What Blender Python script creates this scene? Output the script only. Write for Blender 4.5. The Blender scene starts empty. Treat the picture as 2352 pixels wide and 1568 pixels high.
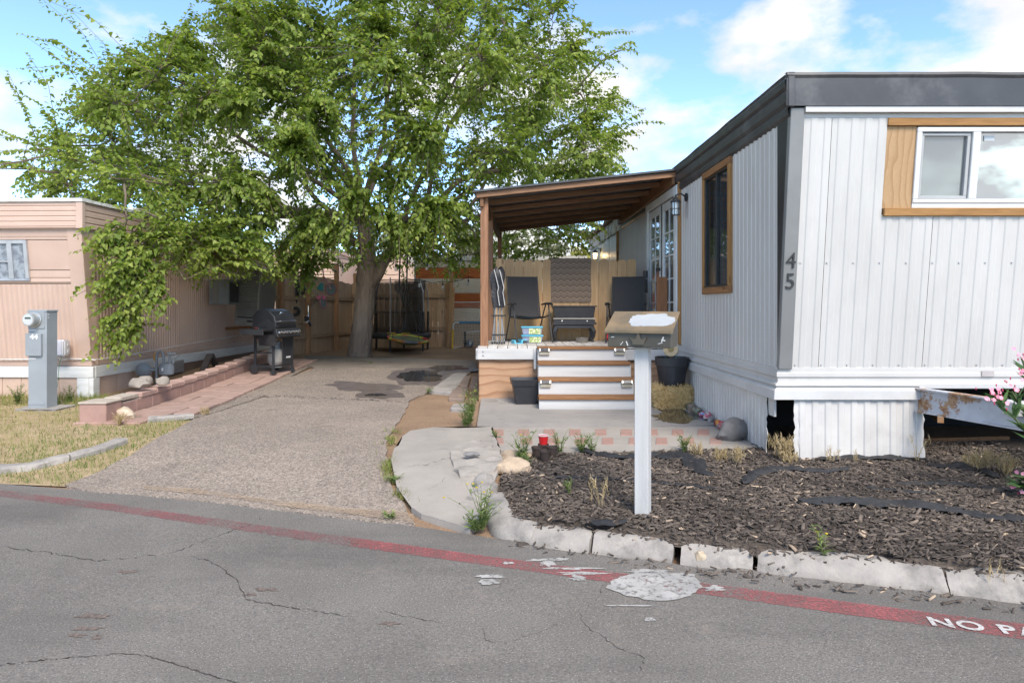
import bpy, bmesh, math, random
import numpy as np
from mathutils import Vector, Matrix, Euler, noise as mn
R = math.radians
random.seed(7); rng = np.random.default_rng(7)
sc = bpy.context.scene; COL = sc.collection

# ------------------------------------------------------------------ camera
CX, HY, F, CH = 1165.0, 702.0, 1568.0, 1.4      # vanishing point, horizon, focal length (2352 px wide view), eye height
cam = bpy.data.cameras.new('camera'); camo = bpy.data.objects.new('camera', cam); COL.objects.link(camo)
cam.lens = 24.0; cam.sensor_width = 36.0
cam.shift_x = (1176 - CX) / 2352; cam.shift_y = -(784 - HY) / 2352
cam.clip_start = .05; cam.clip_end = 500
camo.location = (0, 0, CH); camo.rotation_euler = (R(90), 0, 0)
sc.camera = camo
# ------------------------------------------------------------------ sky and sun
SUN_EL, SUN_AZ = R(45), R(162)                  # azimuth clockwise from +Y: behind the camera, to the right
w = bpy.data.worlds.new('World'); sc.world = w; w.use_nodes = True
nt = w.node_tree; nt.nodes.clear()
def N(t, **k):
    n = nt.nodes.new(t)
    for a, b in k.items(): setattr(n, a, b)
    return n
sky = N('ShaderNodeTexSky', sky_type='NISHITA', sun_disc=False, sun_elevation=SUN_EL, sun_rotation=SUN_AZ, altitude=900, air_density=.5, dust_density=.15, ozone_density=3.0)
tc = N('ShaderNodeTexCoord'); mp = N('ShaderNodeMapping'); mp.inputs['Scale'].default_value = (1, 1, 1.9); mp.inputs['Location'].default_value = (9.2, 5.5, .15)
n1 = N('ShaderNodeTexNoise'); n1.inputs['Scale'].default_value = 2.6; n1.inputs['Detail'].default_value = 9; n1.inputs['Roughness'].default_value = .56
rp = N('ShaderNodeValToRGB'); rp.color_ramp.elements[0].position = .485; rp.color_ramp.elements[1].position = .565
n2 = N('ShaderNodeTexNoise'); n2.inputs['Scale'].default_value = 6; n2.inputs['Detail'].default_value = 6
rp2 = N('ShaderNodeValToRGB'); rp2.color_ramp.elements[0].color = (1.65, 1.68, 1.75, 1); rp2.color_ramp.elements[1].color = (2.1, 2.06, 2.0, 1)
rp2.color_ramp.elements[0].position = .35; rp2.color_ramp.elements[1].position = .62
mx = N('ShaderNodeMixRGB'); bg = N('ShaderNodeBackground'); bg.inputs['Strength'].default_value = .10; wo = N('ShaderNodeOutputWorld')
tint = N('ShaderNodeMixRGB', blend_type='MULTIPLY'); tint.inputs[0].default_value = 1; tint.inputs[2].default_value = (1.06, 1.06, .94, 1)
L = nt.links.new
L(tc.outputs['Generated'], mp.inputs[0]); L(mp.outputs[0], n1.inputs[0]); L(mp.outputs[0], n2.inputs[0])
L(n1.outputs[0], rp.inputs[0]); L(n2.outputs[0], rp2.inputs[0]); L(rp.outputs[0], mx.inputs[0]); L(sky.outputs[0], tint.inputs[1]); L(tint.outputs[0], mx.inputs[1]); L(rp2.outputs[0], mx.inputs[2])
L(mx.outputs[0], bg.inputs[0]); L(bg.outputs[0], wo.inputs[0])
sun = bpy.data.lights.new('sun', 'SUN'); sun.energy = .9; sun.angle = R(25); sun.color = (1, .92, .80)
suno = bpy.data.objects.new('sun', sun); COL.objects.link(suno)
sd = Vector((math.sin(SUN_AZ) * math.cos(SUN_EL), math.cos(SUN_AZ) * math.cos(SUN_EL), math.sin(SUN_EL)))
suno.rotation_euler = sd.to_track_quat('Z', 'Y').to_euler(); suno.location = sd * 60
sc.view_settings.view_transform = 'Standard'; sc.view_settings.look = 'None'; sc.view_settings.exposure = 2.5; sc.view_settings.gamma = 1
sc.view_settings.use_curve_mapping = False
sc.cycles.max_bounces = 5; sc.cycles.diffuse_bounces = 4; sc.cycles.transparent_max_bounces = 12; sc.cycles.caustics_reflective = False; sc.cycles.caustics_refractive = False

# ------------------------------------------------------------------ materials
def newmat(name):
    m = bpy.data.materials.new(name); m.use_nodes = True; t = m.node_tree; t.nodes.clear()
    o = t.nodes.new('ShaderNodeOutputMaterial'); b = t.nodes.new('ShaderNodeBsdfPrincipled'); t.links.new(b.outputs[0], o.inputs[0])
    return m, t, b, o
def c4(c): return (c[0], c[1], c[2], 1)
def coords(t, stretch=(1, 1, 1), world=False, rnd=True):
    mp = t.nodes.new('ShaderNodeMapping'); mp.inputs['Scale'].default_value = stretch
    if world:
        g = t.nodes.new('ShaderNodeNewGeometry'); t.links.new(g.outputs['Position'], mp.inputs[0])
    else:
        tc = t.nodes.new('ShaderNodeTexCoord')
        if rnd:
            oi = t.nodes.new('ShaderNodeObjectInfo'); mu = t.nodes.new('ShaderNodeMath'); mu.operation = 'MULTIPLY'; mu.inputs[1].default_value = 37
            ad = t.nodes.new('ShaderNodeVectorMath'); ad.operation = 'ADD'
            t.links.new(oi.outputs['Random'], mu.inputs[0]); t.links.new(tc.outputs['Object'], ad.inputs[0]); t.links.new(mu.outputs[0], ad.inputs[1]); t.links.new(ad.outputs[0], mp.inputs[0])
        else: t.links.new(tc.outputs['Object'], mp.inputs[0])
    return mp.outputs[0]
def noise(t, vec, scale, detail=6, rough=.55, dist=0):
    n = t.nodes.new('ShaderNodeTexNoise'); n.inputs['Scale'].default_value = scale; n.inputs['Detail'].default_value = detail
    n.inputs['Roughness'].default_value = rough; n.inputs['Distortion'].default_value = dist; t.links.new(vec, n.inputs['Vector']); return n.outputs[0]
def ramp(t, fac, stops):
    r = t.nodes.new('ShaderNodeValToRGB'); e = r.color_ramp.elements
    while len(e) < len(stops): e.new(.5)
    for i, (p, c) in enumerate(stops):
        e[i].position = p; e[i].color = c4(c) if not isinstance(c, (int, float)) else (c, c, c, 1)
    t.links.new(fac, r.inputs[0]); return r.outputs[0]
def mix(t, fac, a, b, mode='MIX'):
    m = t.nodes.new('ShaderNodeMixRGB'); m.blend_type = mode
    for i, v in ((0, fac), (1, a), (2, b)):
        if isinstance(v, (int, float)): m.inputs[i].default_value = v if i == 0 else (v, v, v, 1)
        elif isinstance(v, tuple): m.inputs[i].default_value = c4(v)
        else: t.links.new(v, m.inputs[i])
    return m.outputs[0]
def bump(t, b, h, strength=.3, dist=.01):
    n = t.nodes.new('ShaderNodeBump'); n.inputs['Strength'].default_value = strength; n.inputs['Distance'].default_value = dist
    t.links.new(h, n.inputs['Height']); t.links.new(n.outputs[0], b.inputs['Normal'])
def mat(name, c1, c2=None, scale=6, rough=.65, bmp=.15, bscale=60, metal=0, spec=.5, stretch=(1, 1, 1), world=False, lo=.35, hi=.65, dirt=0, dirtc=(.12, .09, .07), dscale=2.2, bdist=.004):
    m, t, b, o = newmat(name); v = coords(t, stretch, world)
    c2 = c2 or tuple(x * .8 for x in c1)
    col = ramp(t, noise(t, v, scale), [(lo, c1), (hi, c2)])
    if dirt: col = mix(t, ramp(t, noise(t, v, dscale, 8, .65), [(.5, 0), (.72, dirt)]), col, dirtc)
    t.links.new(col, b.inputs['Base Color'])
    b.inputs['Roughness'].default_value = rough; b.inputs['Metallic'].default_value = metal; b.inputs['Specular IOR Level'].default_value = spec
    if bmp: bump(t, b, noise(t, v, bscale, 4), bmp, bdist)
    return m
def wood(name, c1, c2, axis=1, rough=.7, gr=.5, grey=None, freq=22, knots=True):
    m, t, b, o = newmat(name); st = [1, 1, 1]; st[axis] = .06; v = coords(t, tuple(st))
    g1 = noise(t, v, freq, 5, .6, 1.2); g2 = noise(t, v, freq * 4, 3, .6)
    v2 = coords(t); big = noise(t, v2, 3, 4)
    col = ramp(t, g1, [(.36, c1), (.64, c2)])
    col = mix(t, ramp(t, g2, [(.4, 0), (.75, gr)]), col, tuple(x * .55 for x in c2))
    if grey: col = mix(t, ramp(t, big, [(.4, 0), (.65, .75)]), col, grey)
    oi = t.nodes.new('ShaderNodeObjectInfo'); col = mix(t, 1, col, ramp(t, oi.outputs['Random'], [(0, .78), (1, 1.0)]), 'MULTIPLY')
    if knots:
        vo = t.nodes.new('ShaderNodeTexVoronoi'); st[axis] = .45; t.links.new(coords(t, tuple(st)), vo.inputs['Vector']); vo.inputs['Scale'].default_value = 4.2
        col = mix(t, ramp(t, vo.outputs['Distance'], [(.05, .8), (.13, 0)]), col, tuple(x * .4 for x in c2))
    t.links.new(col, b.inputs['Base Color']); b.inputs['Roughness'].default_value = rough; b.inputs['Specular IOR Level'].default_value = .25
    bump(t, b, g2, .35, .003); return m
def tinted(name, c1, c2, rough=.8, trans=0, spec=.3, mid=None):
    m, t, b, o = newmat(name); a = t.nodes.new('ShaderNodeAttribute'); a.attribute_name = 'tint'
    col = ramp(t, a.outputs['Fac'], [(0, c1), (1, c2)] if mid is None else [(0, c1), (mid[0], mid[1]), (1, c2)])
    t.links.new(col, b.inputs['Base Color']); b.inputs['Roughness'].default_value = rough; b.inputs['Specular IOR Level'].default_value = spec
    if trans:
        tr = t.nodes.new('ShaderNodeBsdfTranslucent'); ms = t.nodes.new('ShaderNodeMixShader'); ms.inputs[0].default_value = trans
        t.links.new(mix(t, 1, col, (1.15, 1.2, .6), 'MULTIPLY'), tr.inputs[0]); t.links.new(b.outputs[0], ms.inputs[1]); t.links.new(tr.outputs[0], ms.inputs[2]); t.links.new(ms.outputs[0], o.inputs[0])
    return m
def glassy(name, c, refl=.4, transp=0, rough=.02):
    m, t, b, o = newmat(name); b.inputs['Base Color'].default_value = c4(c); b.inputs['Roughness'].default_value = .5
    g = t.nodes.new('ShaderNodeBsdfGlossy'); g.inputs['Roughness'].default_value = rough; g.inputs[0].default_value = (.9, .95, 1, 1)
    ms = t.nodes.new('ShaderNodeMixShader'); ms.inputs[0].default_value = refl; base = b.outputs[0]
    if transp:
        tr = t.nodes.new('ShaderNodeBsdfTransparent'); m2 = t.nodes.new('ShaderNodeMixShader'); m2.inputs[0].default_value = transp
        t.links.new(base, m2.inputs[1]); t.links.new(tr.outputs[0], m2.inputs[2]); base = m2.outputs[0]
    t.links.new(base, ms.inputs[1]); t.links.new(g.outputs[0], ms.inputs[2]); t.links.new(ms.outputs[0], o.inputs[0]); return m
def emis(name, c, s):
    m, t, b, o = newmat(name); b.inputs['Base Color'].default_value = c4(c); b.inputs['Emission Color'].default_value = c4(c); b.inputs['Emission Strength'].default_value = s; return m
def rusty(name, paint, rust1, rust2, lo=.48, hi=.53, scale=3.5, rough=.7):
    m, t, b, o = newmat(name); v = coords(t)
    col = mix(t, ramp(t, noise(t, v, scale, 9, .68), [(lo, 0), (hi, 1)]), ramp(t, noise(t, v, 14, 6), [(.35, paint), (.7, tuple(x * .86 for x in paint))]), ramp(t, noise(t, v, 25, 6), [(.35, rust1), (.65, rust2)]))
    t.links.new(col, b.inputs['Base Color']); b.inputs['Roughness'].default_value = rough; bump(t, b, noise(t, v, 40), .3, .003); return m
MT = {}
def ground_mats():
    # road: grey worn asphalt with pale aggregate specks, long stains
    m, t, b, o = newmat('road_asphalt'); v = coords(t, world=True)
    col = ramp(t, noise(t, v, 1.1, 7, .6), [(.3, (.165, .150, .135)), (.7, (.228, .207, .187))])
    col = mix(t, ramp(t, noise(t, v, 95, 3, .6), [(.42, 0), (.70, .7)]), col, (.07, .066, .063))
    vo = t.nodes.new('ShaderNodeTexVoronoi'); vo.inputs['Scale'].default_value = 85; t.links.new(v, vo.inputs['Vector'])
    sp = ramp(t, vo.outputs['Distance'], [(.10, 1), (.26, 0)]); cell = ramp(t, vo.outputs['Color'], [(.5, 0), (.58, 1)])
    col = mix(t, mix(t, 1, sp, cell, 'MULTIPLY'), col, (.44, .40, .365))
    col = mix(t, ramp(t, noise(t, v, 4.5, 8, .7), [(.60, 0), (.74, .6)]), col, (.27, .225, .19))
    col = mix(t, ramp(t, noise(t, coords(t, (.25, 1, 1), True), 1.6, 8, .65), [(.48, 0), (.72, .5)]), col, (.085, .08, .076))
    t.links.new(col, b.inputs['Base Color']); b.inputs['Roughness'].default_value = .85; b.inputs['Specular IOR Level'].default_value = .25
    bump(t, b, mix(t, .5, noise(t, v, 110, 3), vo.outputs['Distance']), .6, .006); MT['road'] = m
    for nm, a, c, sc_, spc in (('drive', (.36, .295, .245), (.27, .225, .19), 70, (.045, .04, .04)), ('drive_old', (.33, .268, .222), (.245, .203, .172), 60, (.04, .035, .033))):
        m, t, b, o = newmat('driveway_' + nm); v = coords(t, world=True)
        col = ramp(t, noise(t, v, .9, 8, .65), [(.32, a), (.68, c)])
        vo = t.nodes.new('ShaderNodeTexVoronoi'); vo.inputs['Scale'].default_value = 62; t.links.new(v, vo.inputs['Vector'])
        cell = ramp(t, vo.outputs['Color'], [(.3, .7), (.75, 1.25)]); col = mix(t, .8, col, mix(t, 1, col, cell, 'MULTIPLY'))
        col = mix(t, ramp(t, noise(t, v, sc_, 3, .7), [(.52, 0), (.66, .85)]), col, spc)
        col = mix(t, ramp(t, noise(t, v, 1.7, 8, .7), [(.58, 0), (.75, .6)]), col, (.09, .072, .06))
        t.links.new(col, b.inputs['Base Color']); b.inputs['Roughness'].default_value = .9; b.inputs['Specular IOR Level'].default_value = .2
        bump(t, b, mix(t, .5, vo.outputs['Distance'], noise(t, v, 60, 3)), .9, .012); MT[nm] = m
    for nm, a, c in (('concrete', (.40, .36, .32), (.30, .27, .24)), ('slab', (.36, .33, .305), (.27, .25, .235)), ('pad', (.27, .225, .185), (.17, .14, .115))):
        m, t, b, o = newmat(nm); v = coords(t, world=True)
        col = ramp(t, noise(t, v, 1.6, 9, .65), [(.3, a), (.7, c)])
        col = mix(t, ramp(t, noise(t, v, 3.3, 9, .75), [(.55, 0), (.75, .6)]), col, tuple(x * .62 for x in c))
        col = mix(t, ramp(t, noise(t, v, 130, 3), [(.55, 0), (.8, .5)]), col, tuple(x * .6 for x in c))
        t.links.new(col, b.inputs['Base Color']); b.inputs['Roughness'].default_value = .85; b.inputs['Specular IOR Level'].default_value = .25
        bump(t, b, mix(t, .4, noise(t, v, 8, 8, .7), noise(t, v, 120, 3)), .5, .012); MT[nm] = m
    m, t, b, o = newmat('dirt'); v = coords(t, world=True)
    col = ramp(t, noise(t, v, 1.3, 8, .65), [(.3, (.34, .225, .145)), (.7, (.22, .145, .095))])
    col = mix(t, ramp(t, noise(t, v, 45, 4, .7), [(.5, 0), (.75, .7)]), col, (.43, .33, .25))
    col = mix(t, ramp(t, noise(t, v, 80, 3, .7), [(.55, 0), (.7, .6)]), col, (.10, .07, .05))
    t.links.new(col, b.inputs['Base Color']); b.inputs['Roughness'].default_value = .95; b.inputs['Specular IOR Level'].default_value = .1
    bump(t, b, mix(t, .5, noise(t, v, 50, 5, .7), noise(t, v, 9, 5)), .8, .02); MT['dirt'] = m
    MT['sand'] = mat('sandy_grit', (.50, .37, .25), (.38, .27, .18), 5, .95, .6, 120, world=True, bdist=.01)
    MT['mulch_bed'] = mat('mulch_soil', (.06, .046, .038), (.11, .085, .066), 40, .95, .8, 70, world=True, bdist=.02)
    MT['lawn'] = mat('dry_lawn_soil', (.46, .335, .205), (.33, .245, .13), 6, .95, .8, 60, world=True, dirt=.6, dirtc=(.20, .20, .06), bdist=.02)
ground_mats()
# ------------------------------------------------------------------ ground height
EDGE = [(-60, 11), (-12, 7.1), (-4.35, 5.85), (-2.65, 5.44), (-.81, 4.8), (-.04, 4.46), (.99, 4.03), (2.34, 3.62), (2.65, 3.5), (8, 1.7), (60, -14)]
EX = [e[0] for e in EDGE]; EY = [e[1] for e in EDGE]
def edge(x): return float(np.interp(x, EX, EY))
def ss(t): t = min(1, max(0, t)); return t * t * (3 - 2 * t)
def gz(x, y):
    d = y - edge(x); base = .25 * ss((y - 8.5) / 7)
    if d < 0: return -.13 + max(d, -6) * .012
    z = -.13 + (.13 + base) * ss(d / 1.7)
    k = ss((x + .25) / .5)
    if k > 0: z = z * (1 - k) + k * (max(base, -.02) if d > .1 else -.13 + .11 * d / .1)
    return z
def P(x, y, Y): return Vector(((x - CX) * Y / F, Y, CH - (y - HY) * Y / F))
def G(x, y):
    Y = 6.0
    for _ in range(60): Y = .5 * Y + .5 * F * (CH - gz((x - CX) * Y / F, Y)) / (y - HY)
    X = (x - CX) * Y / F; return Vector((X, Y, gz(X, Y)))
def G2(x, y): p = G(x, y); return (p.x, p.y)

# ------------------------------------------------------------------ mesh helpers
WM = {}
def tag(o, label=None, cat=None, group=None, kind=None):
    if label: o['label'] = label
    if cat: o['category'] = cat
    if group: o['group'] = group
    if kind: o['kind'] = kind
    return o
def thing(name, label, cat, loc=(0, 0, 0), rz=0, group=None):
    o = bpy.data.objects.new(name, None); COL.objects.link(o); o.location = loc; o.rotation_euler = (0, 0, rz); o.empty_display_size = .1
    WM[o.name] = Matrix.Translation(loc) @ Matrix.Rotation(rz, 4, 'Z'); return tag(o, label, cat, group)
def put(name, me, parent=None, loc=None, rot=None, scale=None):
    o = bpy.data.objects.new(name, me); COL.objects.link(o)
    if parent:
        o.parent = parent; WM[o.name] = WM.get(parent.name, Matrix())
    if loc is not None: o.location = loc
    if rot is not None: o.rotation_euler = rot
    if scale is not None: o.scale = scale
    return o
def finish(me, m, smooth=False):
    if isinstance(m, (list, tuple)):
        for x in m: me.materials.append(x)
    else: me.materials.append(m)
    if smooth:
        me.polygons.foreach_set('use_smooth', [True] * len(me.polygons)); me.set_sharp_from_angle(angle=R(42))
    me.update(); return me
def frame_of(d):
    d = Vector(d).normalized(); u = d.orthogonal().normalized()
    if abs(d.z) < .95: u = d.cross(Vector((0, 0, 1))).normalized()
    return u, d.cross(u).normalized()
class MB:
    def __init__(s): s.v = []; s.f = []
    def add(s, vs, fs, M=None):
        n = len(s.v); s.v += [tuple(M @ Vector(v)) if M is not None else tuple(v) for v in vs]; s.f += [tuple(n + i for i in f) for f in fs]; return s
    def box(s, x0, x1, y0, y1, z0, z1, M=None):
        return s.add([(x0, y0, z0), (x1, y0, z0), (x1, y1, z0), (x0, y1, z0), (x0, y0, z1), (x1, y0, z1), (x1, y1, z1), (x0, y1, z1)],
                     [(0, 3, 2, 1), (4, 5, 6, 7), (0, 1, 5, 4), (1, 2, 6, 5), (2, 3, 7, 6), (3, 0, 4, 7)], M)
    def hexa(s, b, t, M=None):   # four bottom and four top corners, counter clockwise from above
        return s.add(list(b) + list(t), [(0, 3, 2, 1), (4, 5, 6, 7), (0, 1, 5, 4), (1, 2, 6, 5), (2, 3, 7, 6), (3, 0, 4, 7)], M)
    def bar(s, p0, p1, a, b, up=(0, 0, 1)):   # rectangular bar from p0 to p1, a wide, b high
        p0 = Vector(p0); p1 = Vector(p1); d = (p1 - p0).normalized(); up = Vector(up)
        u = d.cross(up); u = u.normalized() if u.length > 1e-4 else d.orthogonal().normalized(); w_ = u.cross(d).normalized()
        q = [(-1, -1), (1, -1), (1, 1), (-1, 1)]
        return s.add([p0 + u * i * a / 2 + w_ * j * b / 2 for i, j in q] + [p1 + u * i * a / 2 + w_ * j * b / 2 for i, j in q],
                     [(0, 1, 2, 3), (7, 6, 5, 4), (0, 4, 5, 1), (1, 5, 6, 2), (2, 6, 7, 3), (3, 7, 4, 0)])
    def tube(s, pts, r, n=8, cap=True, M=None):
        pts = [Vector(p) for p in pts]; m = len(pts); rs = r if isinstance(r, (list, tuple)) else [r] * m; vs = []; fs = []; pu = None
        for i, p in enumerate(pts):
            d = (pts[min(i + 1, m - 1)] - pts[max(i - 1, 0)]); d = d.normalized() if d.length > 1e-9 else Vector((0, 0, 1))
            if pu is None: u, _ = frame_of(d)
            else:
                u = pu - d * pu.dot(d); u = u.normalized() if u.length > 1e-6 else d.orthogonal().normalized()
            pu = u; v = d.cross(u)
            for k in range(n):
                a = 2 * math.pi * k / n; vs.append(p + (u * math.cos(a) + v * math.sin(a)) * rs[i])
        for i in range(m - 1):
            for k in range(n): fs.append((i * n + k, i * n + (k + 1) % n, (i + 1) * n + (k + 1) % n, (i + 1) * n + k))
        if cap: fs.append(tuple(range(n - 1, -1, -1))); fs.append(tuple((m - 1) * n + k for k in range(n)))
        return s.add(vs, fs, M)
    def cyl(s, p0, p1, r0, r1=None, n=12, cap=True, M=None): return s.tube([p0, p1], [r0, r0 if r1 is None else r1], n, cap, M)
    def lathe(s, prof, n=16, c=(0, 0, 0), M=None, a0=0, sx=1, sy=1):
        vs = []; fs = []
        for r, z in prof:
            for k in range(n):
                a = a0 + 2 * math.pi * k / n; vs.append((c[0] + r * math.cos(a) * sx, c[1] + r * math.sin(a) * sy, c[2] + z))
        for i in range(len(prof) - 1):
            for k in range(n): fs.append((i * n + k, i * n + (k + 1) % n, (i + 1) * n + (k + 1) % n, (i + 1) * n + k))
        if prof[0][0] > 0: fs.append(tuple(range(n - 1, -1, -1)))
        if prof[-1][0] > 0: fs.append(tuple((len(prof) - 1) * n + k for k in range(n)))
        return s.add(vs, fs, M)
    def prism(s, poly, fn0, fn1):   # polygon of (a,b) placed by fn0 / fn1 into two faces
        n = len(poly); return s.add([fn0(a, b) for a, b in poly] + [fn1(a, b) for a, b in poly],
            [tuple(range(n - 1, -1, -1)), tuple(range(n, 2 * n))] + [(i, (i + 1) % n, n + (i + 1) % n, n + i) for i in range(n)])
    def corr(s, u0, u1, z0, z1, pitch, depth, fn, rows=1, prof=((0, 0), (.42, 0), (.52, 1), (.9, 1), (1, 0)), jit=None):
        us = [u0]; ds = [0]; k = math.floor(u0 / pitch)
        while k * pitch < u1:
            for a, d in prof[:-1]:
                u = (k + a) * pitch
                if u0 < u < u1: us.append(u); ds.append(d)
            k += 1
        us.append(u1); ds.append(0)
        vs = []; n = len(us)
        for j in range(rows + 1):
            for i in range(n):
                a = z0(us[i]) if callable(z0) else z0; b = z1(us[i]) if callable(z1) else z1
                u = us[i]; z = a + (b - a) * j / rows
                if jit: u, z = jit(u, z, i, n, j, rows)
                vs.append(fn(u, z, ds[i] * depth))
        return s.add(vs, [(j * n + i, j * n + i + 1, (j + 1) * n + i + 1, (j + 1) * n + i) for j in range(rows) for i in range(n - 1)])
    def mesh(s, name, m, smooth=False, bev=0, M=None, seg=1):
        me = bpy.data.meshes.new(name); vs = s.v if M is None else [tuple(M @ Vector(v)) for v in s.v]
        me.from_pydata(vs, [], s.f)
        bm = bmesh.new(); bm.from_mesh(me); bmesh.ops.recalc_face_normals(bm, faces=bm.faces)
        if bev: bmesh.ops.bevel(bm, geom=list(bm.edges), offset=bev, segments=seg, affect='EDGES', clamp_overlap=True)
        bm.to_mesh(me); bm.free(); return finish(me, m, smooth)
    def build(s, name, m, parent=None, smooth=False, bev=0, w=False, seg=1):
        M = WM[parent.name].inverted() if (w and parent) else None
        return put(name, s.mesh(name, m, smooth, bev, M, seg), parent)
def npmesh(name, V, Fc, m, tint=None, smooth=False):
    me = bpy.data.meshes.new(name); V = np.asarray(V, np.float32); Fc = np.asarray(Fc, np.int32); k = Fc.shape[1]
    me.vertices.add(len(V)); me.vertices.foreach_set('co', V.ravel()); me.loops.add(Fc.size); me.loops.foreach_set('vertex_index', Fc.ravel())
    me.polygons.add(len(Fc)); me.polygons.foreach_set('loop_start', np.arange(0, Fc.size, k, dtype=np.int32)); me.polygons.foreach_set('loop_total', np.full(len(Fc), k, np.int32))
    if smooth: me.polygons.foreach_set('use_smooth', np.ones(len(Fc), bool))
    me.update(calc_edges=True)
    if tint is not None:
        a = me.attributes.new('tint', 'FLOAT', 'POINT'); a.data.foreach_set('value', np.asarray(tint, np.float32))
    me.materials.append(m); me.validate(); return me
def scatter(name, TV, TF, A, pos, tint, m, smooth=False):   # copies of one small template, each turned by A and moved to pos, in one mesh
    TV = np.asarray(TV, float); TF = np.asarray(TF, int); k = len(pos); n = len(TV)
    V = np.einsum('kij,nj->kni', A, TV) + pos[:, None, :]
    Fc = (TF[None] + (np.arange(k) * n)[:, None, None]).reshape(-1, TF.shape[1])
    return npmesh(name, V.reshape(-1, 3), Fc, m, np.repeat(tint, n), smooth)
def basis(Y, Z, S):   # rotation matrices with local y along Y, local z near Z, scaled by S (k,3)
    Y = Y / np.linalg.norm(Y, axis=1, keepdims=True); X = np.cross(Y, Z); X /= np.linalg.norm(X, axis=1, keepdims=True) + 1e-9; Z = np.cross(X, Y)
    return np.stack([X * S[:, :1], Y * S[:, 1:2], Z * S[:, 2:3]], axis=2)
def inpoly(poly, x, y):
    c = False; j = len(poly) - 1
    for i in range(len(poly)):
        if (poly[i][1] > y) != (poly[j][1] > y) and x < (poly[j][0] - poly[i][0]) * (y - poly[i][1]) / (poly[j][1] - poly[i][1]) + poly[i][0]: c = not c
        j = i
    return c
def ragged(poly, step=.12, amp=.03, seed=1):
    r = random.Random(seed); out = []
    for i, a in enumerate(poly):
        b = poly[(i + 1) % len(poly)]; l = math.dist(a, b); n = max(1, int(l / step))
        for k in range(n):
            t = k / n; out.append((a[0] + (b[0] - a[0]) * t + r.uniform(-amp, amp), a[1] + (b[1] - a[1]) * t + r.uniform(-amp, amp)))
    return out
def sheet(name, poly, m, off=.004, res=.3, thick=0, kind='structure', parent=None, zfn=None):
    bm = bmesh.new(); bm.faces.new([bm.verts.new((x, y, 0)) for x, y in poly]); bmesh.ops.triangulate(bm, faces=bm.faces[:], ngon_method='EAR_CLIP')
    xs = [p[0] for p in poly]; ys = [p[1] for p in poly]
    for lo, hi, nrm in ((min(xs), max(xs), (1, 0, 0)), (min(ys), max(ys), (0, 1, 0))):
        v = math.ceil(lo / res) * res
        while v < hi:
            bmesh.ops.bisect_plane(bm, geom=bm.verts[:] + bm.edges[:] + bm.faces[:], plane_co=(v, v, 0), plane_no=nrm, dist=1e-5); v += res
    for v in bm.verts: v.co.z = (zfn or gz)(v.co.x, v.co.y) + off
    bmesh.ops.recalc_face_normals(bm, faces=bm.faces)
    if sum(f.normal.z for f in bm.faces) < 0: bmesh.ops.reverse_faces(bm, faces=bm.faces)
    if thick:
        e = [x for x in bm.edges if x.is_boundary]; r = bmesh.ops.extrude_edge_only(bm, edges=e)
        for v in r['geom']:
            if isinstance(v, bmesh.types.BMVert): v.co.z -= thick
        bmesh.ops.recalc_face_normals(bm, faces=bm.faces)
    me = bpy.data.meshes.new(name); bm.to_mesh(me); bm.free(); finish(me, m); o = put(name, me, parent)
    if kind: o['kind'] = kind
    return o
def textmesh(s, size, ext, m, off=0, spacing=1):
    c = bpy.data.curves.new('t', 'FONT'); c.body = s; c.size = size; c.extrude = ext; c.offset = off; c.align_x = 'CENTER'; c.align_y = 'CENTER'; c.space_character = spacing
    o = bpy.data.objects.new('t', c); COL.objects.link(o); dg = bpy.context.evaluated_depsgraph_get(); me = bpy.data.meshes.new_from_object(o.evaluated_get(dg))
    bpy.data.objects.remove(o); bpy.data.curves.remove(c); me.materials.clear(); me.materials.append(m); return me
def copy_tree(o, parent=None):
    c = o.copy(); COL.objects.link(c); c.parent = parent
    for ch in list(o.children): copy_tree(ch, c)
    return c
def rock_mesh(name, m, sx, sy, sz, seed, rough=.25, sub=2, flat=False):
    bm = bmesh.new(); bmesh.ops.create_icosphere(bm, subdivisions=sub, radius=1); s = Vector((seed * 3.1, seed * 1.7, seed))
    for v in bm.verts:
        d = 1 + rough * (mn.noise(v.co * 1.3 + s) + .5 * mn.noise(v.co * 3 + s)); v.co = Vector((v.co.x * sx, v.co.y * sy, max(v.co.z, -.75) * sz)) * d
    me = bpy.data.meshes.new(name); bm.to_mesh(me); bm.free(); return finish(me, m, not flat)
ORD = ['first', 'second', 'third', 'fourth', 'fifth', 'sixth', 'seventh', 'eighth', 'ninth', 'tenth', 'eleventh', 'twelfth', 'thirteenth', 'fourteenth', 'fifteenth', 'sixteenth']
# ------------------------------------------------------------------ ground, road, driveway
def grid_mesh(name, xs, rows, zf, m):
    V = []; nx = len(xs)
    for r in rows:
        for x in xs: V.append(zf(x, r))
    Fc = [(j * nx + i, j * nx + i + 1, (j + 1) * nx + i + 1, (j + 1) * nx + i) for j in range(len(rows) - 1) for i in range(nx - 1)]
    me = npmesh(name, V, Fc, m, None, True); o = put(name, me); o['kind'] = 'structure'; return o
gx = sorted(set([-90, -60, -40, -30, -24, -20, -16] + [round(-13 + .3 * i, 2) for i in range(67)] + [9, 11, 14, 20, 30, 45, 60, 90]))
gy = [-12, -8, -4, -2, 0] + [round(1 + .25 * i, 2) for i in range(84)] + [23, 25, 28, 32, 40, 60, 90, 140, 220]
grid_mesh('ground', gx, gy, lambda x, y: (x, y, (min(gz(x, y), -.135) if x > -.4 and -.5 < y - edge(x) < .6 else gz(x, y)) + .012 * mn.noise(Vector((x * 1.3, y * 1.3, 0))) * (1 if y > 14 else .3) - .006), MT['dirt'])
rx = [-60, -30, -20] + [round(-14 + .12 * i, 2) for i in range(190)] + [10, 14, 20, 40]
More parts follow.
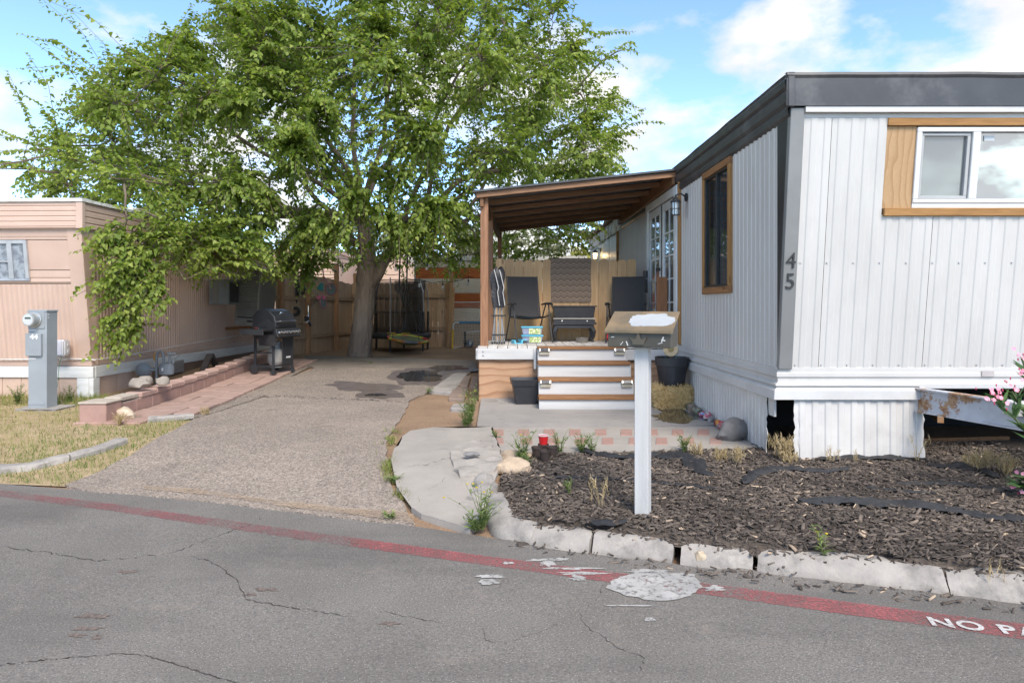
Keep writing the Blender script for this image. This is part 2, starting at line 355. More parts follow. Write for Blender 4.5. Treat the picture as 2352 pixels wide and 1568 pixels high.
def road_pt(x, d):
    j = .035 * mn.noise(Vector((x * 4, 0, 3))) + .012 * mn.noise(Vector((x * 17, 0, 3))) if d == 0 else 0
    y = edge(x) + d + j; return (x, y, gz(x, y) + .007)
road = grid_mesh('road', rx, [-16, -9, -5, -3, -2, -1.4, -.9, -.5, -.25, -.1, 0], road_pt, MT['road'])
def strip(name, pts, m, off, parent=None, n=200, wob=0, kind='structure'):   # pts: (x, ytop, ybottom) in the view, laid on the ground
    V = []; Fc = []; xs = [p[0] for p in pts]
    for i in range(n + 1):
        x = xs[0] + (xs[-1] - xs[0]) * i / n; a = np.interp(x, xs, [p[1] for p in pts]); b = np.interp(x, xs, [p[2] for p in pts])
        for y in (a, (a + b) / 2, b):
            p = G(x, y + wob * mn.noise(Vector((x * .06, y, 1)))); V.append((p.x, p.y, p.z + off))
    for i in range(n):
        for k in range(2): q = i * 3 + k; Fc.append((q, q + 1, q + 4, q + 3))
    o = put(name, npmesh(name, V, Fc, m), parent)
    if kind and not parent: o['kind'] = kind
    return o
def paintmat(name, c1, c2, lo, hi, scale=55, edge_lo=None, big=True):   # worn paint: transparent where the asphalt shows through
    m, t, b, o = newmat(name); v = coords(t, world=True)
    t.links.new(ramp(t, noise(t, v, 6, 6), [(.35, c1), (.65, c2)]), b.inputs['Base Color']); b.inputs['Roughness'].default_value = .8
    tr = t.nodes.new('ShaderNodeBsdfTransparent'); ms = t.nodes.new('ShaderNodeMixShader')
    f = noise(t, v, scale, 5, .7)
    if big: f = mix(t, .4, f, noise(t, v, 2.2, 6, .6))
    t.links.new(ramp(t, f, [(lo, 0), (hi, 1)]), ms.inputs[0]); t.links.new(tr.outputs[0], ms.inputs[1]); t.links.new(b.outputs[0], ms.inputs[2]); t.links.new(ms.outputs[0], o.inputs[0]); return m
RED = paintmat('worn_red_paint', (.37, .105, .108), (.28, .09, .09), .40, .62); REDF = paintmat('faded_red_paint', (.32, .10, .105), (.25, .09, .095), .42, .68)
WHP = paintmat('dried_white_paint', (.44, .42, .40), (.31, .30, .285), .30, .50, 30, big=False); WHL = paintmat('white_stencil_paint', (.62, .60, .58), (.50, .48, .46), .38, .50)
strip('red_fire_lane_stripe', [(-500, 1079, 1089), (0, 1127, 1142), (250, 1158, 1174), (451, 1187, 1205), (700, 1222, 1242), (804, 1236, 1257)], REDF, .0100, road, 160, 2)
strip('red_fire_lane_stripe', [(804, 1236, 1257), (1091, 1276, 1297), (1408, 1317, 1341), (1640, 1345, 1371), (2137, 1410, 1441), (2352, 1436, 1472), (2900, 1506, 1552), (4600, 1730, 1800)], RED, .0100, road, 420, 2)
def blob(cx, cy, rx_, ry_, seed, n=40, am=.25, pw=1):
    out = []
    for i in range(n):
        a = 2 * math.pi * i / n; k = 1 + am * mn.noise(Vector((math.cos(a) * 1.6, math.sin(a) * 1.6, seed))) + am * .4 * mn.noise(Vector((math.cos(a) * 6, math.sin(a) * 6, seed)))
        out.append((cx + rx_ * k * math.copysign(abs(math.cos(a)) ** pw, math.cos(a)), cy + ry_ * k * math.copysign(abs(math.sin(a)) ** pw, math.sin(a))))
    return out
for i, (cx, cy, a, b_, am) in enumerate([(1513, 1349, 112, 31, .22), (1130, 1327, 33, 4, .8), (1122, 1340, 22, 6, .6), (1258, 1297, 18, 7, .9), (1300, 1309, 60, 3, .9), (1335, 1320, 62, 3, .9),
        (1330, 1332, 22, 5, .9), (1250, 1290, 30, 3, .9), (1290, 1288, 20, 3, .9), (1165, 1296, 10, 3, .9), (1490, 1316, 60, 4, .8), (1492, 1427, 12, 5, .6), (1640, 1356, 20, 6, .9), (1450, 1395, 60, 1.6, .5)]):
    sheet('white_paint_spill', [G2(x, y) for x, y in blob(cx, cy, a, b_, i, 44, am)], WHP, .0120, .5, parent=road, kind=None)
p0 = G(2135, 1432); p1 = G(2352, 1456); ang = math.atan2(p1.y - p0.y, p1.x - p0.x); tx = textmesh('NO PARKING', .168, .0003, WHL, .0045, 1.12)
xs_ = [v.co.x for v in tx.vertices]; sh = min(xs_)
for v in tx.vertices: v.co.x -= sh
o = put('stencil_lettering', tx, road, (p0.x, p0.y, p0.z + .0128), (R(-.6), 0, ang), (.85, .80, 1))
DK = mat('crack_dark', (.04, .036, .034), (.06, .052, .048), 20, .95, 0)
def crack(pts, wd=.012, parent=road, off=.010, seed=0):
    q = []
    for (a, b_) in zip(pts[:-1], pts[1:]):
        n = max(3, int(math.dist(a, b_) / 7))
        for k in range(n): q.append((a[0] + (b_[0] - a[0]) * k / n, a[1] + (b_[1] - a[1]) * k / n))
    q.append(pts[-1]); V = []; r = random.Random(seed)
    for i, (x, y) in enumerate(q):
        p = G(x + r.uniform(-4, 4), y + r.uniform(-2, 2)); h = wd * .34 * r.uniform(.12, 1) * (1 if 2 < i < len(q) - 3 else .4)
        V += [(p.x - h * .4, p.y - h / 2, p.z + off), (p.x + h * .4, p.y + h / 2, p.z + off)]
    put('crack', npmesh('crack', V, [(2 * i, 2 * i + 1, 2 * i + 3, 2 * i + 2) for i in range(len(q) - 1)], DK), parent)
for i, (c, wd) in enumerate([([(0, 1255), (38, 1262), (100, 1270), (220, 1290), (300, 1285), (405, 1270), (480, 1240), (560, 1213), (600, 1190)], .02), ([(440, 1278), (500, 1300), (545, 1335), (565, 1378), (640, 1395), (720, 1405), (800, 1420)], .022),
        ([(870, 1405), (930, 1418), (1010, 1432)], .012), ([(-40, 1535), (40, 1526), (90, 1520), (280, 1505), (340, 1510), (440, 1540), (530, 1568), (600, 1600)], .02),
        ([(1400, 1335), (1385, 1350), (1365, 1385), (1330, 1410), (1275, 1440), (1210, 1465), (1160, 1482)], .015), ([(1330, 1410), (1345, 1440), (1420, 1490), (1482, 1516), (1460, 1568)], .014), ([(1110, 1440), (1113, 1475), (1165, 1480)], .01), ([(640, 1172), (820, 1192)], .03), ([(1440, 1300), (1405, 1330)], .012)]): crack(c, wd, seed=i)
# old spalls in the road
SP = mat('spalled_asphalt', (.20, .15, .125), (.10, .08, .07), 60, .95, .8, 80, bdist=.01)
for i, (x, y, a, b_) in enumerate([(215, 1418, 36, 5), (198, 1447, 30, 5), (178, 1462, 18, 4), (225, 1467, 9, 5), (290, 1315, 20, 4), (575, 1368, 14, 4), (610, 1357, 28, 4), (895, 1435, 20, 4), (845, 1248, 40, 4), (690, 1238, 14, 3)]):
    sheet('worn_patch', [G2(u, v) for u, v in blob(x, y, a, b_, i + 50, 26, 1.0)], SP, .0095, .5, parent=road, kind=None)
# driveway
dl = [(150, 1117), (230, 1085), (300, 1047), (400, 990), (445, 964), (560, 908), (640, 877), (722, 848)]
far_e = [(722, 848), (800, 846), (900, 850), (1000, 852), (1090, 848)]
dr_far = [(1090, 848), (1075, 862), (1030, 880), (985, 903), (940, 930)]
dr = [(940, 930), (905, 985), (885, 1020), (893, 1075), (900, 1120), (930, 1165), (950, 1206)]
drv_poly = [G2(*p) for p in dl[:5]] + [G2(610, 912), G2(760, 918), G2(940, 927)] + [G2(*p) for p in dr] + [(x, edge(x) - .03) for x in np.linspace(G2(950, 1206)[0], G2(150, 1117)[0], 14)][1:-1]
sheet('driveway', ragged(drv_poly, .15, .018, 3), MT['drive'], .016, .3, thick=.05)
drv2 = [G2(560, 908)] + [G2(*p) for p in dl[6:]] + [G2(*p) for p in far_e[1:]] + [G2(*p) for p in dr_far[1:-1]] + [G2(936, 925), G2(760, 916), G2(610, 910), G2(452, 961)]
sheet('driveway_upper', ragged(drv2, .15, .02, 4), MT['drive_old'], .022, .3, thick=.05)
pad = [G2(*p) for p in [(722, 847), (690, 838), (702, 819), (860, 824), (960, 826), (1092, 831), (1094, 846), (900, 849)]]
sheet('concrete_pad', pad, MT['pad'], .03, .3, thick=.08)
crack([(700, 831), (800, 832), (900, 836), (1092, 838)], .03, bpy.data.objects['concrete_pad'], .034, 3)
crack([(445, 957), (560, 915), (640, 914), (760, 918), (850, 921), (936, 927)], .035, bpy.data.objects['driveway_upper'], .026, 5)
strip('sand_drift', [(330, 1121, 1130), (480, 1131, 1142), (560, 1145, 1154), (640, 1154, 1168), (760, 1170, 1183), (850, 1178, 1193), (905, 1178, 1200), (950, 1188, 1208)], paintmat('sandy_grit_drift', (.50, .37, .25), (.38, .27, .18), .43, .68, 40), .026, None, 120, 3)
# puddles
PUD = glassy('standing_water', (.035, .028, .022), .55, 0, .015); WET = mat('wet_asphalt', (.15, .112, .088), (.10, .075, .06), 6, .45, .5, 70, world=True)
def puddle(name, cx, cy, a, b_, s, zoff, m, am=.45, lvl=None):
    pts = [G2(x, y) for x, y in blob(cx, cy, a, b_, s, 50, am)]; z = np.mean([gz(*p) for p in pts])
    return sheet(name, pts, m, zoff, .3)
for cx, cy, a, b_, s in [(968, 867, 62, 17, 1), (1030, 848, 55, 9, 2), (872, 910, 50, 7, 3), (840, 893, 60, 9, 4), (800, 886, 42, 5, 6)]: puddle('wet_ground', cx, cy, a * 1.15, b_ * 1.25, s, .0265, WET)
for cx, cy, a, b_, s in [(968, 867, 52, 13, 1), (1030, 848, 42, 5.5, 2), (862, 911, 26, 2.6, 3)]: puddle('puddle', cx, cy, a, b_, s, .031, PUD)
# concrete walk, slab in front of the stairs, brick inlays
walk = [(1128, 988), (1060, 992), (1000, 990), (940, 998), (920, 1018), (905, 1050), (900, 1078), (915, 1105), (912, 1132), (945, 1160), (940, 1180), (1010, 1206), (1078, 1226), (1105, 1196), (1095, 1150), (1140, 1105), (1152, 1040), (1130, 1010)]
sheet('concrete_walk', ragged([G2(*p) for p in walk], .14, .02, 6), MT['concrete'], .045, .3, thick=.12)
inl = [G2(1128, 989), (2.43, G2(1700, 986)[1]), (2.43, G2(1740, 1034)[1]), G2(1560, 1040), G2(1212, 1046), G2(1150, 1042), G2(1131, 1010)]
bw = sheet('brick_inlaid_walk', inl, MT['concrete'], .036, .3, thick=.10)
BRK = mat('faded_red_brick', (.37, .215, .175), (.30, .185, .155), 18, .9, .5, 90, dirt=.35, dirtc=(.4, .34, .3))
for row, (ya, yb) in enumerate(((994, 1008), (1014, 1029))):
    for k in range(9):
        x0 = 1130 + k * 59 + (row * 4 if k else 0) + k * row * 3; y_a = ya + k * .3
        if x0 > 1650: continue
        b0, b1, b2, b3 = [G(x, y) for x, y in ((x0, yb), (x0 + 27, yb), (x0 + 26, ya), (x0 + 1, ya))]
        z = .043; MB().hexa([(p.x, p.y, p.z - .02) for p in (b0, b1, b2, b3)], [(p.x, p.y, p.z + z) for p in (b0, b1, b2, b3)]).build('brick', BRK, bw, bev=.003)
slab = [G2(1096, 983), (G2(1106, 917)[0], 9.88), (2.44, 9.88), (2.44, G2(1690, 984)[1]), G2(1500, 985), G2(1300, 985)]
sheet('entry_slab', slab, MT['slab'], .05, .3, thick=.12)
sheet('puddle', [(max(min(x, 2.42), -9), y) for x, y in [G2(u, v) for u, v in blob(1572, 962, 72, 17, 9, 60, .7)]], PUD, .054, .3)
sheet('white_paint_spill', [G2(x, y) for x, y in blob(1160, 929, 26, 4, 77, 44, .9)], WHP, .0535, .5, parent=bpy.data.objects['entry_slab'], kind=None)
# rough broken mortar lump on the walk and grey flag stones by the driveway
STN = mat('grey_flag_stone', (.34, .31, .285), (.25, .225, .205), 5, .9, .5, 50, dirt=.5, dirtc=(.2, .16, .13)); FLG = mat('brown_flag_brick', (.27, .195, .155), (.20, .15, .125), 8, .9, .5, 70)
lump = MB(); lp = blob(1090, 1070, 62, 38, 5, 40, .3)
o = sheet('mortar_lump', [G2(x, y) for x, y in lp], MT['concrete'], .07, .07, thick=.06, zfn=lambda x, y: gz(x, y) + .035 * mn.noise(Vector((x * 7, y * 7, 0))))
tag(o, 'rough hardened mortar lump poured over the concrete walk corner', 'mortar', kind='thing')
for i, (nm, q) in enumerate([('flag_stone', [(985, 903), (1040, 908), (1075, 862), (1042, 862)]), ('flag_brick', [(1030, 921), (1066, 924), (1076, 896), (1042, 892)]), ('flag_brick', [(1044, 889), (1074, 893), (1082, 868), (1062, 868)]), ('flag_brick', [(1079, 893), (1098, 893), (1099, 872), (1086, 870)]), ('flag_stone', [(1034, 944), (1072, 948), (1078, 934), (1040, 934)])]):
    mb = MB(); b0 = [G(*p) for p in q]; mb.hexa([(p.x, p.y, p.z - .03) for p in b0], [(p.x, p.y, p.z + .045) for p in b0])
    tag(mb.build(nm, FLG if 'brick' in nm else STN, bev=.01), ['long grey flag stone beside the driveway puddle', 'brown brick paver nearest the weeds by the porch corner', 'brown brick paver between the long flag stone and porch', 'brown brick paver touching the porch plywood corner', 'small pale round flag stone half buried in dirt'][i], 'paver')
# ------------------------------------------------------------------ kerb stones
KRB = mat('kerb_concrete', (.37, .335, .30), (.27, .245, .225), 6, .9, .9, 50, dirt=.9, dirtc=(.13, .12, .112), dscale=5, bdist=.006)
def kerb(path, prof, name, label, seed, m=KRB, rough=.008, parent=None, group=None, tilt=0):
    pts = []; 
    for a, b_ in zip(path[:-1], path[1:]):
        n = max(2, int((Vector(b_) - Vector(a)).length / .06))
        pts += [Vector(a).lerp(Vector(b_), k / n) for k in range(n)]
    pts.append(Vector(path[-1])); V = []; m_ = len(pts); n = len(prof); c = sum(pts, Vector()) / m_
    for i, p in enumerate(pts):
        d = (pts[min(i + 1, m_ - 1)] - pts[max(i - 1, 0)]).normalized(); nr = Vector((d.y, -d.x, 0)); e = 1 if 0 < i < m_ - 1 else .93
        for k, (a, z) in enumerate(prof):
            q = p + nr * a + Vector((0, 0, z * e)); q += Vector((mn.noise(q * 5 + Vector((seed, 0, 0))), mn.noise(q * 5 + Vector((0, seed, 0))), mn.noise(q * 5 + Vector((0, 0, seed))))) * rough + Vector((mn.noise(q * 19), mn.noise(q * 19 + Vector((9, 0, 0))), mn.noise(q * 19 + Vector((0, 7, 0))))) * rough * .6
            if not (0 < i < m_ - 1): q += d * (rough * 2.2 * mn.noise(q * 14)) 
            V.append(tuple(q - c))
    Fc = [(i * n + k, (i + 1) * n + k, (i + 1) * n + (k + 1) % n, i * n + (k + 1) % n) for i in range(m_ - 1) for k in range(n)] + [tuple(range(n)), tuple((m_ - 1) * n + k for k in range(n - 1, -1, -1))]
    mb = MB(); mb.v = V; mb.f = Fc; o = mb.build(name, m, parent, smooth=True); o.location = c; o.rotation_euler = (tilt, 0, 0); 
    return tag(o, label, 'kerb', group or 'kerb stones round the mulch bed')
KP = [(0, -.03), (.006, .036), (.026, .06), (.078, .108), (.098, .118), (.165, .12), (.178, .108), (.182, -.03)]
def E3(x, y):
    p = G(x, y); return (p.x, p.y, -.13)
for i, (pts, lb) in enumerate([([(1218, 1254), (1150, 1241), (1128, 1222), (1112, 1190), (1104, 1150)], 'curved kerb stone at the bed corner behind the yellow flowered weed'),
        ([(1352, 1274), (1212, 1255)], 'short tilted kerb stone with broken right end and white splashes'), ([(1545, 1298), (1360, 1275)], 'kerb stone with white drips, right of the tilted broken one'),
        ([(1730, 1315), (1563, 1299)], 'short kerb stone behind the crumpled pale leaf on the road'), ([(2178, 1369), (1742, 1316)], 'longest kerb stone, cracked near its left end'), ([(3900, 1590), (2750, 1440), (2184, 1370)], 'kerb stone running off the right edge of view')]):
    kerb([E3(*p) for p in pts], KP, 'kerb_stone', lb, i * 3.7, tilt=R(-5) if i == 1 else 0, rough=.014 if i == 1 else .008)
for i, (pts, lb) in enumerate([([(1150, 1108), (1205, 1100), (1212, 1070), (1160, 1050)], 0)]): pass
kerb([Vector(G(1145, 1125)) - Vector((0, 0, .05)), Vector(G(1100, 1165)) - Vector((0, 0, .05))], [(0, -.03), (.0, .10), (.02, .125), (.1, .13), (.12, .1), (.12, -.03)], 'kerb_stone', 'pale kerb stub leaning between walk and curved kerb stone', 91)
LK = [(0, -.05), (0, .05), (.02, .07), (.1, .075), (.12, .055), (.12, -.05)]
for i, (pts, lb) in enumerate([([(158, 1062), (70, 1084), (0, 1091), (-260, 1093)], 'low lawn kerb stone running to the left edge of view'), ([(292, 1021), (235, 1042), (163, 1061)], 'low lawn kerb stone ending in grass beside the driveway'), ([(445, 963), (398, 968), (340, 972)], 'low grassy kerb stone below the red pavers')]):
    kerb([Vector(G(*p)) for p in pts], LK, 'lawn_kerb', lb, 40 + i, group='lawn kerb stones')
# ------------------------------------------------------------------ mulch bed
bed = [G2(1150, 1112), G2(1158, 1068), G2(1225, 1047), G2(1560, 1041), (2.42, G2(1740, 1035)[1]), (2.5, 7.2), (7.5, 7.2)] + [(x, edge(x) + .06) for x in np.linspace(7.5, .2, 24)] + [(-.08, edge(-.08) + .2)]
MULCH = tinted('mulch_chip', (.05, .041, .036), (.46, .35, .25), .9, mid=(.8, (.175, .14, .115)))
sheet('mulch_bed', bed, MT['mulch_bed'], .012, .25)
TV = [(-.5, -.5, 0), (.5, -.5, 0), (.42, .5, 0), (-.42, .5, 0), (-.4, -.48, 1), (.4, -.46, 1), (.34, .5, 1), (-.3, .46, 1)]; TF = [(4, 5, 6, 7), (0, 1, 5, 4), (1, 2, 6, 5), (2, 3, 7, 6), (3, 0, 4, 7)]
def chips(n, test, box, smin=.014, smax=.05, zoff=.02):
    pos = []
    while len(pos) < n:
        x = rng.uniform(box[0], box[1]); y = rng.uniform(box[2], box[3])
        if test(x, y): pos.append((x, y, gz(x, y) + zoff + rng.uniform(-.008, .014)))
    pos = np.array(pos); a = rng.normal(.2, 1.0, n); Yv = np.stack([np.cos(a), np.sin(a) * .8, rng.normal(0, .28, n)], 1); Zv = np.stack([rng.normal(0, .35, n), rng.normal(0, .35, n), np.ones(n)], 1)
    L_ = rng.uniform(smin, smax, n) * rng.choice([1, 1, 1.6], n); S = np.stack([L_ * rng.uniform(.14, .36, n), L_, rng.uniform(.003, .008, n)], 1)
    return pos, basis(Yv, Zv, S), np.clip(rng.beta(1.1, 2.6, n) + np.array([.30 * mn.noise(Vector((q[0] * 1.7, q[1] * 2.2, 4))) for q in pos]), 0, .8) + (rng.random(n) < .06) * .5
pos, A, tn = chips(30000, lambda x, y: inpoly(bed, x, y) and y < 6.9, (-.3, 4.9, 1.9, 6.9))
o = put('mulch_chips', scatter('mulch_chips', TV, TF, A, pos, tn, MULCH)); tag(o, 'dark brown bark mulch chips covering the front bed', 'mulch', kind='stuff')
pos, A, tn = chips(420, lambda x, y: -.3 < edge(x) - y < .18 and -.0 < x, (-.1, 3.2, 3, 5), .012, .05, .012)
o = put('mulch_litter', scatter('mulch_litter', TV, TF, A, pos, tn, MULCH)); tag(o, 'loose mulch chips spilled on the road along the kerb', 'mulch', kind='stuff')
crack([(930, 1085), (985, 1078), (1040, 1060), (1075, 1035), (1120, 1015)], .02, bpy.data.objects['concrete_walk'], .048, 21)
crack([(935, 1150), (1000, 1128), (1040, 1100)], .012, bpy.data.objects['concrete_walk'], .048, 22)
crack([(1130, 1012), (1134, 1042)], .02, bpy.data.objects['brick_inlaid_walk'], .05, 23)
# landscape fabric showing through
FAB = mat('black_landscape_fabric', (.018, .018, .020), (.03, .03, .033), 20, .6, .4, 220)
def fabric(pts, wd, label, seed, h=.03):
    q = [G(*p) for p in pts]; cum = [0]
    for a, b_ in zip(q[:-1], q[1:]): cum.append(cum[-1] + (b_ - a).length)
    n = max(12, int(cum[-1] / .035)); V = []; m_ = 7
    for i in range(n + 1):
        s = cum[-1] * i / n; p = Vector([np.interp(s, cum, [u[k] for u in q]) for k in range(3)]); s2 = min(cum[-1], s + .05); p2 = Vector([np.interp(s2, cum, [u[k] for u in q]) for k in range(3)]); d = p2 - p
        if d.length < 1e-6: d = q[-1] - q[-2]
        d.normalize(); nr = Vector((-d.y, d.x, 0)); ww = wd * (math.sin(math.pi * min(1, max(0, i / n)) ** .7) ** .5 * .85 + .15) * (1 + .3 * mn.noise(Vector((s * 4, seed, 0))))
        for k in range(m_):
            t = k / (m_ - 1) - .5; zz = .028 + h * (.55 + .8 * mn.noise(Vector((s * 9, t * 3, seed)))) * (1 - abs(t) * 1.2) + .012 * mn.noise(Vector((s * 30, t * 6, seed)))
            V.append(tuple(p + nr * ww * (t + .12 * mn.noise(Vector((s * 6, t, seed + 4)))) + Vector((0, 0, zz))))
    Fc = [(i * m_ + k, i * m_ + k + 1, (i + 1) * m_ + k + 1, (i + 1) * m_ + k) for i in range(n) for k in range(m_ - 1)]
    tag(put('landscape_fabric', npmesh('landscape_fabric', V, Fc, FAB)), label, 'fabric', 'landscape fabric strips poking out of the mulch')
for i, (p, wd, lb) in enumerate([([(1335, 1042), (1372, 1050), (1420, 1058), (1515, 1052)], .13, 'crumpled black fabric strip behind the nursery pots'), ([(1508, 1060), (1560, 1052), (1590, 1062), (1610, 1095), (1640, 1102)], .20, 'crumpled black fabric heap just right of the mailbox post'),
        ([(1275, 1105), (1400, 1108), (1500, 1115), (1650, 1132)], .06, 'long thin black fabric line passing behind the mailbox post'), ([(1705, 1120), (1735, 1095), (1790, 1085), (1900, 1092), (1950, 1085)], .12, 'black fabric fold in front of the open skirting hole'),
        ([(1880, 1065), (1960, 1058), (2080, 1062), (2130, 1066)], .16, 'black fabric tucked under the front skirting panel'), ([(2130, 1078), (2210, 1080), (2260, 1090), (2300, 1108)], .14, 'black fabric below the rusty trailer tongue'), ([(2060, 1120), (2180, 1118), (2260, 1128), (2352, 1138)], .09, 'black fabric strip right of the front skirting'),
        ([(1990, 1128), (2080, 1138), (2150, 1142)], .04, 'narrow black fabric line in the middle of the mulch'), ([(1835, 1164), (1930, 1160), (2050, 1166), (2180, 1180), (2290, 1200), (2380, 1212)], .17, 'widest black fabric strip across the right of the bed'), ([(1345, 1222), (1400, 1212), (1440, 1207)], .10, 'black fabric flap behind the broken kerb stone')]): fabric(p, wd, lb, i * 5.3, .045 if wd > .1 else .02)
# ------------------------------------------------------------------ lawn grass
lawn = [G2(150, 1119), G2(235, 1086), G2(300, 1047), G2(400, 990), G2(440, 966), G2(330, 972), (-4.78, 8.5), (-4.9, 9.6), (-6.0, 10.2), (-14, 10.9), (-14, edge(-14) + .02)] + [(x, edge(x) + .02) for x in (-12, -8, -6, -4.5)]
sheet('lawn', lawn, MT['lawn'], .008, .3)
GRASS = tinted('lawn_grass', (.115, .19, .038), (.56, .43, .24), .85, .25, mid=(.5, (.24, .25, .075)))
BV = [(-.5, 0, 0), (.5, 0, 0), (-.3, .5, .05), (.3, .5, .05), (0, 1, .25)]; BF = [(0, 1, 3), (0, 3, 2), (2, 3, 4)]
def blades(n, gen, hmin, hmax, wd=.004, lean=.5):
    pos = []; tn = []; hs = []
    while len(pos) < n:
        r = gen()
        if r: pos.append(r[:3]); tn.append(r[3]); hs.append(r[4] if len(r) > 4 else 1)
    pos = np.array(pos); k = len(pos); a = rng.uniform(0, 2 * math.pi, k); ln = np.abs(rng.normal(0, lean, k)); Yv = np.stack([np.cos(a) * ln, np.sin(a) * ln, np.ones(k)], 1); Zv = np.stack([np.cos(a), np.sin(a), -ln], 1)
    h = rng.uniform(hmin, hmax, k) * np.array(hs); return pos, basis(Yv, Zv, np.stack([np.full(k, wd) * rng.uniform(.7, 1.5, k), h, h], 1)), np.array(tn)
kerbline = [G2(0, 1091), G2(70, 1084), G2(158, 1062), G2(292, 1021)]
def lawn_gen():
    x = rng.uniform(-8.2, -2.6); y = rng.uniform(5.4, 10.4)
    if not inpoly(lawn, x, y): return None
    g = mn.noise(Vector((x * .9, y * .9, 3))) * .9; near = y - edge(x); gr = .42 - .6 * g
    if near < 1.0: gr = .05 + .25 * rng.random() 
    elif x > -4.9 and near < 3: gr -= .25
    if y > 9.3: gr -= .2
    dens = .55 + (.45 if near < 1.2 or y > 9.4 else 0) + .5 * mn.noise(Vector((x * 1.6, y * 1.6, 9)))
    if x > -4.9: dens += .2
    if rng.random() > dens: return None
    return (x, y, gz(x, y), float(np.clip(gr + rng.normal(0, .16), 0, 1)), 1.0 if y < 9.4 else 1.7)
pos, A, tn = blades(21000, lawn_gen, .025, .085, .005, .8)
o = put('lawn_grass', scatter('lawn_grass', BV, BF, A, pos, tn, GRASS)); tag(o, 'patchy dry yellow and green lawn grass', 'grass', kind='stuff')
# sparse grass along the driveway's right edge, back yard and straw litter
def edge_gen():
    t = rng.random(); pts = [(905, 985), (888, 1020), (893, 1075), (900, 1100), (935, 1175)]
    i = min(int(t * 4), 3); f = t * 4 - i; x = pts[i][0] + (pts[i + 1][0] - pts[i][0]) * f; y = pts[i][1] + (pts[i + 1][1] - pts[i][1]) * f
    p = G(x + rng.normal(0, 9), y + rng.normal(0, 5))
    if mn.noise(Vector((p.x * 5, p.y * 5, 2))) < .12: return None
    return (p.x, p.y, p.z + .01, rng.uniform(.1, .75))
pos, A, tn = blades(900, edge_gen, .03, .09, .005, .8)
o = put('edge_grass', scatter('edge_grass', BV, BF, A, pos, tn, GRASS)); tag(o, 'thin grass tufts in dirt between driveway and walk', 'grass', kind='stuff')
# ------------------------------------------------------------------ the white mobile home, number 45
WHT = mat('white_siding_paint', (.56, .54, .52), (.505, .485, .465), 1.5, .45, .12, 14, stretch=(1, 1, .35), dirt=.4, dirtc=(.40, .38, .36), dscale=2.2, bdist=.006)
SKW = mat('white_skirt_paint', (.64, .62, .60), (.54, .52, .505), 3, .5, .25, 18, dirt=.45, dirtc=(.36, .33, .31), dscale=2.4, bdist=.006)
TRW = mat('white_trim_paint', (.57, .557, .545), (.50, .488, .475), 4, .4, .1, 30, dirt=.3, dirtc=(.42, .41, .40))
CHAR = mat('charcoal_roof_paint', (.055, .054, .057), (.040, .039, .042), 3, .42, .15, 30, dirt=.5, dirtc=(.16, .155, .155), dscale=3.5)
GREYT = mat('grey_metal_trim', (.235, .235, .235), (.19, .19, .19), 2, .35, .1, 9, bdist=.01); BLKT = mat('black_wedge_paint', (.030, .029, .032), (.04, .04, .042), 4, .4, .1)
CEDY = wood('cedar_board_x', (.50, .27, .105), (.36, .185, .07), 0); CEDZ = wood('cedar_board_z', (.48, .26, .10), (.34, .175, .065), 2); CEDL = wood('cedar_board_y', (.36, .18, .08), (.25, .125, .055), 1)
DARKIN = mat('dark_interior', (.02, .02, .022), (.03, .03, .03), 3, .9, 0); BLK = mat('black_metal', (.015, .015, .016), (.025, .025, .026), 20, .45, .1); VIN = mat('white_vinyl', (.66, .66, .66), (.60, .60, .60), 3, .35, 0)
SCR = glassy('window_screen_glass', (.13, .14, .145), .22, 0, .05); GLS = glassy('clear_window_glass', (.05, .065, .08), .50, 0, .01); DGL = glassy('dark_window_glass', (.02, .025, .03), .16, .72, .02)
def plymat(name, c1, c2, ax='Z', sc=1.0):
    m, t, b, o = newmat(name); v = coords(t, (.45, .45, 1) if ax == 'Z' else (1, 1, .3), rnd=False)
    w_ = t.nodes.new('ShaderNodeTexWave'); w_.wave_type = 'BANDS'; w_.bands_direction = 'Z' if ax == 'Z' else 'X'; w_.wave_profile = 'SAW'; w_.inputs['Scale'].default_value = 2.4 * sc; w_.inputs['Distortion'].default_value = 11; w_.inputs['Detail'].default_value = 2.5; w_.inputs['Detail Scale'].default_value = .9; t.links.new(v, w_.inputs['Vector'])
    col = ramp(t, w_.outputs['Fac'], [(0, c1), (.55, tuple(x * .93 for x in c1)), (.92, c2), (1, c1)]); fine = noise(t, coords(t, (1, 1, 30) if ax == 'Z' else (30, 30, 1), rnd=False), 8, 3)
    col = mix(t, ramp(t, fine, [(.4, 0), (.8, .4)]), col, tuple(x * .75 for x in c2)); col = mix(t, ramp(t, noise(t, coords(t, rnd=False), 2.5, 5), [(.45, 0), (.75, .5)]), col, tuple((a + b_) * .45 for a, b_ in zip(c1, c2)))
    t.links.new(col, b.inputs['Base Color']); b.inputs['Roughness'].default_value = .75; bump(t, b, fine, .2, .003); return m
PLY = plymat('plywood_grain', (.47, .285, .17), (.29, .145, .075)); PLYW = plymat('plywood_new', (.46, .295, .155), (.34, .195, .09), 'X', 2.2)
XW, Y0 = 2.45, 6.16
def yfront(z): return 6.17 - .27 * (z - .83) / 2.2
mh = thing('mobile_home', 'white corrugated mobile home numbered 45 with charcoal roof edge', 'mobile home', (XW, Y0, 0))
ff = lambda u, z, d: (u, yfront(z) - d, z)
fs = lambda u, z, d: (XW - d, u, z)
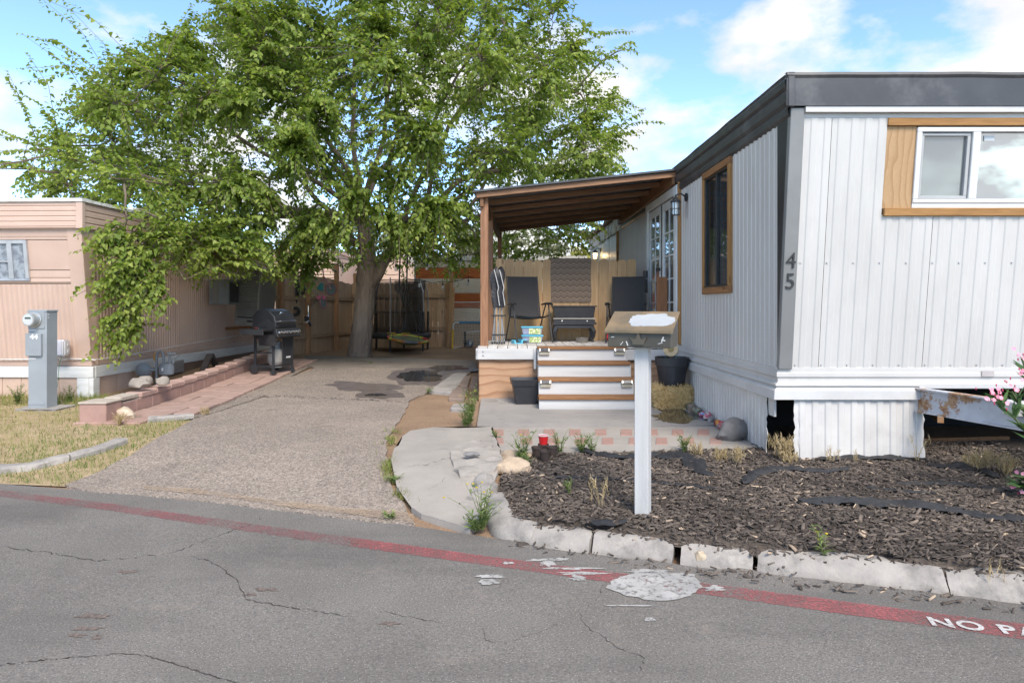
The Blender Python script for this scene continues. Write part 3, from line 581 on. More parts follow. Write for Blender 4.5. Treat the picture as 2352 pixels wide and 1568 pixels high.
def panels(u0, u1, z0, z1, fn, name='siding_panel', m=WHT, step=.936, pitch=.117, depth=.0065, par=mh):
    k = math.floor(u0 / step + 1e-6); 
    while k * step < u1 - .02:
        a = max(u0, k * step + (.004 if k * step > u0 else 0)); b_ = min(u1, (k + 1) * step)
        if b_ - a > .03: MB().corr(a, b_, z0, z1, pitch, depth, fn, rows=3).build(name, m, par, w=True)
        k += 1
panels(2.56, 3.29, .83, 3.02, ff); panels(3.29, 5.45, .83, 2.2, ff); panels(5.45, 6.1, .83, 3.02, ff)
panels(6.15, 7.42, .83, 3.06, fs); panels(7.42, 8.48, .83, 1.54, fs); panels(8.48, 9.62, .83, 3.06, fs); panels(11.85, 15.0, .7, 3.15, fs)
# grey slanted corner trim and black wedge
MB().hexa([(2.44, 6.13, .83), (2.56, 6.13, .83), (2.56, 6.19, .83), (2.44, 6.19, .83)], [(2.44, 5.865, 3.10), (2.56, 5.865, 3.10), (2.56, 5.93, 3.10), (2.44, 5.93, 3.10)]).build('corner_trim', GREYT, mh, w=True, bev=.004)
MB().prism([(6.17, .83), (6.17, 3.1), (5.91, 3.1)], lambda y, z: (2.441, y, z), lambda y, z: (2.47, y, z)).build('wedge_panel', BLKT, mh, w=True)
# roof with rolled fascia
def wob(a, k): return .012 * mn.noise(Vector((a * 1.7, k, 0)))
def strip_profile(prof, a0, a1, n, fn, name, m, wf=.4):
    mb = MB(); V = []; q = len(prof)
    for i in range(n + 1):
        a = a0 + (a1 - a0) * i / n
        for k, (o_, z) in enumerate(prof): V.append(fn(a, o_, z + (wob(a, 1) * wf if z > 3.33 else 0)))
    mb.add(V, [(i * q + k, i * q + k + 1, (i + 1) * q + k + 1, (i + 1) * q + k) for i in range(n) for k in range(q - 1)]); return mb.build(name, m, mh, w=True)
sidep = [(.0, 3.02), (.03, 3.05), (.035, 3.10), (.02, 3.13), (.045, 3.16), (.05, 3.24), (.03, 3.27), (.055, 3.29), (.06, 3.34), (.05, 3.365), (.06, 3.385), (.03, 3.405), (-.02, 3.41)]
strip_profile(sidep, 5.875, 14.6, 60, lambda a, o_, z: (XW - o_, a, z), 'side_fascia', CHAR, 1.6)
frontp = [(.0, 3.11), (.03, 3.11), (.03, 3.13), (.035, 3.345), (.05, 3.37), (.04, 3.395), (-.02, 3.40)]
strip_profile(frontp, 2.39, 6.2, 40, lambda a, o_, z: (a, 5.87 - o_, z), 'front_fascia', CHAR, 1.2)
MB().box(2.40, 2.46, 5.825, 5.88, 3.10, 3.395).build('fascia_corner', CHAR, mh, w=True, bev=.006)
MB().box(2.42, 6.18, 5.90, 20, 3.30, 3.37).build('roof', mat('roof_coating', (.45, .45, .45), (.35, .35, .35)), mh, w=True)
MB().box(2.56, 6.1, 5.85, 5.99, 3.06, 3.108).build('soffit', WHT, mh, w=True); MB().box(2.56, 6.1, 5.90, 5.925, 3.02, 3.062).build('soffit_trim', TRW, mh, w=True, bev=.004)
# belly bands and flange round the corner
def band(name, m, prof):
    mb = MB(); q = len(prof)
    V = [(XW - o_, 20, z) for o_, z in prof] + [(XW - o_, 6.17 - o_, z) for o_, z in prof] + [(6.12, 6.17 - o_, z) for o_, z in prof]
    mb.add(V, [(i * q + k, i * q + k + 1, (i + 1) * q + k + 1, (i + 1) * q + k) for i in range(2) for k in range(q - 1)]); mb.build(name, m, mh, w=True)
band('belly_band', WHT, [(-.01, .845), (.012, .84), (.012, .80), (.022, .79), (.022, .76), (.008, .75), (.008, .715), (.02, .70)])
band('belly_bead', TRW, [(.0, .702), (.035, .70), (.04, .69), (.035, .675), (.0, .67)])
mb = MB(); prof = [(.0, .672), (.02, .67), (.055, .64), (.06, .56), (.0, .55)]; q = len(prof)
V = [(XW - o_, 9.85, z) for o_, z in prof] + [(XW - o_, 6.17 - o_, z) for o_, z in prof] + [(3.74, 6.17 - o_, z) for o_, z in prof]
mb.add(V, [(i * q + k, i * q + k + 1, (i + 1) * q + k + 1, (i + 1) * q + k) for i in range(2) for k in range(q - 1)] + [tuple(2 * q + k for k in range(q))]); mb.build('skirt_flange', TRW, mh, w=True)
MB().box(3.70, 6.12, 6.13, 6.16, .655, .70).build('tongue_apron', TRW, mh, w=True, bev=.004)
MB().box(4.27, 4.38, 6.138, 6.146, .765, .815).build('data_plate', mat('dull_plate', (.5, .45, .44), (.4, .36, .35)), mh, w=True)
# skirting with torn edges
def tear(seed, left=0, right=0, bot=.03):
    def f(u, z, i, n, j, rows):
        if right and i >= n - 2: u += right * (.6 * mn.noise(Vector((z * 9, seed, 0))) + .5 * mn.noise(Vector((z * 27, seed, 1)))) + right * .5 * (1 - j / rows) * (i == n - 1)
        if left and i <= 1: u += left * (.6 * mn.noise(Vector((z * 8, seed, 5))) + .6 * mn.noise(Vector((z * 25, seed, 4))))
        if j == 0: z += bot * mn.noise(Vector((u * 7, seed, 2)))
        return u, z
    return f
MB().corr(2.585, 3.74, .0, .60, .117, .010, lambda u, z, d: (u + (.0), 6.15 - d, z), rows=16, jit=tear(3, .02, .05)).build('skirt_panel', SKW, mh, w=True)
MB().corr(6.42, 9.86, lambda u: -.02 if u > 6.6 else -.0, .60, .098, .006, lambda u, z, d: (XW - .005 - d, u, z), rows=16, jit=tear(8, .07, 0, .02)).build('skirt_panel', SKW, mh, w=True)
MB().box(2.455, 2.475, 6.28, 6.42, .38, .60).build('torn_skirt_flap', SKW, mh, w=True)
for xx, yy in ((6.1, 13.0),): MB().box(6.08, 6.11, 6.2, 20, -.05, .7).build('skirt_panel', SKW, mh, w=True)
MB().box(2.47, 6.1, 19.9, 20, -.05, 3.4).build('rear_wall', WHT, mh, w=True); MB().box(6.07, 6.1, 6.2, 20, .68, 3.4).build('far_wall', WHT, mh, w=True)
MB().box(2.66, 6.05, 6.38, 19.9, .66, 3.37).build('interior_core', DARKIN, mh, w=True)
MB().hexa([(2.47, 6.2, .66), (6.07, 6.2, .66), (6.07, 6.5, .66), (2.47, 6.5, .66)], [(2.47, 6.2, .80), (6.07, 6.2, .80), (6.07, 6.5, .80), (2.47, 6.5, .80)]).build('floor_joist', DARKIN, mh, w=True)
MB().box(2.9, 6.05, 8.0, 8.04, -.1, .68).build('dark_void_panel', DARKIN, mh, w=True); MB().box(2.47, 2.9, 7.4, 7.43, -.1, .68).build('dark_void_panel', DARKIN, mh, w=True)  # near-black panels added to keep the void under the home dark
# numbers on the corner trim
for i, ch in enumerate('45'):
    z = (1.79, 1.61)[i]; t = (z - .83) / 2.27; o = put('house_number', textmesh(ch, .20, .004, BLKT, -.001), mh, Vector((2.50, 6.122 - .265 * t, z)) - mh.location, (R(90) - math.atan(.268 / 2.27) * -1, 0, 0), (.95, 1, 1))
# screws along the siding
SCW = mat('screw_head', (.5, .5, .52), (.4, .4, .42), 10, .4, 0, metal=.6)
sm = MB().lathe([(.0001, -.004), (.008, -.004), (.006, .003), (.0001, .004)], 6).mesh('screw', SCW)
for x in [2.6 + .234 * i for i in range(9)]:
    for z in (.865, 1.78): put('screw', sm, mh, Vector((x, yfront(z) - .006, z)) - mh.location, (R(90), 0, 0))
for y in [6.3 + .35 * i for i in range(10)]:
    for z in (.865,) + ((1.78,) if not 7.3 < y < 8.6 else ()): put('screw', sm, mh, Vector((XW - .006, y, z)) - mh.location, (0, R(-90), 0))
# front window in cedar trim with a plywood panel
fw = put('front_window', MB().box(3.555, 5.36, 5.915, 6.0, 2.255, 2.30).mesh('front_window', VIN), mh); fw.data.transform(WM[mh.name].inverted())
for a in ((3.555, 5.36, 2.30, 2.335), (3.555, 5.36, 2.905, 2.945), (3.555, 3.60, 2.335, 2.905), (5.31, 5.36, 2.335, 2.905), (4.04, 4.11, 2.335, 2.905)): MB().box(a[0], a[1], 5.905, 6.0, a[2], a[3]).build('window_frame', VIN, fw, w=True, bev=.005)
for a in ((3.605, 4.035, 2.34, 2.365), (3.605, 4.035, 2.875, 2.90), (3.605, 3.63, 2.365, 2.875), (4.005, 4.035, 2.365, 2.875)): MB().box(a[0], a[1], 5.925, 5.975, a[2], a[3]).build('screen_frame', mat('grey_sash', (.42, .42, .42), (.38, .38, .38), 4, .4, 0), fw, w=True, bev=.003)
MB().box(3.63, 4.005, 5.955, 5.965, 2.365, 2.875).build('screen_pane', SCR, fw, w=True); MB().box(4.11, 5.31, 5.965, 5.975, 2.335, 2.905).build('window_pane', GLS, fw, w=True)
MB().box(4.17, 4.26, 5.957, 5.964, 2.84, 2.885).build('sticker', mat('sticker_paper', (.7, .72, .74), (.6, .62, .64)), fw, w=True)
MB().box(3.29, 5.46, 5.895, 5.925, 2.955, 3.02).build('cedar_trim', CEDY, mh, w=True, bev=.004); MB().box(3.30, 5.46, 5.878, 5.925, 2.185, 2.255).build('cedar_trim', CEDY, mh, w=True, bev=.004)
MB().box(3.295, 3.555, 5.925, 5.945, 2.256, 2.955).build('plywood_panel', PLYW, mh, w=True); MB().box(5.36, 5.45, 5.925, 5.945, 2.256, 2.955).build('plywood_panel', PLYW, mh, w=True)
def shear(o_):
    for v in o_.data.vertices: v.co.y -= .1227 * (v.co.z - 2.95)
for o_ in [fw] + list(fw.children) + [c_ for c_ in mh.children if c_.name.split('.')[0] in ('cedar_trim', 'plywood_panel')]: shear(o_)
# side window: cedar casing, dark sash, curtain behind
def boxX(x0, x1, y0, y1, z0, z1): return MB().box(x0, x1, y0, y1, z0, z1)
sw = put('side_window', boxX(2.425, 2.47, 7.50, 8.40, 1.62, 1.645).mesh('side_window', BLK), mh); sw.data.transform(WM[mh.name].inverted())
for y0, y1, z0, z1, m in ((7.42, 8.48, 1.54, 1.62, CEDL), (7.42, 8.48, 2.95, 3.03, CEDL), (7.42, 7.50, 1.62, 2.95, CEDZ), (8.40, 8.48, 1.62, 2.95, CEDZ)): boxX(2.415, 2.455, y0, y1, z0, z1).build('casing', m, sw, w=True, bev=.004)
for y0, y1, z0, z1 in ((7.50, 8.40, 2.925, 2.95), (7.50, 7.525, 1.645, 2.925), (8.375, 8.40, 1.645, 2.925), (7.925, 7.965, 1.645, 2.925)): boxX(2.43, 2.47, y0, y1, z0, z1).build('sash', BLK, sw, w=True, bev=.003)
for y0, y1 in ((7.525, 7.925), (7.965, 8.375)): boxX(2.455, 2.461, y0, y1, 1.645, 2.925).build('window_pane', DGL, sw, w=True)
CUR = mat('grey_blue_curtain', (.20, .235, .27), (.12, .145, .17), 5, .9, .2, 40); mb = MB(); n = 60
mb.add([(2.56 + .025 * math.sin(i * .9) + .012 * math.sin(i * 2.3), 7.48 + i * .94 / n, z) for i in range(n + 1) for z in (1.6, 2.96)], [(2 * i, 2 * i + 1, 2 * i + 3, 2 * i + 2) for i in range(n)]); mb.build('curtain', CUR, sw, w=True, smooth=True)
# glazed double door under the porch roof
DRW = mat('white_door_paint', (.70, .72, .73), (.64, .66, .67), 3, .35, 0); dr_ = put('glazed_door', boxX(2.47, 2.50, 9.93, 11.78, .82, 3.1).mesh('glazed_door', DARKIN), mh); dr_.data.transform(WM[mh.name].inverted())
for y0, y1, z0, z1 in ((9.70, 9.86, .8, 3.12), (11.70, 11.85, .8, 3.12), (9.86, 11.70, 3.0, 3.12)): boxX(2.40, 2.47, y0, y1, z0, z1).build('door_casing', DRW, dr_, w=True, bev=.005)
def leaf(y0, y1, x):
    for a, b_ in ((y0, y0 + .1), (y1 - .1, y1)): boxX(x, x + .045, a, b_, .85, 2.98).build('stile', DRW, dr_, w=True, bev=.004)
    for a, b_ in ((.85, 1.1), (2.86, 2.98)): boxX(x + .002, x + .043, y0 + .1, y1 - .1, a, b_).build('rail', DRW, dr_, w=True, bev=.004)
    boxX(x + .02, x + .026, y0 + .1, y1 - .1, 1.1, 2.86).build('door_pane', glassy('door_glass', (.10, .11, .115), .4, 0, .02), dr_, w=True)
    for k in range(1, 5): boxX(x + .008, x + .038, y0 + .1, y1 - .1, 1.1 + k * .352 - .012, 1.1 + k * .352 + .012).build('glazing_bar', DRW, dr_, w=True)
    boxX(x + .009, x + .037, (y0 + y1) / 2 - .012, (y0 + y1) / 2 + .012, 1.1, 2.86).build('glazing_bar', DRW, dr_, w=True)
leaf(10.80, 11.69, 2.425); leaf(9.88, 10.72, 2.43)
for z in (1.95, 1.72): MB().box(2.36, 2.43, 10.80, 10.86, z, z + .05).build('door_handle', BLK, dr_, w=True, bev=.006)
boxX(2.43, 2.47, 10.725, 10.795, .85, 2.98).build('door_gap_shade', BLK, dr_, w=True)  # black strip paints the shade in the gap between the door leaves
MB().box(2.415, 2.45, 9.60, 9.68, .85, 3.2).build('cedar_trim', CEDZ, mh, w=True, bev=.004)
# old rear section: green sheet metal, torn white fascia, window
GRN = mat('pale_green_sheet', (.40, .43, .36), (.33, .36, .30), 2, .4, .1, 10, dirt=.4, dirtc=(.25, .22, .17))
boxX(2.44, 2.47, 15.02, 16.3, .7, 3.1).build('green_sheet', mat('pale_grey_sheet', (.50, .52, .50), (.42, .44, .42), 2, .4, .1, 10), mh, w=True); boxX(2.435, 2.465, 16.32, 17.3, .7, 3.18).build('green_sheet', GRN, mh, w=True); boxX(2.44, 2.47, 17.32, 20, .7, 3.05).build('green_sheet', GRN, mh, w=True)
boxX(2.40, 2.45, 15.0, 15.04, .7, 3.15).build('cedar_trim', CEDZ, mh, w=True)
mb = MB(); mb.corr(14.6, 20, lambda u: 3.02 + .06 * mn.noise(Vector((u * 3, 0, 0))), lambda u: 3.32 + .05 * mn.noise(Vector((u * 2, 3, 0))), .5, .03, lambda u, z, d: (2.42 - d + .04 * mn.noise(Vector((u * 3, z * 5, 0))), u, z), rows=4); mb.build('torn_fascia', SKW, mh, w=True)
rs = MB()
for i in range(9): y = 14.9 + i * .55; rs.hexa([(2.3, y, 3.32), (2.5, y, 3.35), (2.5, y + .5, 3.35), (2.32, y + .52, 3.31)], [(2.28, y, 3.36 + .03 * (i % 3)), (2.5, y, 3.42), (2.5, y + .5, 3.40), (2.3, y + .52, 3.34)])
rs.build('ragged_roof_edge', mat('old_shingle', (.20, .15, .11), (.12, .095, .075), 12, .9, .4), mh, w=True)
boxX(2.40, 2.45, 18.5, 19.6, 1.6, 2.62).build('casing', CEDZ, mh, w=True); boxX(2.39, 2.40, 18.58, 19.5, 1.68, 2.54).build('window_pane', SCR, mh, w=True)
# trailer tongue beams under the front
RST = rusty('rusty_painted_steel', (.50, .51, .55), (.25, .105, .04), (.40, .26, .15), .51, .545, 2.6)
RS2 = rusty('rusty_steel', (.34, .28, .22), (.27, .11, .04), (.38, .22, .11), .40, .5, 4)
def ibeam(a, b_, h, w_, name):
    a = Vector(a); b_ = Vector(b_); mb = MB(); mb.bar(a, b_, .012, h); z = Vector((0, 0, h / 2)); mb.bar(a + z, b_ + z, w_, .014); mb.bar(a - z, b_ - z, w_, .014); return mb.build(name, RST, mh, w=True)
ibeam((3.70, 6.14, .555), (4.42, 3.45, .56), .20, .09, 'tongue_beam'); ibeam((5.05, 6.14, .555), (4.46, 3.45, .56), .20, .09, 'tongue_beam')
MB().box(3.98, 4.8, 5.0, 5.06, .53, .66).build('tongue_crossbar', RS2, mh, w=True, bev=.004); MB().hexa([(3.86, 5.16, .56), (4.5, 5.1, .56), (4.5, 5.3, .56), (3.84, 5.3, .56)], [(3.86, 5.16, .665), (4.5, 5.1, .665), (4.5, 5.3, .665), (3.84, 5.3, .665)]).build('step_plate', TRW, mh, w=True, bev=.006)
MB().bar((4.0, 6.3, .42), (4.6, 7.6, .40), .05, .2).build('chassis_beam', RS2, mh, w=True); MB().bar((3.3, 6.3, .5), (3.3, 7.9, .5), .08, .2).build('chassis_beam', RS2, mh, w=True)
MB().bar((3.3, 6.9, .02), (5.2, 7.1, .03), .06, .04).bar((3.9, 6.7, .02), (4.4, 7.4, .05), .09, .03).build('fallen_board', CEDL, mh, w=True)
# wall lanterns
LFR = BLK; LGL = glassy('lantern_glass', (.6, .62, .6), .12, .6, .05)
def lantern(loc, label, lit):
    t = thing('wall_lantern', label, 'lantern', loc)
    MB().cyl((0, 0, .04), (-.02, 0, .04), .055, n=14).build('wall_plate', LFR, t); MB().tube([(-.02, 0, .05), (-.08, 0, .09), (-.14, 0, .07), (-.15, 0, .03)], .011, 8).build('arm', LFR, t)
    MB().lathe([(.0001, .075), (.012, .07), (.012, .05), (.03, .035), (.075, -.02), (.075, -.03), (.0001, -.03)], 6, (-.15, 0, 0)).build('cap', LFR, t)
    cg = MB()
    for k in range(6): a = k * math.pi / 3; cg.cyl((-.15 + .062 * math.cos(a), .062 * math.sin(a), -.03), (-.15 + .055 * math.cos(a), .055 * math.sin(a), -.20), .005, n=5)
    for z, r in ((-.20, .056), (-.12, .062)): cg.tube([(-.15 + r * math.cos(k * math.pi / 6), r * math.sin(k * math.pi / 6), z) for k in range(13)], .005, 5)
    cg.build('cage', LFR, t); MB().lathe([(.05, -.195), (.056, -.035)], 12, (-.15, 0, 0)).build('glass', LGL, t)
    if lit:
        MB().lathe([(.0001, -.16), (.02, -.15), (.026, -.12), (.014, -.07), (.0001, -.06)], 10, (-.15, 0, 0)).build('bulb', emis('lit_bulb', (1, .72, .38), 14), t)
        lm = bpy.data.lights.new('bulb_light', 'POINT'); lm.energy = 6; lm.color = (1, .65, .32); lm.shadow_soft_size = .03; lo = bpy.data.objects.new('bulb_light', lm); COL.objects.link(lo); lo.parent = t; lo.location = (-.15, 0, -.10)
    else: MB().lathe([(.0001, -.16), (.03, -.15), (.038, -.11), (.02, -.06), (.0001, -.05)], 10, (-.15, 0, 0)).build('bulb', mat('frosted_bulb', (.8, .8, .78), (.75, .75, .72), 3, .3, 0), t)
lantern((2.435, 9.26, 2.83), 'unlit black wall lantern beside the porch roof and side window', False)
lantern((2.43, 17.7, 2.80), 'lit wall lantern on the green rear section behind porch fence', True)

# ------------------------------------------------------------------ the pink mobile home, number 44
PNK = mat('pink_siding_paint', (.56, .40, .32), (.50, .355, .285), 1.3, .5, .12, 12, dirt=.25, dirtc=(.44, .30, .235), dscale=1.6, bdist=.006)
PNS = mat('pink_skirt_boards', (.56, .40, .31), (.50, .355, .275), 4, .65, .2, 30, dirt=.3, dirtc=(.28, .18, .13)); BRS = mat('brown_side_skirt', (.28, .175, .12), (.20, .125, .085), 3, .7, .2, 20, dirt=.5)
WBD = mat('white_board_paint', (.72, .71, .69), (.62, .61, .59), 8, .6, .3, 40, stretch=(.3, .3, 3), dirt=.4, dirtc=(.42, .37, .31), dscale=3)
ph = thing('mobile_home', 'pink tan mobile home numbered 44 on the left', 'mobile home', (-6.2, 10.2, 0), R(-2.5))
def yf2(z): return -.24 * (z - .5) / 2.05
f2 = lambda u, z, d: (u, yf2(z) - d, z)
s2 = lambda u, z, d: (d, u, z)
def pnl(fn, u0, u1, z0, z1, pitch=.078, depth=.010, step=1.2, m=PNK, name='siding_panel', rows=2, prof=((0, 0), (.30, 0), (.5, 1), (.8, 1), (1, 0))):
    u = u0
    while u < u1 - .01:
        v = min(u1, u + step); MB().corr(u + .002, v, z0, z1, pitch, depth, fn, rows, prof).build(name, m, ph); u = v
pnl(f2, -3.7, -.20, .58, 1.72); pnl(s2, .0, 6.9, .58, 2.52)
def hpanel(z0, z1, u0, u1, fn, pitch=.075, depth=.012, name='fascia_panel'):
    MB().corr(z0, z1, u0, u1, pitch, depth, lambda a, b_, d: fn(b_, a, d), 1, ((0, 0), (.12, 1), (.8, 1), (1, 0))).build(name, PNK, ph)
hpanel(1.735, 1.92, -3.7, -.2, f2, .2, .008, 'siding_panel'); MB().hexa([(-3.7, yf2(1.93), 1.93), (-.2, yf2(1.93), 1.93), (-.2, yf2(1.93) + .03, 1.93), (-3.7, yf2(1.93) + .03, 1.93)], [(-3.7, yf2(2.36), 2.36), (-.2, yf2(2.36), 2.36), (-.2, yf2(2.36) + .03, 2.36), (-3.7, yf2(2.36) + .03, 2.36)]).build('flat_panel', PNK, ph)
hpanel(2.37, 2.53, -3.7, -.2, f2, .16, .006, 'siding_panel')
ffa = lambda u, z, d: (u, -.29 - d, z)
hpanel(2.53, 2.91, -3.8, -.02, ffa); MB().box(-3.8, -.02, -.285, 0, 2.52, 2.535).build('soffit', PNK, ph)
hpanel(2.53, 2.91, -.26, 6.9, lambda u, z, d: (.03 + d, u, z), .09, .018); MB().box(-.04, .06, -.315, -.24, 2.52, 2.93).build('fascia_corner', PNK, ph, bev=.006)
MB().hexa([(-.22, yf2(.5) - .015, .5), (-.0, yf2(.5) - .015, .5), (.02, .12, .5), (-.22, .12, .5)], [(-.22, yf2(2.53) - .015, 2.53), (-.0, yf2(2.53) - .015, 2.53), (.02, .0, 2.53), (-.22, .0, 2.53)]).build('corner_trim', PNK, ph, bev=.005)
MB().lathe([(.0001, .03), (.03, .02), (.034, 0), (.034, -.02)], 12, M=Matrix.Translation((.02, .02, 1.63)) @ Matrix.Rotation(R(90), 4, 'Y')).build('vent_knob', PNK, ph, smooth=True)
mb = MB(); n = 60
for s_, (xa, ya, xb, yb) in enumerate(((-3.85, -.33, .07, -.33), (.07, -.33, .09, 6.9))):
    V = []
    for i in range(n + 1):
        t = i / n; x = xa + (xb - xa) * t; y = ya + (yb - ya) * t; j = .012 * mn.noise(Vector((i * .5, s_, 0))); V += [(x, y, 2.91), (x, y, 2.955 + j), (x - (.25 if s_ else 0), y + (.25 if not s_ else 0), 2.985 + j)]
    mb.add(V, [(3 * i + k, 3 * i + k + 1, 3 * i + 4 + k, 3 * i + 3 + k) for i in range(n) for k in range(2)])
mb.build('roof_edge', mat('flaking_white_roof', (.72, .71, .68), (.6, .58, .54), 9, .7, .4, 40, dirt=.7, dirtc=(.3, .24, .18), dscale=7), ph); MB().box(-3.8, .02, -.3, 6.9, 2.9, 2.965).build('roof', mat('flaking_white_roof_top', (.7, .69, .66), (.6, .58, .55)), ph)
MB().lathe([(.12, 0), (.13, .05), (.10, .06), (.0001, .065)], 12, (-.1, 1.2, 2.965)).build('roof_vent', WBD, ph)
MB().box(-3.65, -.05, .05, 6.85, .45, 2.9).build('interior_core', PNK, ph); MB().box(-3.7, .0, 6.85, 6.9, 0, 2.9).build('rear_wall', PNK, ph)
hpanel(.50, .58, -3.7, -.0, f2, .08, .01, 'siding_panel'); hpanel(.5, .58, .0, 6.9, lambda u, z, d: (.005 + d, u, z), .08, .01, 'siding_panel')
MB().box(-3.75, .05, -.06, -.0, .33, .495).build('white_board', WBD, ph, bev=.005); MB().box(.0, .055, .0, 6.9, .33, .495).build('white_board', WBD, ph, bev=.005)
for a in ((-.20, -.02, -.055, -.005), (-.018, .05, -.052, .10)): MB().box(a[0], a[1], a[2], a[3], -.05, .328).build('corner_post', WBD, ph, bev=.005)
for k in range(12): MB().box(-3.7 + k * .292, -3.7 + k * .292 + .285, -.03, -.005, -.05, .33).build('skirt_board', PNS, ph, bev=.003)
for k in range(14): MB().box(.002, .03, .1 + k * .48, .1 + k * .48 + .474, -.05, .33).build('skirt_board', BRS if k > 2 else PNS, ph, bev=.003)
pw = put('window', MB().hexa([(-1.9, yf2(1.75) - .03, 1.77), (-.83, yf2(1.75) - .03, 1.77), (-.83, yf2(1.75) + .02, 1.77), (-1.9, yf2(1.75) + .02, 1.77)], [(-1.9, yf2(1.75) - .03, 1.80), (-.83, yf2(1.75) - .03, 1.80), (-.83, yf2(1.75) + .02, 1.80), (-1.9, yf2(1.75) + .02, 1.80)]).mesh('window', SCW), ph)
ALU = mat('aluminium_frame', (.55, .56, .58), (.45, .46, .48), 6, .35, 0, metal=.5)
for u0, u1, z0, z1 in ((-1.9, -.83, 2.31, 2.36), (-.88, -.83, 1.80, 2.31), (-1.13, -1.06, 1.80, 2.31), (-1.9, -1.85, 1.8, 2.31), (-1.85, -1.13, 2.04, 2.06)): MB().hexa([(u0, yf2(z0) - .04, z0), (u1, yf2(z0) - .04, z0), (u1, yf2(z0), z0), (u0, yf2(z0), z0)], [(u0, yf2(z1) - .04, z1), (u1, yf2(z1) - .04, z1), (u1, yf2(z1), z1), (u0, yf2(z1), z1)]).build('frame', ALU, pw)
LACE = mat('lace_behind_glass', (.33, .36, .40), (.17, .19, .22), 14, .25, .1, lo=.4, hi=.6)
for u0, u1 in ((-1.06, -.88), (-1.85, -1.13)): MB().hexa([(u0, yf2(1.8) - .015, 1.8), (u1, yf2(1.8) - .015, 1.8), (u1, yf2(1.8), 1.8), (u0, yf2(1.8), 1.8)], [(u0, yf2(2.31) - .015, 2.31), (u1, yf2(2.31) - .015, 2.31), (u1, yf2(2.31), 2.31), (u0, yf2(2.31), 2.31)]).build('pane', LACE, pw)
# wall box, cables, vent grille
GBX = mat('light_grey_plastic', (.55, .54, .55), (.50, .49, .50), 3, .5, 0); u = thing('cable_box', 'pale grey cable box on pink wall behind the meter pedestal', 'utility box', (-6.62, 10.08, .66))
MB().box(-.16, .16, -.12, .02, 0, .24).build('housing', GBX, u, bev=.02, seg=2); MB().box(-.14, .12, -.128, -.118, .02, .22).build('cover', mat('lilac_grey_cover', (.50, .49, .54), (.46, .45, .5), 3, .5, 0), u, bev=.003)
for z in (.05, .15): MB().box(.155, .17, -.06, -.02, z, z + .04).build('latch', GBX, u)
MB().tube([(.08, -.05, 0), (.06, -.08, -.1), (.02, -.06, -.45), (-.08, -.2, -.66)], .004, 5).build('green_wire', mat('green_wire', (.10, .26, .16), (.08, .2, .12)), u)
MB().tube([(.0, -.04, 0), (.06, -.05, -.06), (.14, -.04, -.05)], .006, 5).build('white_wire', WBD, u)
cb = MB(); pts = [(-3.6, -.05, .60), (-1.8, -.05, .595), (-.9, -.045, .60), (-.5, -.045, .62), (-.1, -.05, .605), (.06, -.02, .595), (.07, .6, .60), (.06, 1.6, .64), (.06, 2.5, .67), (.06, 3.2, .70), (.06, 4.2, .72), (.06, 5.6, .78)]
cb.tube(pts, .009, 6); o = cb.build('siding_cable', WBD); o.location = ph.location; o.rotation_euler = ph.rotation_euler; tag(o, 'pale cable running along the bottom of the pink siding', 'cable')
# ------------------------------------------------------------------ porch: deck, posts, sloping roof
DK_Z, DF, DB = .82, 9.80, 14.6
PWD = wood('stained_porch_wood_z', (.36, .19, .105), (.25, .125, .07), 2, .65); PWX = wood('stained_porch_wood_x', (.33, .18, .10), (.235, .125, .07), 0, .65); PWY = wood('stained_porch_wood_y', (.30, .155, .08), (.20, .10, .052), 1, .65)
DWB = mat('peeling_white_deck_paint', (.62, .60, .58), (.46, .42, .38), 5, .7, .4, 60, stretch=(2, .35, 1), dirt=.7, dirtc=(.27, .22, .18), dscale=3.5)
RIM = mat('white_rim_paint', (.56, .55, .54), (.49, .48, .47), 4, .5, .3, 40, stretch=(.25, 1, 4), dirt=.3, dirtc=(.38, .36, .35), dscale=4)
porch = thing('porch', 'wooden porch with white deck, brown posts and dark metal roof', 'porch', (1.0, 9.85, 0))
def lx(y): return -.42 + .04 * (y - DF)
n = 20; bwid = 2.85 / n
for k in range(n):
    x0 = -.42 + k * bwid; j = random.uniform(-.02, .02)
    MB().hexa([(x0, DF - .02 + j, DK_Z - .035), (x0 + bwid - .008, DF - .02 + j, DK_Z - .035), (x0 + bwid - .008 + .1 * (1 - k / n), DB, DK_Z - .035), (x0 + .1 * (1 - k / n), DB, DK_Z - .035)],
              [(x0, DF - .02 + j, DK_Z), (x0 + bwid - .008, DF - .02 + j, DK_Z), (x0 + bwid - .008 + .1 * (1 - k / n), DB, DK_Z), (x0 + .1 * (1 - k / n), DB, DK_Z)]).build('deck_board', DWB, porch, w=True, bev=.004)
MB().box(-.43, .42, 9.76, 9.80, .63, .785).build('rim_board', RIM, porch, w=True, bev=.005); MB().box(.425, 2.40, 9.765, 9.80, .62, .775).build('rim_board', RIM, porch, w=True, bev=.005)
MB().hexa([(-.45, 9.80, .63), (-.41, 9.80, .63), (-.28, DB, .63), (-.32, DB, .63)], [(-.45, 9.80, .785), (-.41, 9.80, .785), (-.28, DB, .785), (-.32, DB, .785)]).build('side_rim_board', RIM, porch, w=True)
MB().box(-.40, 2.38, 9.82, 9.84, -.02, .635).build('plywood_skirt', PLY, porch, w=True); MB().hexa([(-.41, 9.84, 0), (-.39, 9.84, 0), (-.26, DB, 0), (-.28, DB, 0)], [(-.41, 9.84, .635), (-.39, 9.84, .635), (-.26, DB, .635), (-.28, DB, .635)]).build('plywood_skirt', PLY, porch, w=True)
MB().box(.38, .415, 9.74, 9.758, .5, .79).build('joist_end', RIM, porch, w=True)
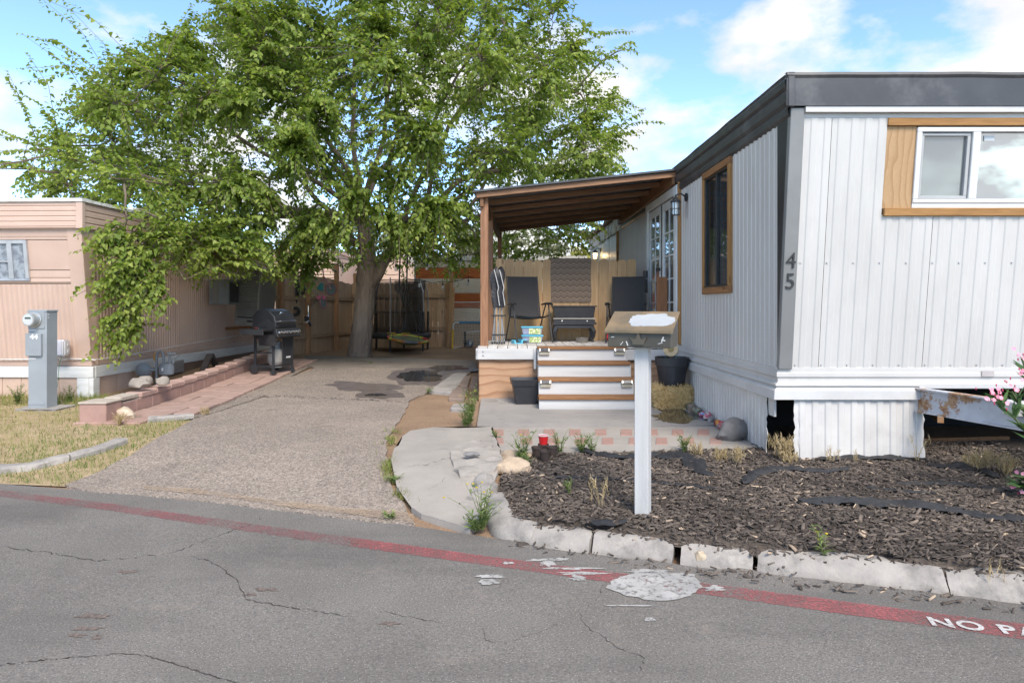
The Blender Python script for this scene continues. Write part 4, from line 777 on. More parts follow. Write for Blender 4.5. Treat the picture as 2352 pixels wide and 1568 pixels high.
bolt = MB().lathe([(.0001, -.006), (.013, -.006), (.013, .002), (.006, .008), (.0001, .008)], 8).mesh('bolt', SCW)
for z in (.69, .745): put('bolt', bolt, porch, Vector((-.345, 9.757, z)) - porch.location, (R(90), 0, 0))
for y in (9.84, 11.42, 14.45): x = lx(y) + .03; MB().box(x, x + (.115 if y < 11 else .09), y, y + .12, DK_Z + .001 if y > 10 else .63, 3.0 - .0).build('post', PWD, porch, w=True, bev=.006)
def rz_(x, y): return 3.02 + .31 * (x + .42) / 2.87
MB().hexa([(lx(9.8) + .03, 9.78, 2.82), (lx(9.8) + .08, 9.78, 2.82), (lx(14.6) + .08, 14.6, 2.82), (lx(14.6) + .03, 14.6, 2.82)], [(lx(9.8) + .03, 9.78, 3.0), (lx(9.8) + .08, 9.78, 3.0), (lx(14.6) + .08, 14.6, 3.0), (lx(14.6) + .03, 14.6, 3.0)]).build('beam', PWY, porch, w=True, bev=.004)
MB().box(2.36, 2.40, 9.75, 14.62, 3.13, 3.315).build('ledger', PWY, porch, w=True, bev=.004)
for k in range(7):
    y = 9.76 + k * .795; a = (lx(y) - .02, y, rz_(lx(y), y) - .045); b_ = (2.43 if k == 0 else 2.36, y, rz_(2.36, y) - .045)
    MB().bar(a, b_, .04, .075).build('rafter', PWX, porch, w=True, bev=.004)
ROOFM = mat('dark_metal_roofing', (.10, .10, .105), (.075, .075, .08), 2, .45, .1, 10)
MB().corr(9.70, 14.70, -.48, 2.44, .15, .016, lambda u, x, d: (x + (.04 * (u - 9.8) if x < 0 else 0), u, rz_(x, u) + .006 + d), 1, ((0, 0), (.3, 0), (.45, 1), (.6, 1), (.75, 0), (1, 0))).build('roof_sheet', ROOFM, porch, w=True)
MB().hexa([(-.49, 9.695, 3.01), (2.44, 9.695, 3.325), (2.44, 9.71, 3.325), (-.49, 9.71, 3.01)], [(-.49, 9.695, 3.038), (2.44, 9.695, 3.352), (2.44, 9.71, 3.352), (-.49, 9.71, 3.038)]).build('drip_edge', CHAR, porch, w=True)
# stairs with solar step lights
TRD = wood('brown_tread_wood', (.38, .19, .085), (.24, .115, .05), 0, .65, grey=None); TRT = wood('weathered_tread', (.30, .23, .18), (.22, .16, .125), 0, .8)
st = thing('porch_stairs', 'white porch stairs with four brown wooden treads', 'stairs', (1.05, 9.2, 0))
lv = [(9.56, .827, .43, 1.665), (9.29, .632, .425, 1.675), (9.08, .430, .42, 1.685), (8.87, .218, .415, 1.695)]
for i, (y, z, x0, x1) in enumerate(lv):
    yb = lv[i - 1][0] + .05 if i else 9.76
    MB().box(x0 - .005, x1 + .005, y, yb, z - .042, z).build('tread', TRD, st, w=True, bev=.005)
    MB().box(x0 + .0, x1 - .0, y + .03, y + .052, (lv[i + 1][1] if i < 3 else .045), z - .043).build('riser', RIM, st, w=True, bev=.003)
for x in (.43, 1.665): MB().prism([(8.93, .04), (8.93, .18), (9.13, .18), (9.13, .39), (9.34, .39), (9.34, .59), (9.61, .59), (9.61, .78), (9.76, .78), (9.76, .04)], lambda y, z: (x, y, z), lambda y, z: (x + .028, y, z)).build('stringer', RIM, st, w=True)
SOL = mat('solar_panel', (.03, .03, .04), (.05, .05, .06), 30, .2, 0); SST = mat('brushed_steel', (.55, .55, .53), (.45, .45, .43), 8, .3, .05, metal=.7); LEN = mat('amber_lens', (.40, .37, .29), (.33, .30, .24), 12, .25, .1)
for y, zt, x0, x1 in ((9.56 + .03, .765, .445, 1.65), (9.08 + .03, .37, .435, 1.67)):
    for x in (x0, x1 - .15):
        h = put('step_light', MB().hexa([(x, y - .055, zt), (x + .15, y - .055, zt), (x + .15, y, zt), (x, y, zt)], [(x, y - .03, zt + .04), (x + .15, y - .03, zt + .04), (x + .15, y, zt + .055), (x, y, zt + .055)]).mesh('step_light', SST, bev=.004, M=WM[st.name].inverted()), st)
        MB().hexa([(x + .02, y - .056, zt + .006), (x + .13, y - .056, zt + .006), (x + .13, y - .05, zt + .006), (x + .02, y - .05, zt + .006)], [(x + .02, y - .034, zt + .04), (x + .13, y - .034, zt + .04), (x + .13, y - .03, zt + .042), (x + .02, y - .03, zt + .042)]).build('solar_cell', SOL, h, w=True)
        MB().box(x + .005, x + .145, y - .03, y, zt - .055, zt - .001).build('lens', LEN, h, w=True, bev=.004)
# privacy fence on the deck
PKT = wood('new_cedar_picket', (.64, .42, .225), (.54, .33, .165), 2, .7, .25)
df = thing('deck_fence', 'new pale cedar dog ear fence across the porch', 'fence', (1.0, 11.38, DK_Z))
def picket(w_, h, th=.016): c = w_ * .22; return [(0, 0), (w_, 0), (w_, h - c), (w_ - c, h), (c, h), (0, h - c)]
for k in range(15):
    x0 = -.19 + k * .156; h = 1.34 + random.uniform(-.018, .018); dy = random.uniform(-.004, .004)
    MB().prism(picket(.150, h), lambda a, b_: (x0 + a, 11.365 + dy, DK_Z + .005 + b_), lambda a, b_: (x0 + a, 11.381 + dy, DK_Z + .005 + b_)).build('picket', PKT, df, w=True)
for z in (1.15, 1.85): MB().box(-.2, 2.15, 11.385, 11.425, z, z + .085).build('rail', PKT, df, w=True, bev=.003)
MB().box(2.06, 2.15, 11.43, 11.52, DK_Z, 2.1).build('post', PKT, df, w=True)
MB().box(2.17, 2.26, 11.30, 11.335, DK_Z, 1.62).build('stub_board', CEDZ, df, w=True, bev=.003)
# zigzag rug over the fence
m, t, b, o = newmat('zigzag_rug'); v = coords(t, rnd=False); sx = t.nodes.new('ShaderNodeSeparateXYZ'); t.links.new(v, sx.inputs[0])
def mth(op, a, b_=None):
    n_ = t.nodes.new('ShaderNodeMath'); n_.operation = op
    for i, q_ in enumerate((a, b_)):
        if q_ is None: continue
        if isinstance(q_, (int, float)): n_.inputs[i].default_value = q_
        else: t.links.new(q_, n_.inputs[i])
    return n_.outputs[0]
tri = mth('ABSOLUTE', mth('SUBTRACT', mth('FRACT', mth('MULTIPLY', sx.outputs[0], 9.5)), .5)); zz = mth('ADD', mth('MULTIPLY', sx.outputs[2], 10.5), mth('MULTIPLY', tri, .8))
bnd = mth('FRACT', zz); wv = noise(t, coords(t, (1, 1, 5), rnd=False), 90, 2)
col = ramp(t, bnd, [(0, (.30, .225, .17)), (.28, (.30, .225, .17)), (.32, (.13, .085, .055)), (.5, (.22, .16, .115)), (.55, (.10, .065, .045)), (.72, (.32, .24, .185)), (.9, (.17, .12, .085))])
col = mix(t, ramp(t, wv, [(.4, 0), (.7, .55)]), col, (.10, .07, .05)); t.links.new(col, b.inputs['Base Color']); b.inputs['Roughness'].default_value = .95; bump(t, b, wv, .6, .006); RUG = m
V = []; nu, nv = 16, 30
for j in range(nv + 1):
    for i in range(nu + 1):
        u_, w_ = i / nu, j / nv; wx = .008 * mn.noise(Vector((u_ * 3, w_ * 5, 1)))
        if w_ < .78: q = w_ / .78; V.append((.725 + .67 * u_ + .006 * math.sin(q * 7), 11.352 + wx, 1.455 + .725 * q + .006 * mn.noise(Vector((u_ * 6, 0, 0))) * (1 - q)))
        elif w_ < .84: a = (w_ - .78) / .06; V.append((.725 + .67 * u_, 11.352 + .045 * a, 2.185 + .006 * math.sin(a * 3)))
        else: a = (w_ - .84) / .16; V.append((.725 + .67 * u_, 11.40 + wx, 2.18 - .3 * a))
rug = put('woven_rug', npmesh('woven_rug', V, [(j * (nu + 1) + i, j * (nu + 1) + i + 1, (j + 1) * (nu + 1) + i + 1, (j + 1) * (nu + 1) + i) for j in range(nv) for i in range(nu)], RUG, None, True)); tag(rug, 'brown zigzag woven rug hung over the porch fence', 'rug')
# ------------------------------------------------------------------ porch furniture
MESHF = mat('black_sling_fabric', (.014, .014, .017), (.022, .022, .026), 60, .75, .3, 300); FRM = mat('black_chair_tube', (.018, .018, .02), (.026, .026, .028), 10, .4, 0)
def chair(loc, rz, label):
    c = thing('folding_chair', label, 'chair', loc, rz, 'black folding chairs on the porch')
    V = []; nn, kk = 12, 8
    prof = [(-.25, .43), (-.1, .39), (.08, .385), (.16, .40), (.185, .45), (.21, .55), (.25, .72), (.29, .90), (.31, 1.02), (.325, 1.055)]
    for (y, z) in prof:
        for i in range(kk + 1):
            x = -.25 + .5 * i / kk; sag = .015 * math.sin(math.pi * i / kk); V.append((x, y + (sag if z > .45 else 0), z - (sag * 1.6 if z <= .45 else 0)))
    seat = [(j * (kk + 1) + i, j * (kk + 1) + i + 1, (j + 1) * (kk + 1) + i + 1, (j + 1) * (kk + 1) + i) for j in range(len(prof) - 1) for i in range(kk)]
    ns = 4 * (kk + 1); put('seat', npmesh('seat', V[:ns], seat[:3 * kk], MESHF, None, True), c); put('backrest', npmesh('backrest', V[ns - kk - 1:], seat[:6 * kk], MESHF, None, True), c)
    for s_ in (-1, 1):
        x = s_ * .262
        MB().tube([(x, -.26, .43), (x, .05, .395), (x, .17, .40)], .011, 8).build('seat_rail', FRM, c); MB().tube([(x, .17, .40), (x, .25, .72), (x, .325, 1.06)], .011, 8).build('back_rail', FRM, c)
        MB().tube([(s_ * .29, -.30, 0), (s_ * .29, -.17, .40), (s_ * .30, -.10, .60)], .011, 8).build('leg', FRM, c); MB().tube([(s_ * .275, .34, 0), (s_ * .28, .10, .42), (s_ * .29, .0, .60)], .011, 8).build('leg', FRM, c)
        MB().tube([(s_ * .30, -.26, .595), (s_ * .30, -.22, .612), (s_ * .30, .0, .615), (s_ * .29, .18, .60)], [.016, .02, .02, .012], 8).build('armrest', FRM, c)
    MB().tube([(-.29, -.30, .03), (.29, -.30, .03)], .01, 6).build('front_stretcher', FRM, c); MB().tube([(-.275, .33, .03), (.275, .33, .03)], .01, 6).build('rear_stretcher', FRM, c); return c
chair((.34, 10.85, DK_Z), R(18), 'black folding sling chair left of the rug, by the folded canopy'); chair((1.90, 10.85, DK_Z), R(-16), 'black folding sling chair right of the rug, behind the mailbox')
BLW = mat('black_painted_wood', (.022, .022, .025), (.032, .032, .035), 8, .4, .15, 30)
tb = thing('low_table', 'low black table with curved legs below the rug', 'table', (1.07, 11.05, DK_Z))
MB().box(-.35, .35, -.2, .2, .28, .315).build('table_top', BLW, tb, bev=.006); MB().box(-.31, .31, -.17, .17, .22, .279).build('apron', BLW, tb, bev=.004)
for sx_ in (-1, 1):
    for sy_ in (-1, 1): MB().tube([(sx_ * .28, sy_ * .15, .24), (sx_ * .31, sy_ * .165, .17), (sx_ * .305, sy_ * .165, .08), (sx_ * .285, sy_ * .15, .035), (sx_ * .30, sy_ * .16, .0)], [.045, .04, .028, .022, .032], 4).build('leg', BLW, tb, bev=.003)
tb2 = thing('small_chest', 'black flared chest with flat lid stacked on the low table', 'chest', (1.07, 11.05, DK_Z + .316))
MB().box(-.33, .33, -.18, .18, 0, .04).build('drawer_base', BLW, tb2, bev=.004); MB().hexa([(-.34, -.19, .05), (.34, -.19, .05), (.34, .19, .05), (-.34, .19, .05)], [(-.33, -.18, .07), (.33, -.18, .07), (.33, .18, .07), (-.33, .18, .07)]).build('molding', BLW, tb2)
MB().hexa([(-.31, -.16, .071), (.31, -.16, .071), (.31, .16, .071), (-.31, .16, .071)], [(-.335, -.185, .245), (.335, -.185, .245), (.335, .185, .245), (-.335, .185, .245)]).build('body', BLW, tb2, bev=.003); MB().box(-.36, .36, -.2, .2, .246, .266).build('lid', BLW, tb2, bev=.004)
for x in (-.2, .2): MB().lathe([(.0001, .02), (.012, .015), (.008, 0)], 8, M=Matrix.Translation((x, -.182, .02)) @ Matrix.Rotation(R(90), 4, 'X')).build('knob', SST, tb2)
# folded canopy chairs leaning by the corner post
CVR = mat('black_canvas', (.016, .017, .022), (.028, .029, .036), 6, .55, .5, 25, bdist=.02); GTB = mat('grey_tube', (.33, .33, .34), (.26, .26, .27), 6, .35, 0, metal=.4); PIP = mat('pale_piping', (.55, .55, .55), (.5, .5, .5))
fc = thing('folded_camp_chair', 'folded black camp chair with grey tubes beside the corner post', 'folded chair', (-.135, 10.35, DK_Z))
mb = MB(); V = []; a_n, z_n = 22, 14
for j in range(z_n + 1):
    z = .55 + .58 * j / z_n
    for k in range(a_n):
        a = 2 * math.pi * k / a_n; f = 1 + .28 * math.sin(3 * a + z * 5) + .18 * math.sin(7 * a + z * 9) + .12 * mn.noise(Vector((math.cos(a) * 3, math.sin(a) * 3, z * 6))); rr = .085 + .015 * math.sin(z * 6); tp = (1 - .55 * max(0, (j - 11) / 3) ** 1.2) * (.75 + .25 * min(1, j / 3)); V.append((math.cos(a) * rr * f * tp * 1.25, math.sin(a) * rr * f * tp, z + .05 * math.sin(2 * a) * (j > 10)))
mb.add(V, [(j * a_n + k, j * a_n + (k + 1) % a_n, (j + 1) * a_n + (k + 1) % a_n, (j + 1) * a_n + k) for j in range(z_n) for k in range(a_n)] + [tuple(z_n * a_n + k for k in range(a_n))]); mb.build('canvas_cover', CVR, fc, smooth=True)
for k, x in enumerate((-.03, .05)): MB().tube([(x - .03, -.10, 1.12), (x, -.115, 1.0), (x + .035, -.11, .85), (x + .02, -.105, .78), (x + .05, -.1, .58)], .006, 6).build('piping', PIP, fc)
for k in range(6): x = -.09 + k * .036; MB().cyl((x, -.04 + (k % 2) * .06, .02), (x * .6 + .02 * (-1) ** k, -.02 + (k % 3) * .03, .62), .0095, n=7).build('tube', GTB, fc)
for k in range(6): MB().box(-.105 + k * .036, -.075 + k * .036, -.06 + (k % 2) * .06, -.02 + (k % 2) * .06, 0, .035).build('foot', FRM, fc, bev=.004)
for z in (.13, .42): MB().box(-.1, .115, -.05, -.03, z, z + .022).build('cross_joint', FRM, fc)
# small things on the deck
BOXC = glassy('clear_plastic', (.35, .42, .58), .08, .45, .15); LID = mat('cyan_lid', (.12, .46, .62), (.10, .40, .56), 4, .35, 0); BLB = mat('box_label', (.75, .72, .45), (.25, .36, .12), 40, .5, 0, lo=.42, hi=.58); 
for i in range(2):
    t_ = thing('plastic_box', ('clear storage box with blue lid, upper of two under left chair', 'clear storage box with blue lid, lower of two on the deck')[1 - i], 'plastic box', (.385, 10.62, DK_Z + i * .131), R(2 - 4 * i), 'storage boxes on the deck')
    MB().hexa([(-.14, -.09, 0), (.14, -.09, 0), (.14, .09, 0), (-.14, .09, 0)], [(-.16, -.105, .105), (.16, -.105, .105), (.16, .105, .105), (-.16, .105, .105)]).build('tub', BOXC, t_, bev=.008); MB().box(-.17, .17, -.115, .115, .106, .128).build('lid', LID, t_, bev=.007)
    MB().hexa([(-.05, -.0955, .012), (.13, -.0955, .012), (.13, -.093, .012), (-.05, -.093, .012)], [(-.045, -.1065, .098), (.135, -.1065, .098), (.135, -.1035, .098), (-.045, -.1035, .098)]).build('label_card', BLB, t_); MB().box(-.12, .12, -.07, .07, .008, .07).build('contents', mat('toy_contents', (.22, .35, .62), (.55, .25, .4), 30, .5, 0, lo=.4, hi=.6), t_)
sc_ = thing('blue_scoop', 'bright blue plastic scoop lying left of the storage boxes', 'scoop', (.15, 10.45, DK_Z), R(25)); MB().prism([(-.07, 0), (.07, 0), (.075, .06), (.05, .068), (.045, .012), (-.045, .012), (-.05, .06), (-.075, .052)], lambda a, b_: (a, -.06, b_), lambda a, b_: (a, .06, b_)).build('tray', LID, sc_); MB().tube([(.06, 0, .045), (.12, 0, .055), (.16, 0, .05)], .011, 8).build('handle', LID, sc_)
MB_ = MB().lathe([(.06, 0), (.085, .0), (.1, .075), (.105, .08), (.094, .076), (.08, .012), (.0001, .01)], 20, (0, 0, 0)); o = MB_.build('pet_bowl', mat('dull_steel', (.30, .28, .25), (.22, .2, .18), 6, .35, .1, metal=.6), smooth=True); o.location = (1.18, 10.75, DK_Z); tag(o, 'dull steel pet bowl under the low black table', 'bowl')
REDP = mat('red_plastic', (.55, .02, .025), (.48, .018, .02), 3, .3, 0)
o = MB().lathe([(.0001, 0), (.05, 0), (.075, .12), (.079, .125), (.072, .12), (.046, .008), (.0001, .008)], 18).build('red_cup', REDP, smooth=True); o.location = (1.56, 10.72, DK_Z + .075); o.rotation_euler = (R(70), 0, R(70)); tag(o, 'red plastic cup tipped over on deck beside right chair', 'cup')
pl = thing('pole_lamp', 'slim black pole lamp leaning beside the right porch chair', 'pole', (2.26, 11.15, DK_Z)); MB().cyl((0, 0, 0), (0, 0, .78), .016, n=10).build('shaft', GTB, pl); MB().cyl((0, 0, .79), (0, 0, 1.02), .035, n=12).build('grip', BLK, pl); MB().cyl((0, 0, 1.03), (0, 0, 1.15), .038, n=12).build('head', BLK, pl); MB().cyl((0, 0, 1.015), (0, 0, 1.035), .036, n=12).build('collar', GTB, pl); MB().box(-.07, -.05, .02, .05, 0, .8).build('side_bar', CEDZ, pl)
o = MB().box(-.1, .06, -.02, .02, 0, 1.0).build('loose_board', wood('brown_loose_board', (.27, .13, .065), (.19, .09, .045), 2), bev=.004); o.location = (2.28, 9.98, DK_Z); o.rotation_euler = (0, 0, R(8)); tag(o, 'short brown board standing upright beside the glazed door', 'board')
# ------------------------------------------------------------------ mailbox on its post
mbx = thing('mailbox', 'olive wall mailbox with paint smeared lid on white post', 'mailbox', (.900, 4.53, -.02), R(-24))
PST = mat('white_post_paint', (.55, .54, .53), (.48, .47, .46), 3, .5, .25, 30, stretch=(3, 3, .25), dirt=.5, dirtc=(.33, .32, .31), dscale=4)
MB().box(-.046, .046, -.046, .046, -.05, 1.165).build('post', PST, mbx, bev=.004)
OLV = mat('olive_brown_enamel', (.062, .053, .037), (.045, .039, .028), 5, .38, .15, 30, dirt=.4, dirtc=(.03, .025, .018)); OLL = mat('faded_tan_lid', (.25, .17, .09), (.13, .10, .06), 5, .45, .15, 40, dirt=.5, dirtc=(.11, .09, .06))
MB().prism([(-.125, 1.150), (.115, 1.150), (.115, 1.365), (.10, 1.367), (-.118, 1.250)], lambda y, z: (-.205, y, z), lambda y, z: (.205, y, z)).build('box', OLV, mbx, bev=.004)
lid_n = Vector((0, -math.sin(R(26.5)), math.cos(R(26.5)))); ld = put('lid', MB().prism([(-.142, 1.258), (-.142, 1.243), (-.137, 1.243), (-.133, 1.252), (.115, 1.372), (.114, 1.381)], lambda y, z: (-.222, y, z), lambda y, z: (.222, y, z)).mesh('lid', OLL), mbx)
mb = MB(); pts = blob(.05, .52, .14, .34, 4, 48, .28, .7); mb.prism(pts, lambda a, s_: (a, -.141 + .255 * s_, 1.2585 + .1225 * s_ + .0005), lambda a, s_: (a, -.141 + .255 * s_ - .001, 1.2585 + .1225 * s_ + .0035)); mb.build('paint_smear', mat('pale_paint_smear', (.42, .43, .435), (.36, .37, .375), 5, .4, .3, 30), ld)
crown = [(-.036, 0), (.036, 0), (.038, .014), (.056, .052), (.044, .044), (.033, .034), (.018, .036), (.008, .062), (.012, .068), (0, .078), (-.012, .068), (-.008, .062), (-.018, .036), (-.033, .034), (-.044, .044), (-.056, .052), (-.038, .014)]
MB().prism(crown, lambda a, b_: (a - .0, -.122, 1.168 + b_), lambda a, b_: (a - .0, -.136, 1.168 + b_)).build('crown_emblem', mat('emblem_olive', (.085, .073, .052), (.065, .055, .04), 5, .35, 0), mbx)
for i, (x, z, a, l) in enumerate([(-.11, 1.175, .9, .028), (-.075, 1.175, 1.9, .03), (.14, 1.18, .3, .03), (.155, 1.205, 1.2, .035), (-.17, 1.215, .1, .02), (.16, 1.2, -.3, .025)]): MB().bar((x - math.cos(a) * l / 2, -.1265, z - math.sin(a) * l / 2), (x + math.cos(a) * l / 2, -.1265, z + math.sin(a) * l / 2), .003, .004 + .003 * (i % 2)).build('paint_streak', PIP, mbx)
# ------------------------------------------------------------------ planters, straw bale, garden ornament
PLB = mat('black_plastic', (.022, .023, .027), (.03, .031, .036), 5, .42, .15, 40)
sp_ = thing('square_planter', 'empty black square planter left of the porch stairs', 'planter', (.25, 9.42, .052), R(4))
MB().hexa([(-.135, -.135, 0), (.135, -.135, 0), (.135, .135, 0), (-.135, .135, 0)], [(-.18, -.18, .27), (.18, -.18, .27), (.18, .18, .27), (-.18, .18, .27)]).build('tub', PLB, sp_, bev=.008)
mb = MB(); 
for (a, z0, b_, z1) in ((.19, .26, .205, .345),):
    o4 = lambda r, z: [(-r, -r, z), (r, -r, z), (r, r, z), (-r, r, z)]; mb.add(o4(a, z0) + o4(b_, z1) + o4(b_ - .02, z1) + o4(a - .02, .28), [(i + k * 4, (i + 1) % 4 + k * 4, (i + 1) % 4 + k * 4 + 4, i + k * 4 + 4) for k in range(3) for i in range(4)])
mb.build('rim', PLB, sp_)
bl = thing('straw_bale', 'small straw bale carrying the round planter by the skirting', 'straw bale', (2.19, 9.08, .055), R(3)); STR = tinted('straw', (.56, .37, .14), (.90, .68, .36), .85)
MB().box(-.22, .22, -.17, .17, .01, .27).build('core', mat('straw_core', (.55, .37, .15), (.40, .26, .09), 30, .9, .5), bl, bev=.03)
k = 2600; fa = rng.integers(0, 5, k); uu = rng.uniform(-1, 1, (k, 2)); pos = np.zeros((k, 3)); nr = np.zeros((k, 3))
for i in range(k):
    a, b_ = uu[i]
    if fa[i] == 0: pos[i] = (a * .225, -.172, .14 + b_ * .14); nr[i] = (0, -1, 0)
    elif fa[i] == 1: pos[i] = (a * .225, b_ * .17, .275); nr[i] = (0, 0, 1)
    elif fa[i] == 2: pos[i] = (-.222, a * .17, .14 + b_ * .14); nr[i] = (-1, 0, 0)
    elif fa[i] == 3: pos[i] = (.222, a * .17, .14 + b_ * .14); nr[i] = (1, 0, 0)
    else: pos[i] = (a * .23, -.17 + .01, .02 + (b_ + 1) * .01); nr[i] = (0, -1, 0)
d_ = rng.normal(0, 1, (k, 3)) + nr * .25; SV = [(-.5, -.5, 0), (.5, -.5, 0), (.5, .5, 0), (-.5, .5, 0), (0, -.5, 1), (0, .5, 1)]; SF = [(0, 1, 4), (2, 3, 5), ]; TFs = [(0, 3, 5, 4), (1, 4, 5, 2)]
put('straw_stalks', scatter('straw_stalks', SV, TFs, basis(d_, nr + rng.normal(0, .2, (k, 3)), np.stack([rng.uniform(.003, .006, k), rng.uniform(.05, .16, k), np.full(k, .003)], 1)), pos, rng.random(k), STR), bl)['kind'] = 'stuff'
rp_ = thing('round_planter', 'large round black planter standing on the straw bale', 'planter', (2.19, 9.08, .335)); MB().lathe([(.0001, 0), (.155, 0), (.165, .02), (.205, .27), (.215, .275), (.222, .38), (.228, .385), (.205, .385), (.2, .33), (.0001, .32)], 28).build('pot', PLB, rp_, smooth=True); MB().lathe([(.0001, .325), (.2, .325)], 20).build('soil', MT['mulch_bed'], rp_)
sf = thing('sunflower_ornament', 'sunflower garden stake with red hatted gnome in round planter', 'ornament', (2.15, 8.98, .53)); CRM = mat('cream_ceramic', (.62, .50, .32), (.5, .38, .22), 12, .6, .2)
Mx = Matrix.Translation((0, 0, .30)) @ Matrix.Rotation(R(90), 4, 'X')
for k in range(22): a = 2 * math.pi * k / 22; MB().hexa([(-.012, .04, -.004), (.012, .04, -.004), (.017, .10, -.004), (-.017, .10, -.004)], [(-.010, .04, .006), (.010, .04, .006), (.010, .095, .008), (-.010, .095, .008)], Mx @ Matrix.Rotation(a, 4, 'Z') @ Matrix.Rotation(R(8), 4, 'X')).build('petal', CRM, sf)
MB().lathe([(.0001, .022), (.03, .02), (.034, .012), (.034, 0)], 18, M=Mx).build('flower_centre', mat('olive_centre', (.33, .27, .12), (.26, .2, .08)), sf); MB().lathe([(.034, .012), (.048, .012), (.052, 0)], 18, M=Mx).build('centre_ring', mat('terracotta_ring', (.48, .25, .14), (.4, .2, .1)), sf); MB().cyl((0, .01, 0), (0, .01, .25), .008, n=8).build('stem', mat('green_stem', (.08, .25, .12), (.06, .2, .1)), sf)
for s_ in (-1, 1): MB().prism([(0, .13), (s_ * .03, .15), (s_ * .075, .20), (s_ * .07, .14), (s_ * .03, .10)], lambda a, b_: (a, -.002, b_), lambda a, b_: (a, .006, b_)).build('leaf', mat('teal_leaf', (.06, .30, .22), (.05, .25, .18)), sf)
MB().lathe([(.04, .09), (.035, .12), (.02, .16), (.0001, .195)], 14, (0, -.02, 0)).build('gnome_hat', mat('pink_red_hat', (.55, .05, .09), (.48, .04, .08)), sf, smooth=True); MB().lathe([(.0001, .05), (.038, .06), (.042, .085), (.03, .10), (.0001, .10)], 14, (0, -.02, 0)).build('gnome_beard', PIP, sf, smooth=True); MB().lathe([(.0001, -.012), (.011, 0), (.0001, .012)], 8, (0, -.06, .09)).build('gnome_nose', mat('skin_nose', (.6, .36, .28), (.55, .33, .25)), sf)
# nursery pots and red cup
NPT = mat('brown_nursery_pot', (.06, .042, .035), (.045, .032, .027), 6, .5, .1); pm = MB().lathe([(.0001, 0), (.034, 0), (.046, .088), (.051, .09), (.051, .105), (.045, .105), (.033, .01), (.0001, .01)], 18).mesh('nursery_pot', NPT, True)
soil_m = MB().lathe([(.0001, .07), (.041, .07)], 12).mesh('soil', MT['mulch_bed'])
for x, y, lb in ((1251, 1066, 'brown nursery pot in front of the red cup'), (1233, 1057, 'brown nursery pot left, half behind the front one'), (1268, 1056, 'brown nursery pot right, half behind the front one'), (1248, 1050, 'brown nursery pot holding the red cup')):
    p = G(x, y); t_ = thing('nursery_pot', lb, 'plant pot', (p.x, p.y, p.z + .02), group='nursery pots at the mulch edge'); put('pot', pm, t_); put('soil', soil_m, t_)
p = G(1248, 1050); rc = thing('red_party_cup', 'red party cup with white rim stuck in a nursery pot', 'cup', (p.x, p.y, p.z + .095)); MB().lathe([(.033, 0), (.047, .105)], 20).build('wall', REDP, rc, smooth=True); MB().lathe([(.046, .103), (.051, .106), (.050, .112), (.045, .11), (.034, .01), (.0001, .01)], 20).build('rim', PIP, rc, smooth=True)
# ------------------------------------------------------------------ painted rocks and boulder along the skirting
cols = [('dull maroon', (.12, .035, .05), (.30, .17, .13)), ('white with bright dabs', (.50, .48, .46), (.45, .12, .10)), ('mossy grey', (.16, .15, .10), (.26, .24, .20)), ('tan striped', (.33, .22, .15), (.17, .13, .10)), ('grey green', (.26, .25, .17), (.17, .16, .12)), ('sky blue and red', (.16, .40, .62), (.52, .05, .05)), ('white and pink', (.52, .46, .46), (.45, .10, .14)), ('plain grey', (.24, .22, .21), (.17, .16, .15)), ('deep red', (.30, .03, .05), (.12, .02, .04)), ('red and orange', (.45, .05, .03), (.55, .22, .04)), ('grey with red dots', (.27, .25, .23), (.42, .05, .06)), ('navy and pale blue', (.07, .14, .30), (.36, .45, .52)), ('light blue', (.13, .36, .62), (.35, .52, .66)), ('pink and black', (.50, .18, .20), (.05, .04, .05)), ('brown and orange', (.25, .12, .05), (.10, .06, .04))]
rp0 = [(1592, 936), (1604, 944), (1612, 949), (1620, 952), (1628, 960), (1638, 966), (1646, 974), (1658, 978), (1664, 986), (1672, 990), (1682, 994), (1694, 990), (1694, 1002), (1674, 1008), (1690, 1014)]
for i, ((nm, c1, c2), (x, y)) in enumerate(zip(cols, rp0)):
    p = G(x, y); s = random.uniform(.045, .072); px_ = min(p.x, 2.375)
    o = put('painted_rock', rock_mesh('painted_rock', mat('paint_' + nm.replace(' ', '_'), c1, c2, 16, .55, .2, 60, lo=.46, hi=.54), s, s * .8, s * .8, i + 1, .35)); o.location = (px_, p.y, p.z + .05 + s * .55); o.rotation_euler = (random.uniform(-.4, .4), random.uniform(-.6, .3), random.uniform(0, 6)); tag(o, nm + ' painted rock, ' + ORD[i] + ' from the straw bale along the skirting', 'rock', 'painted rocks along the skirting')
p = G(1706, 1018); o = put('boulder', rock_mesh('boulder', mat('grey_boulder', (.20, .185, .175), (.13, .12, .115), 9, .75, .5, 50), .17, .11, .125, 33, .22, 3)); o.location = (2.30, p.y + .02, p.z + .12); o.rotation_euler = (R(10), R(-22), R(15)); tag(o, 'smooth grey boulder leaning on the white skirting', 'rock')
p = G(1180, 1085); o = put('limestone_block', rock_mesh('limestone_block', mat('limestone', (.55, .42, .30), (.40, .30, .21), 7, .95, .8, 30, bdist=.02), .15, .12, .075, 12, .35, 3)); o.location = (p.x, p.y, p.z + .05); tag(o, 'tan pitted limestone block at the mulch bed corner', 'rock')
p = G(1182, 1056); o = put('limestone_block', rock_mesh('limestone_block', bpy.data.materials['limestone'], .14, .09, .05, 19, .3, 3)); o.location = (p.x, p.y, p.z + .035); tag(o, 'flat tan limestone behind the pitted block, near the weeds', 'rock')
p = G(1110, 1128); o = put('grey_rubble', rock_mesh('grey_rubble', STN, .09, .07, .08, 5, .3)); o.location = (p.x, p.y, p.z + .07); tag(o, 'grey concrete rubble beside the leaning kerb stub', 'rock')
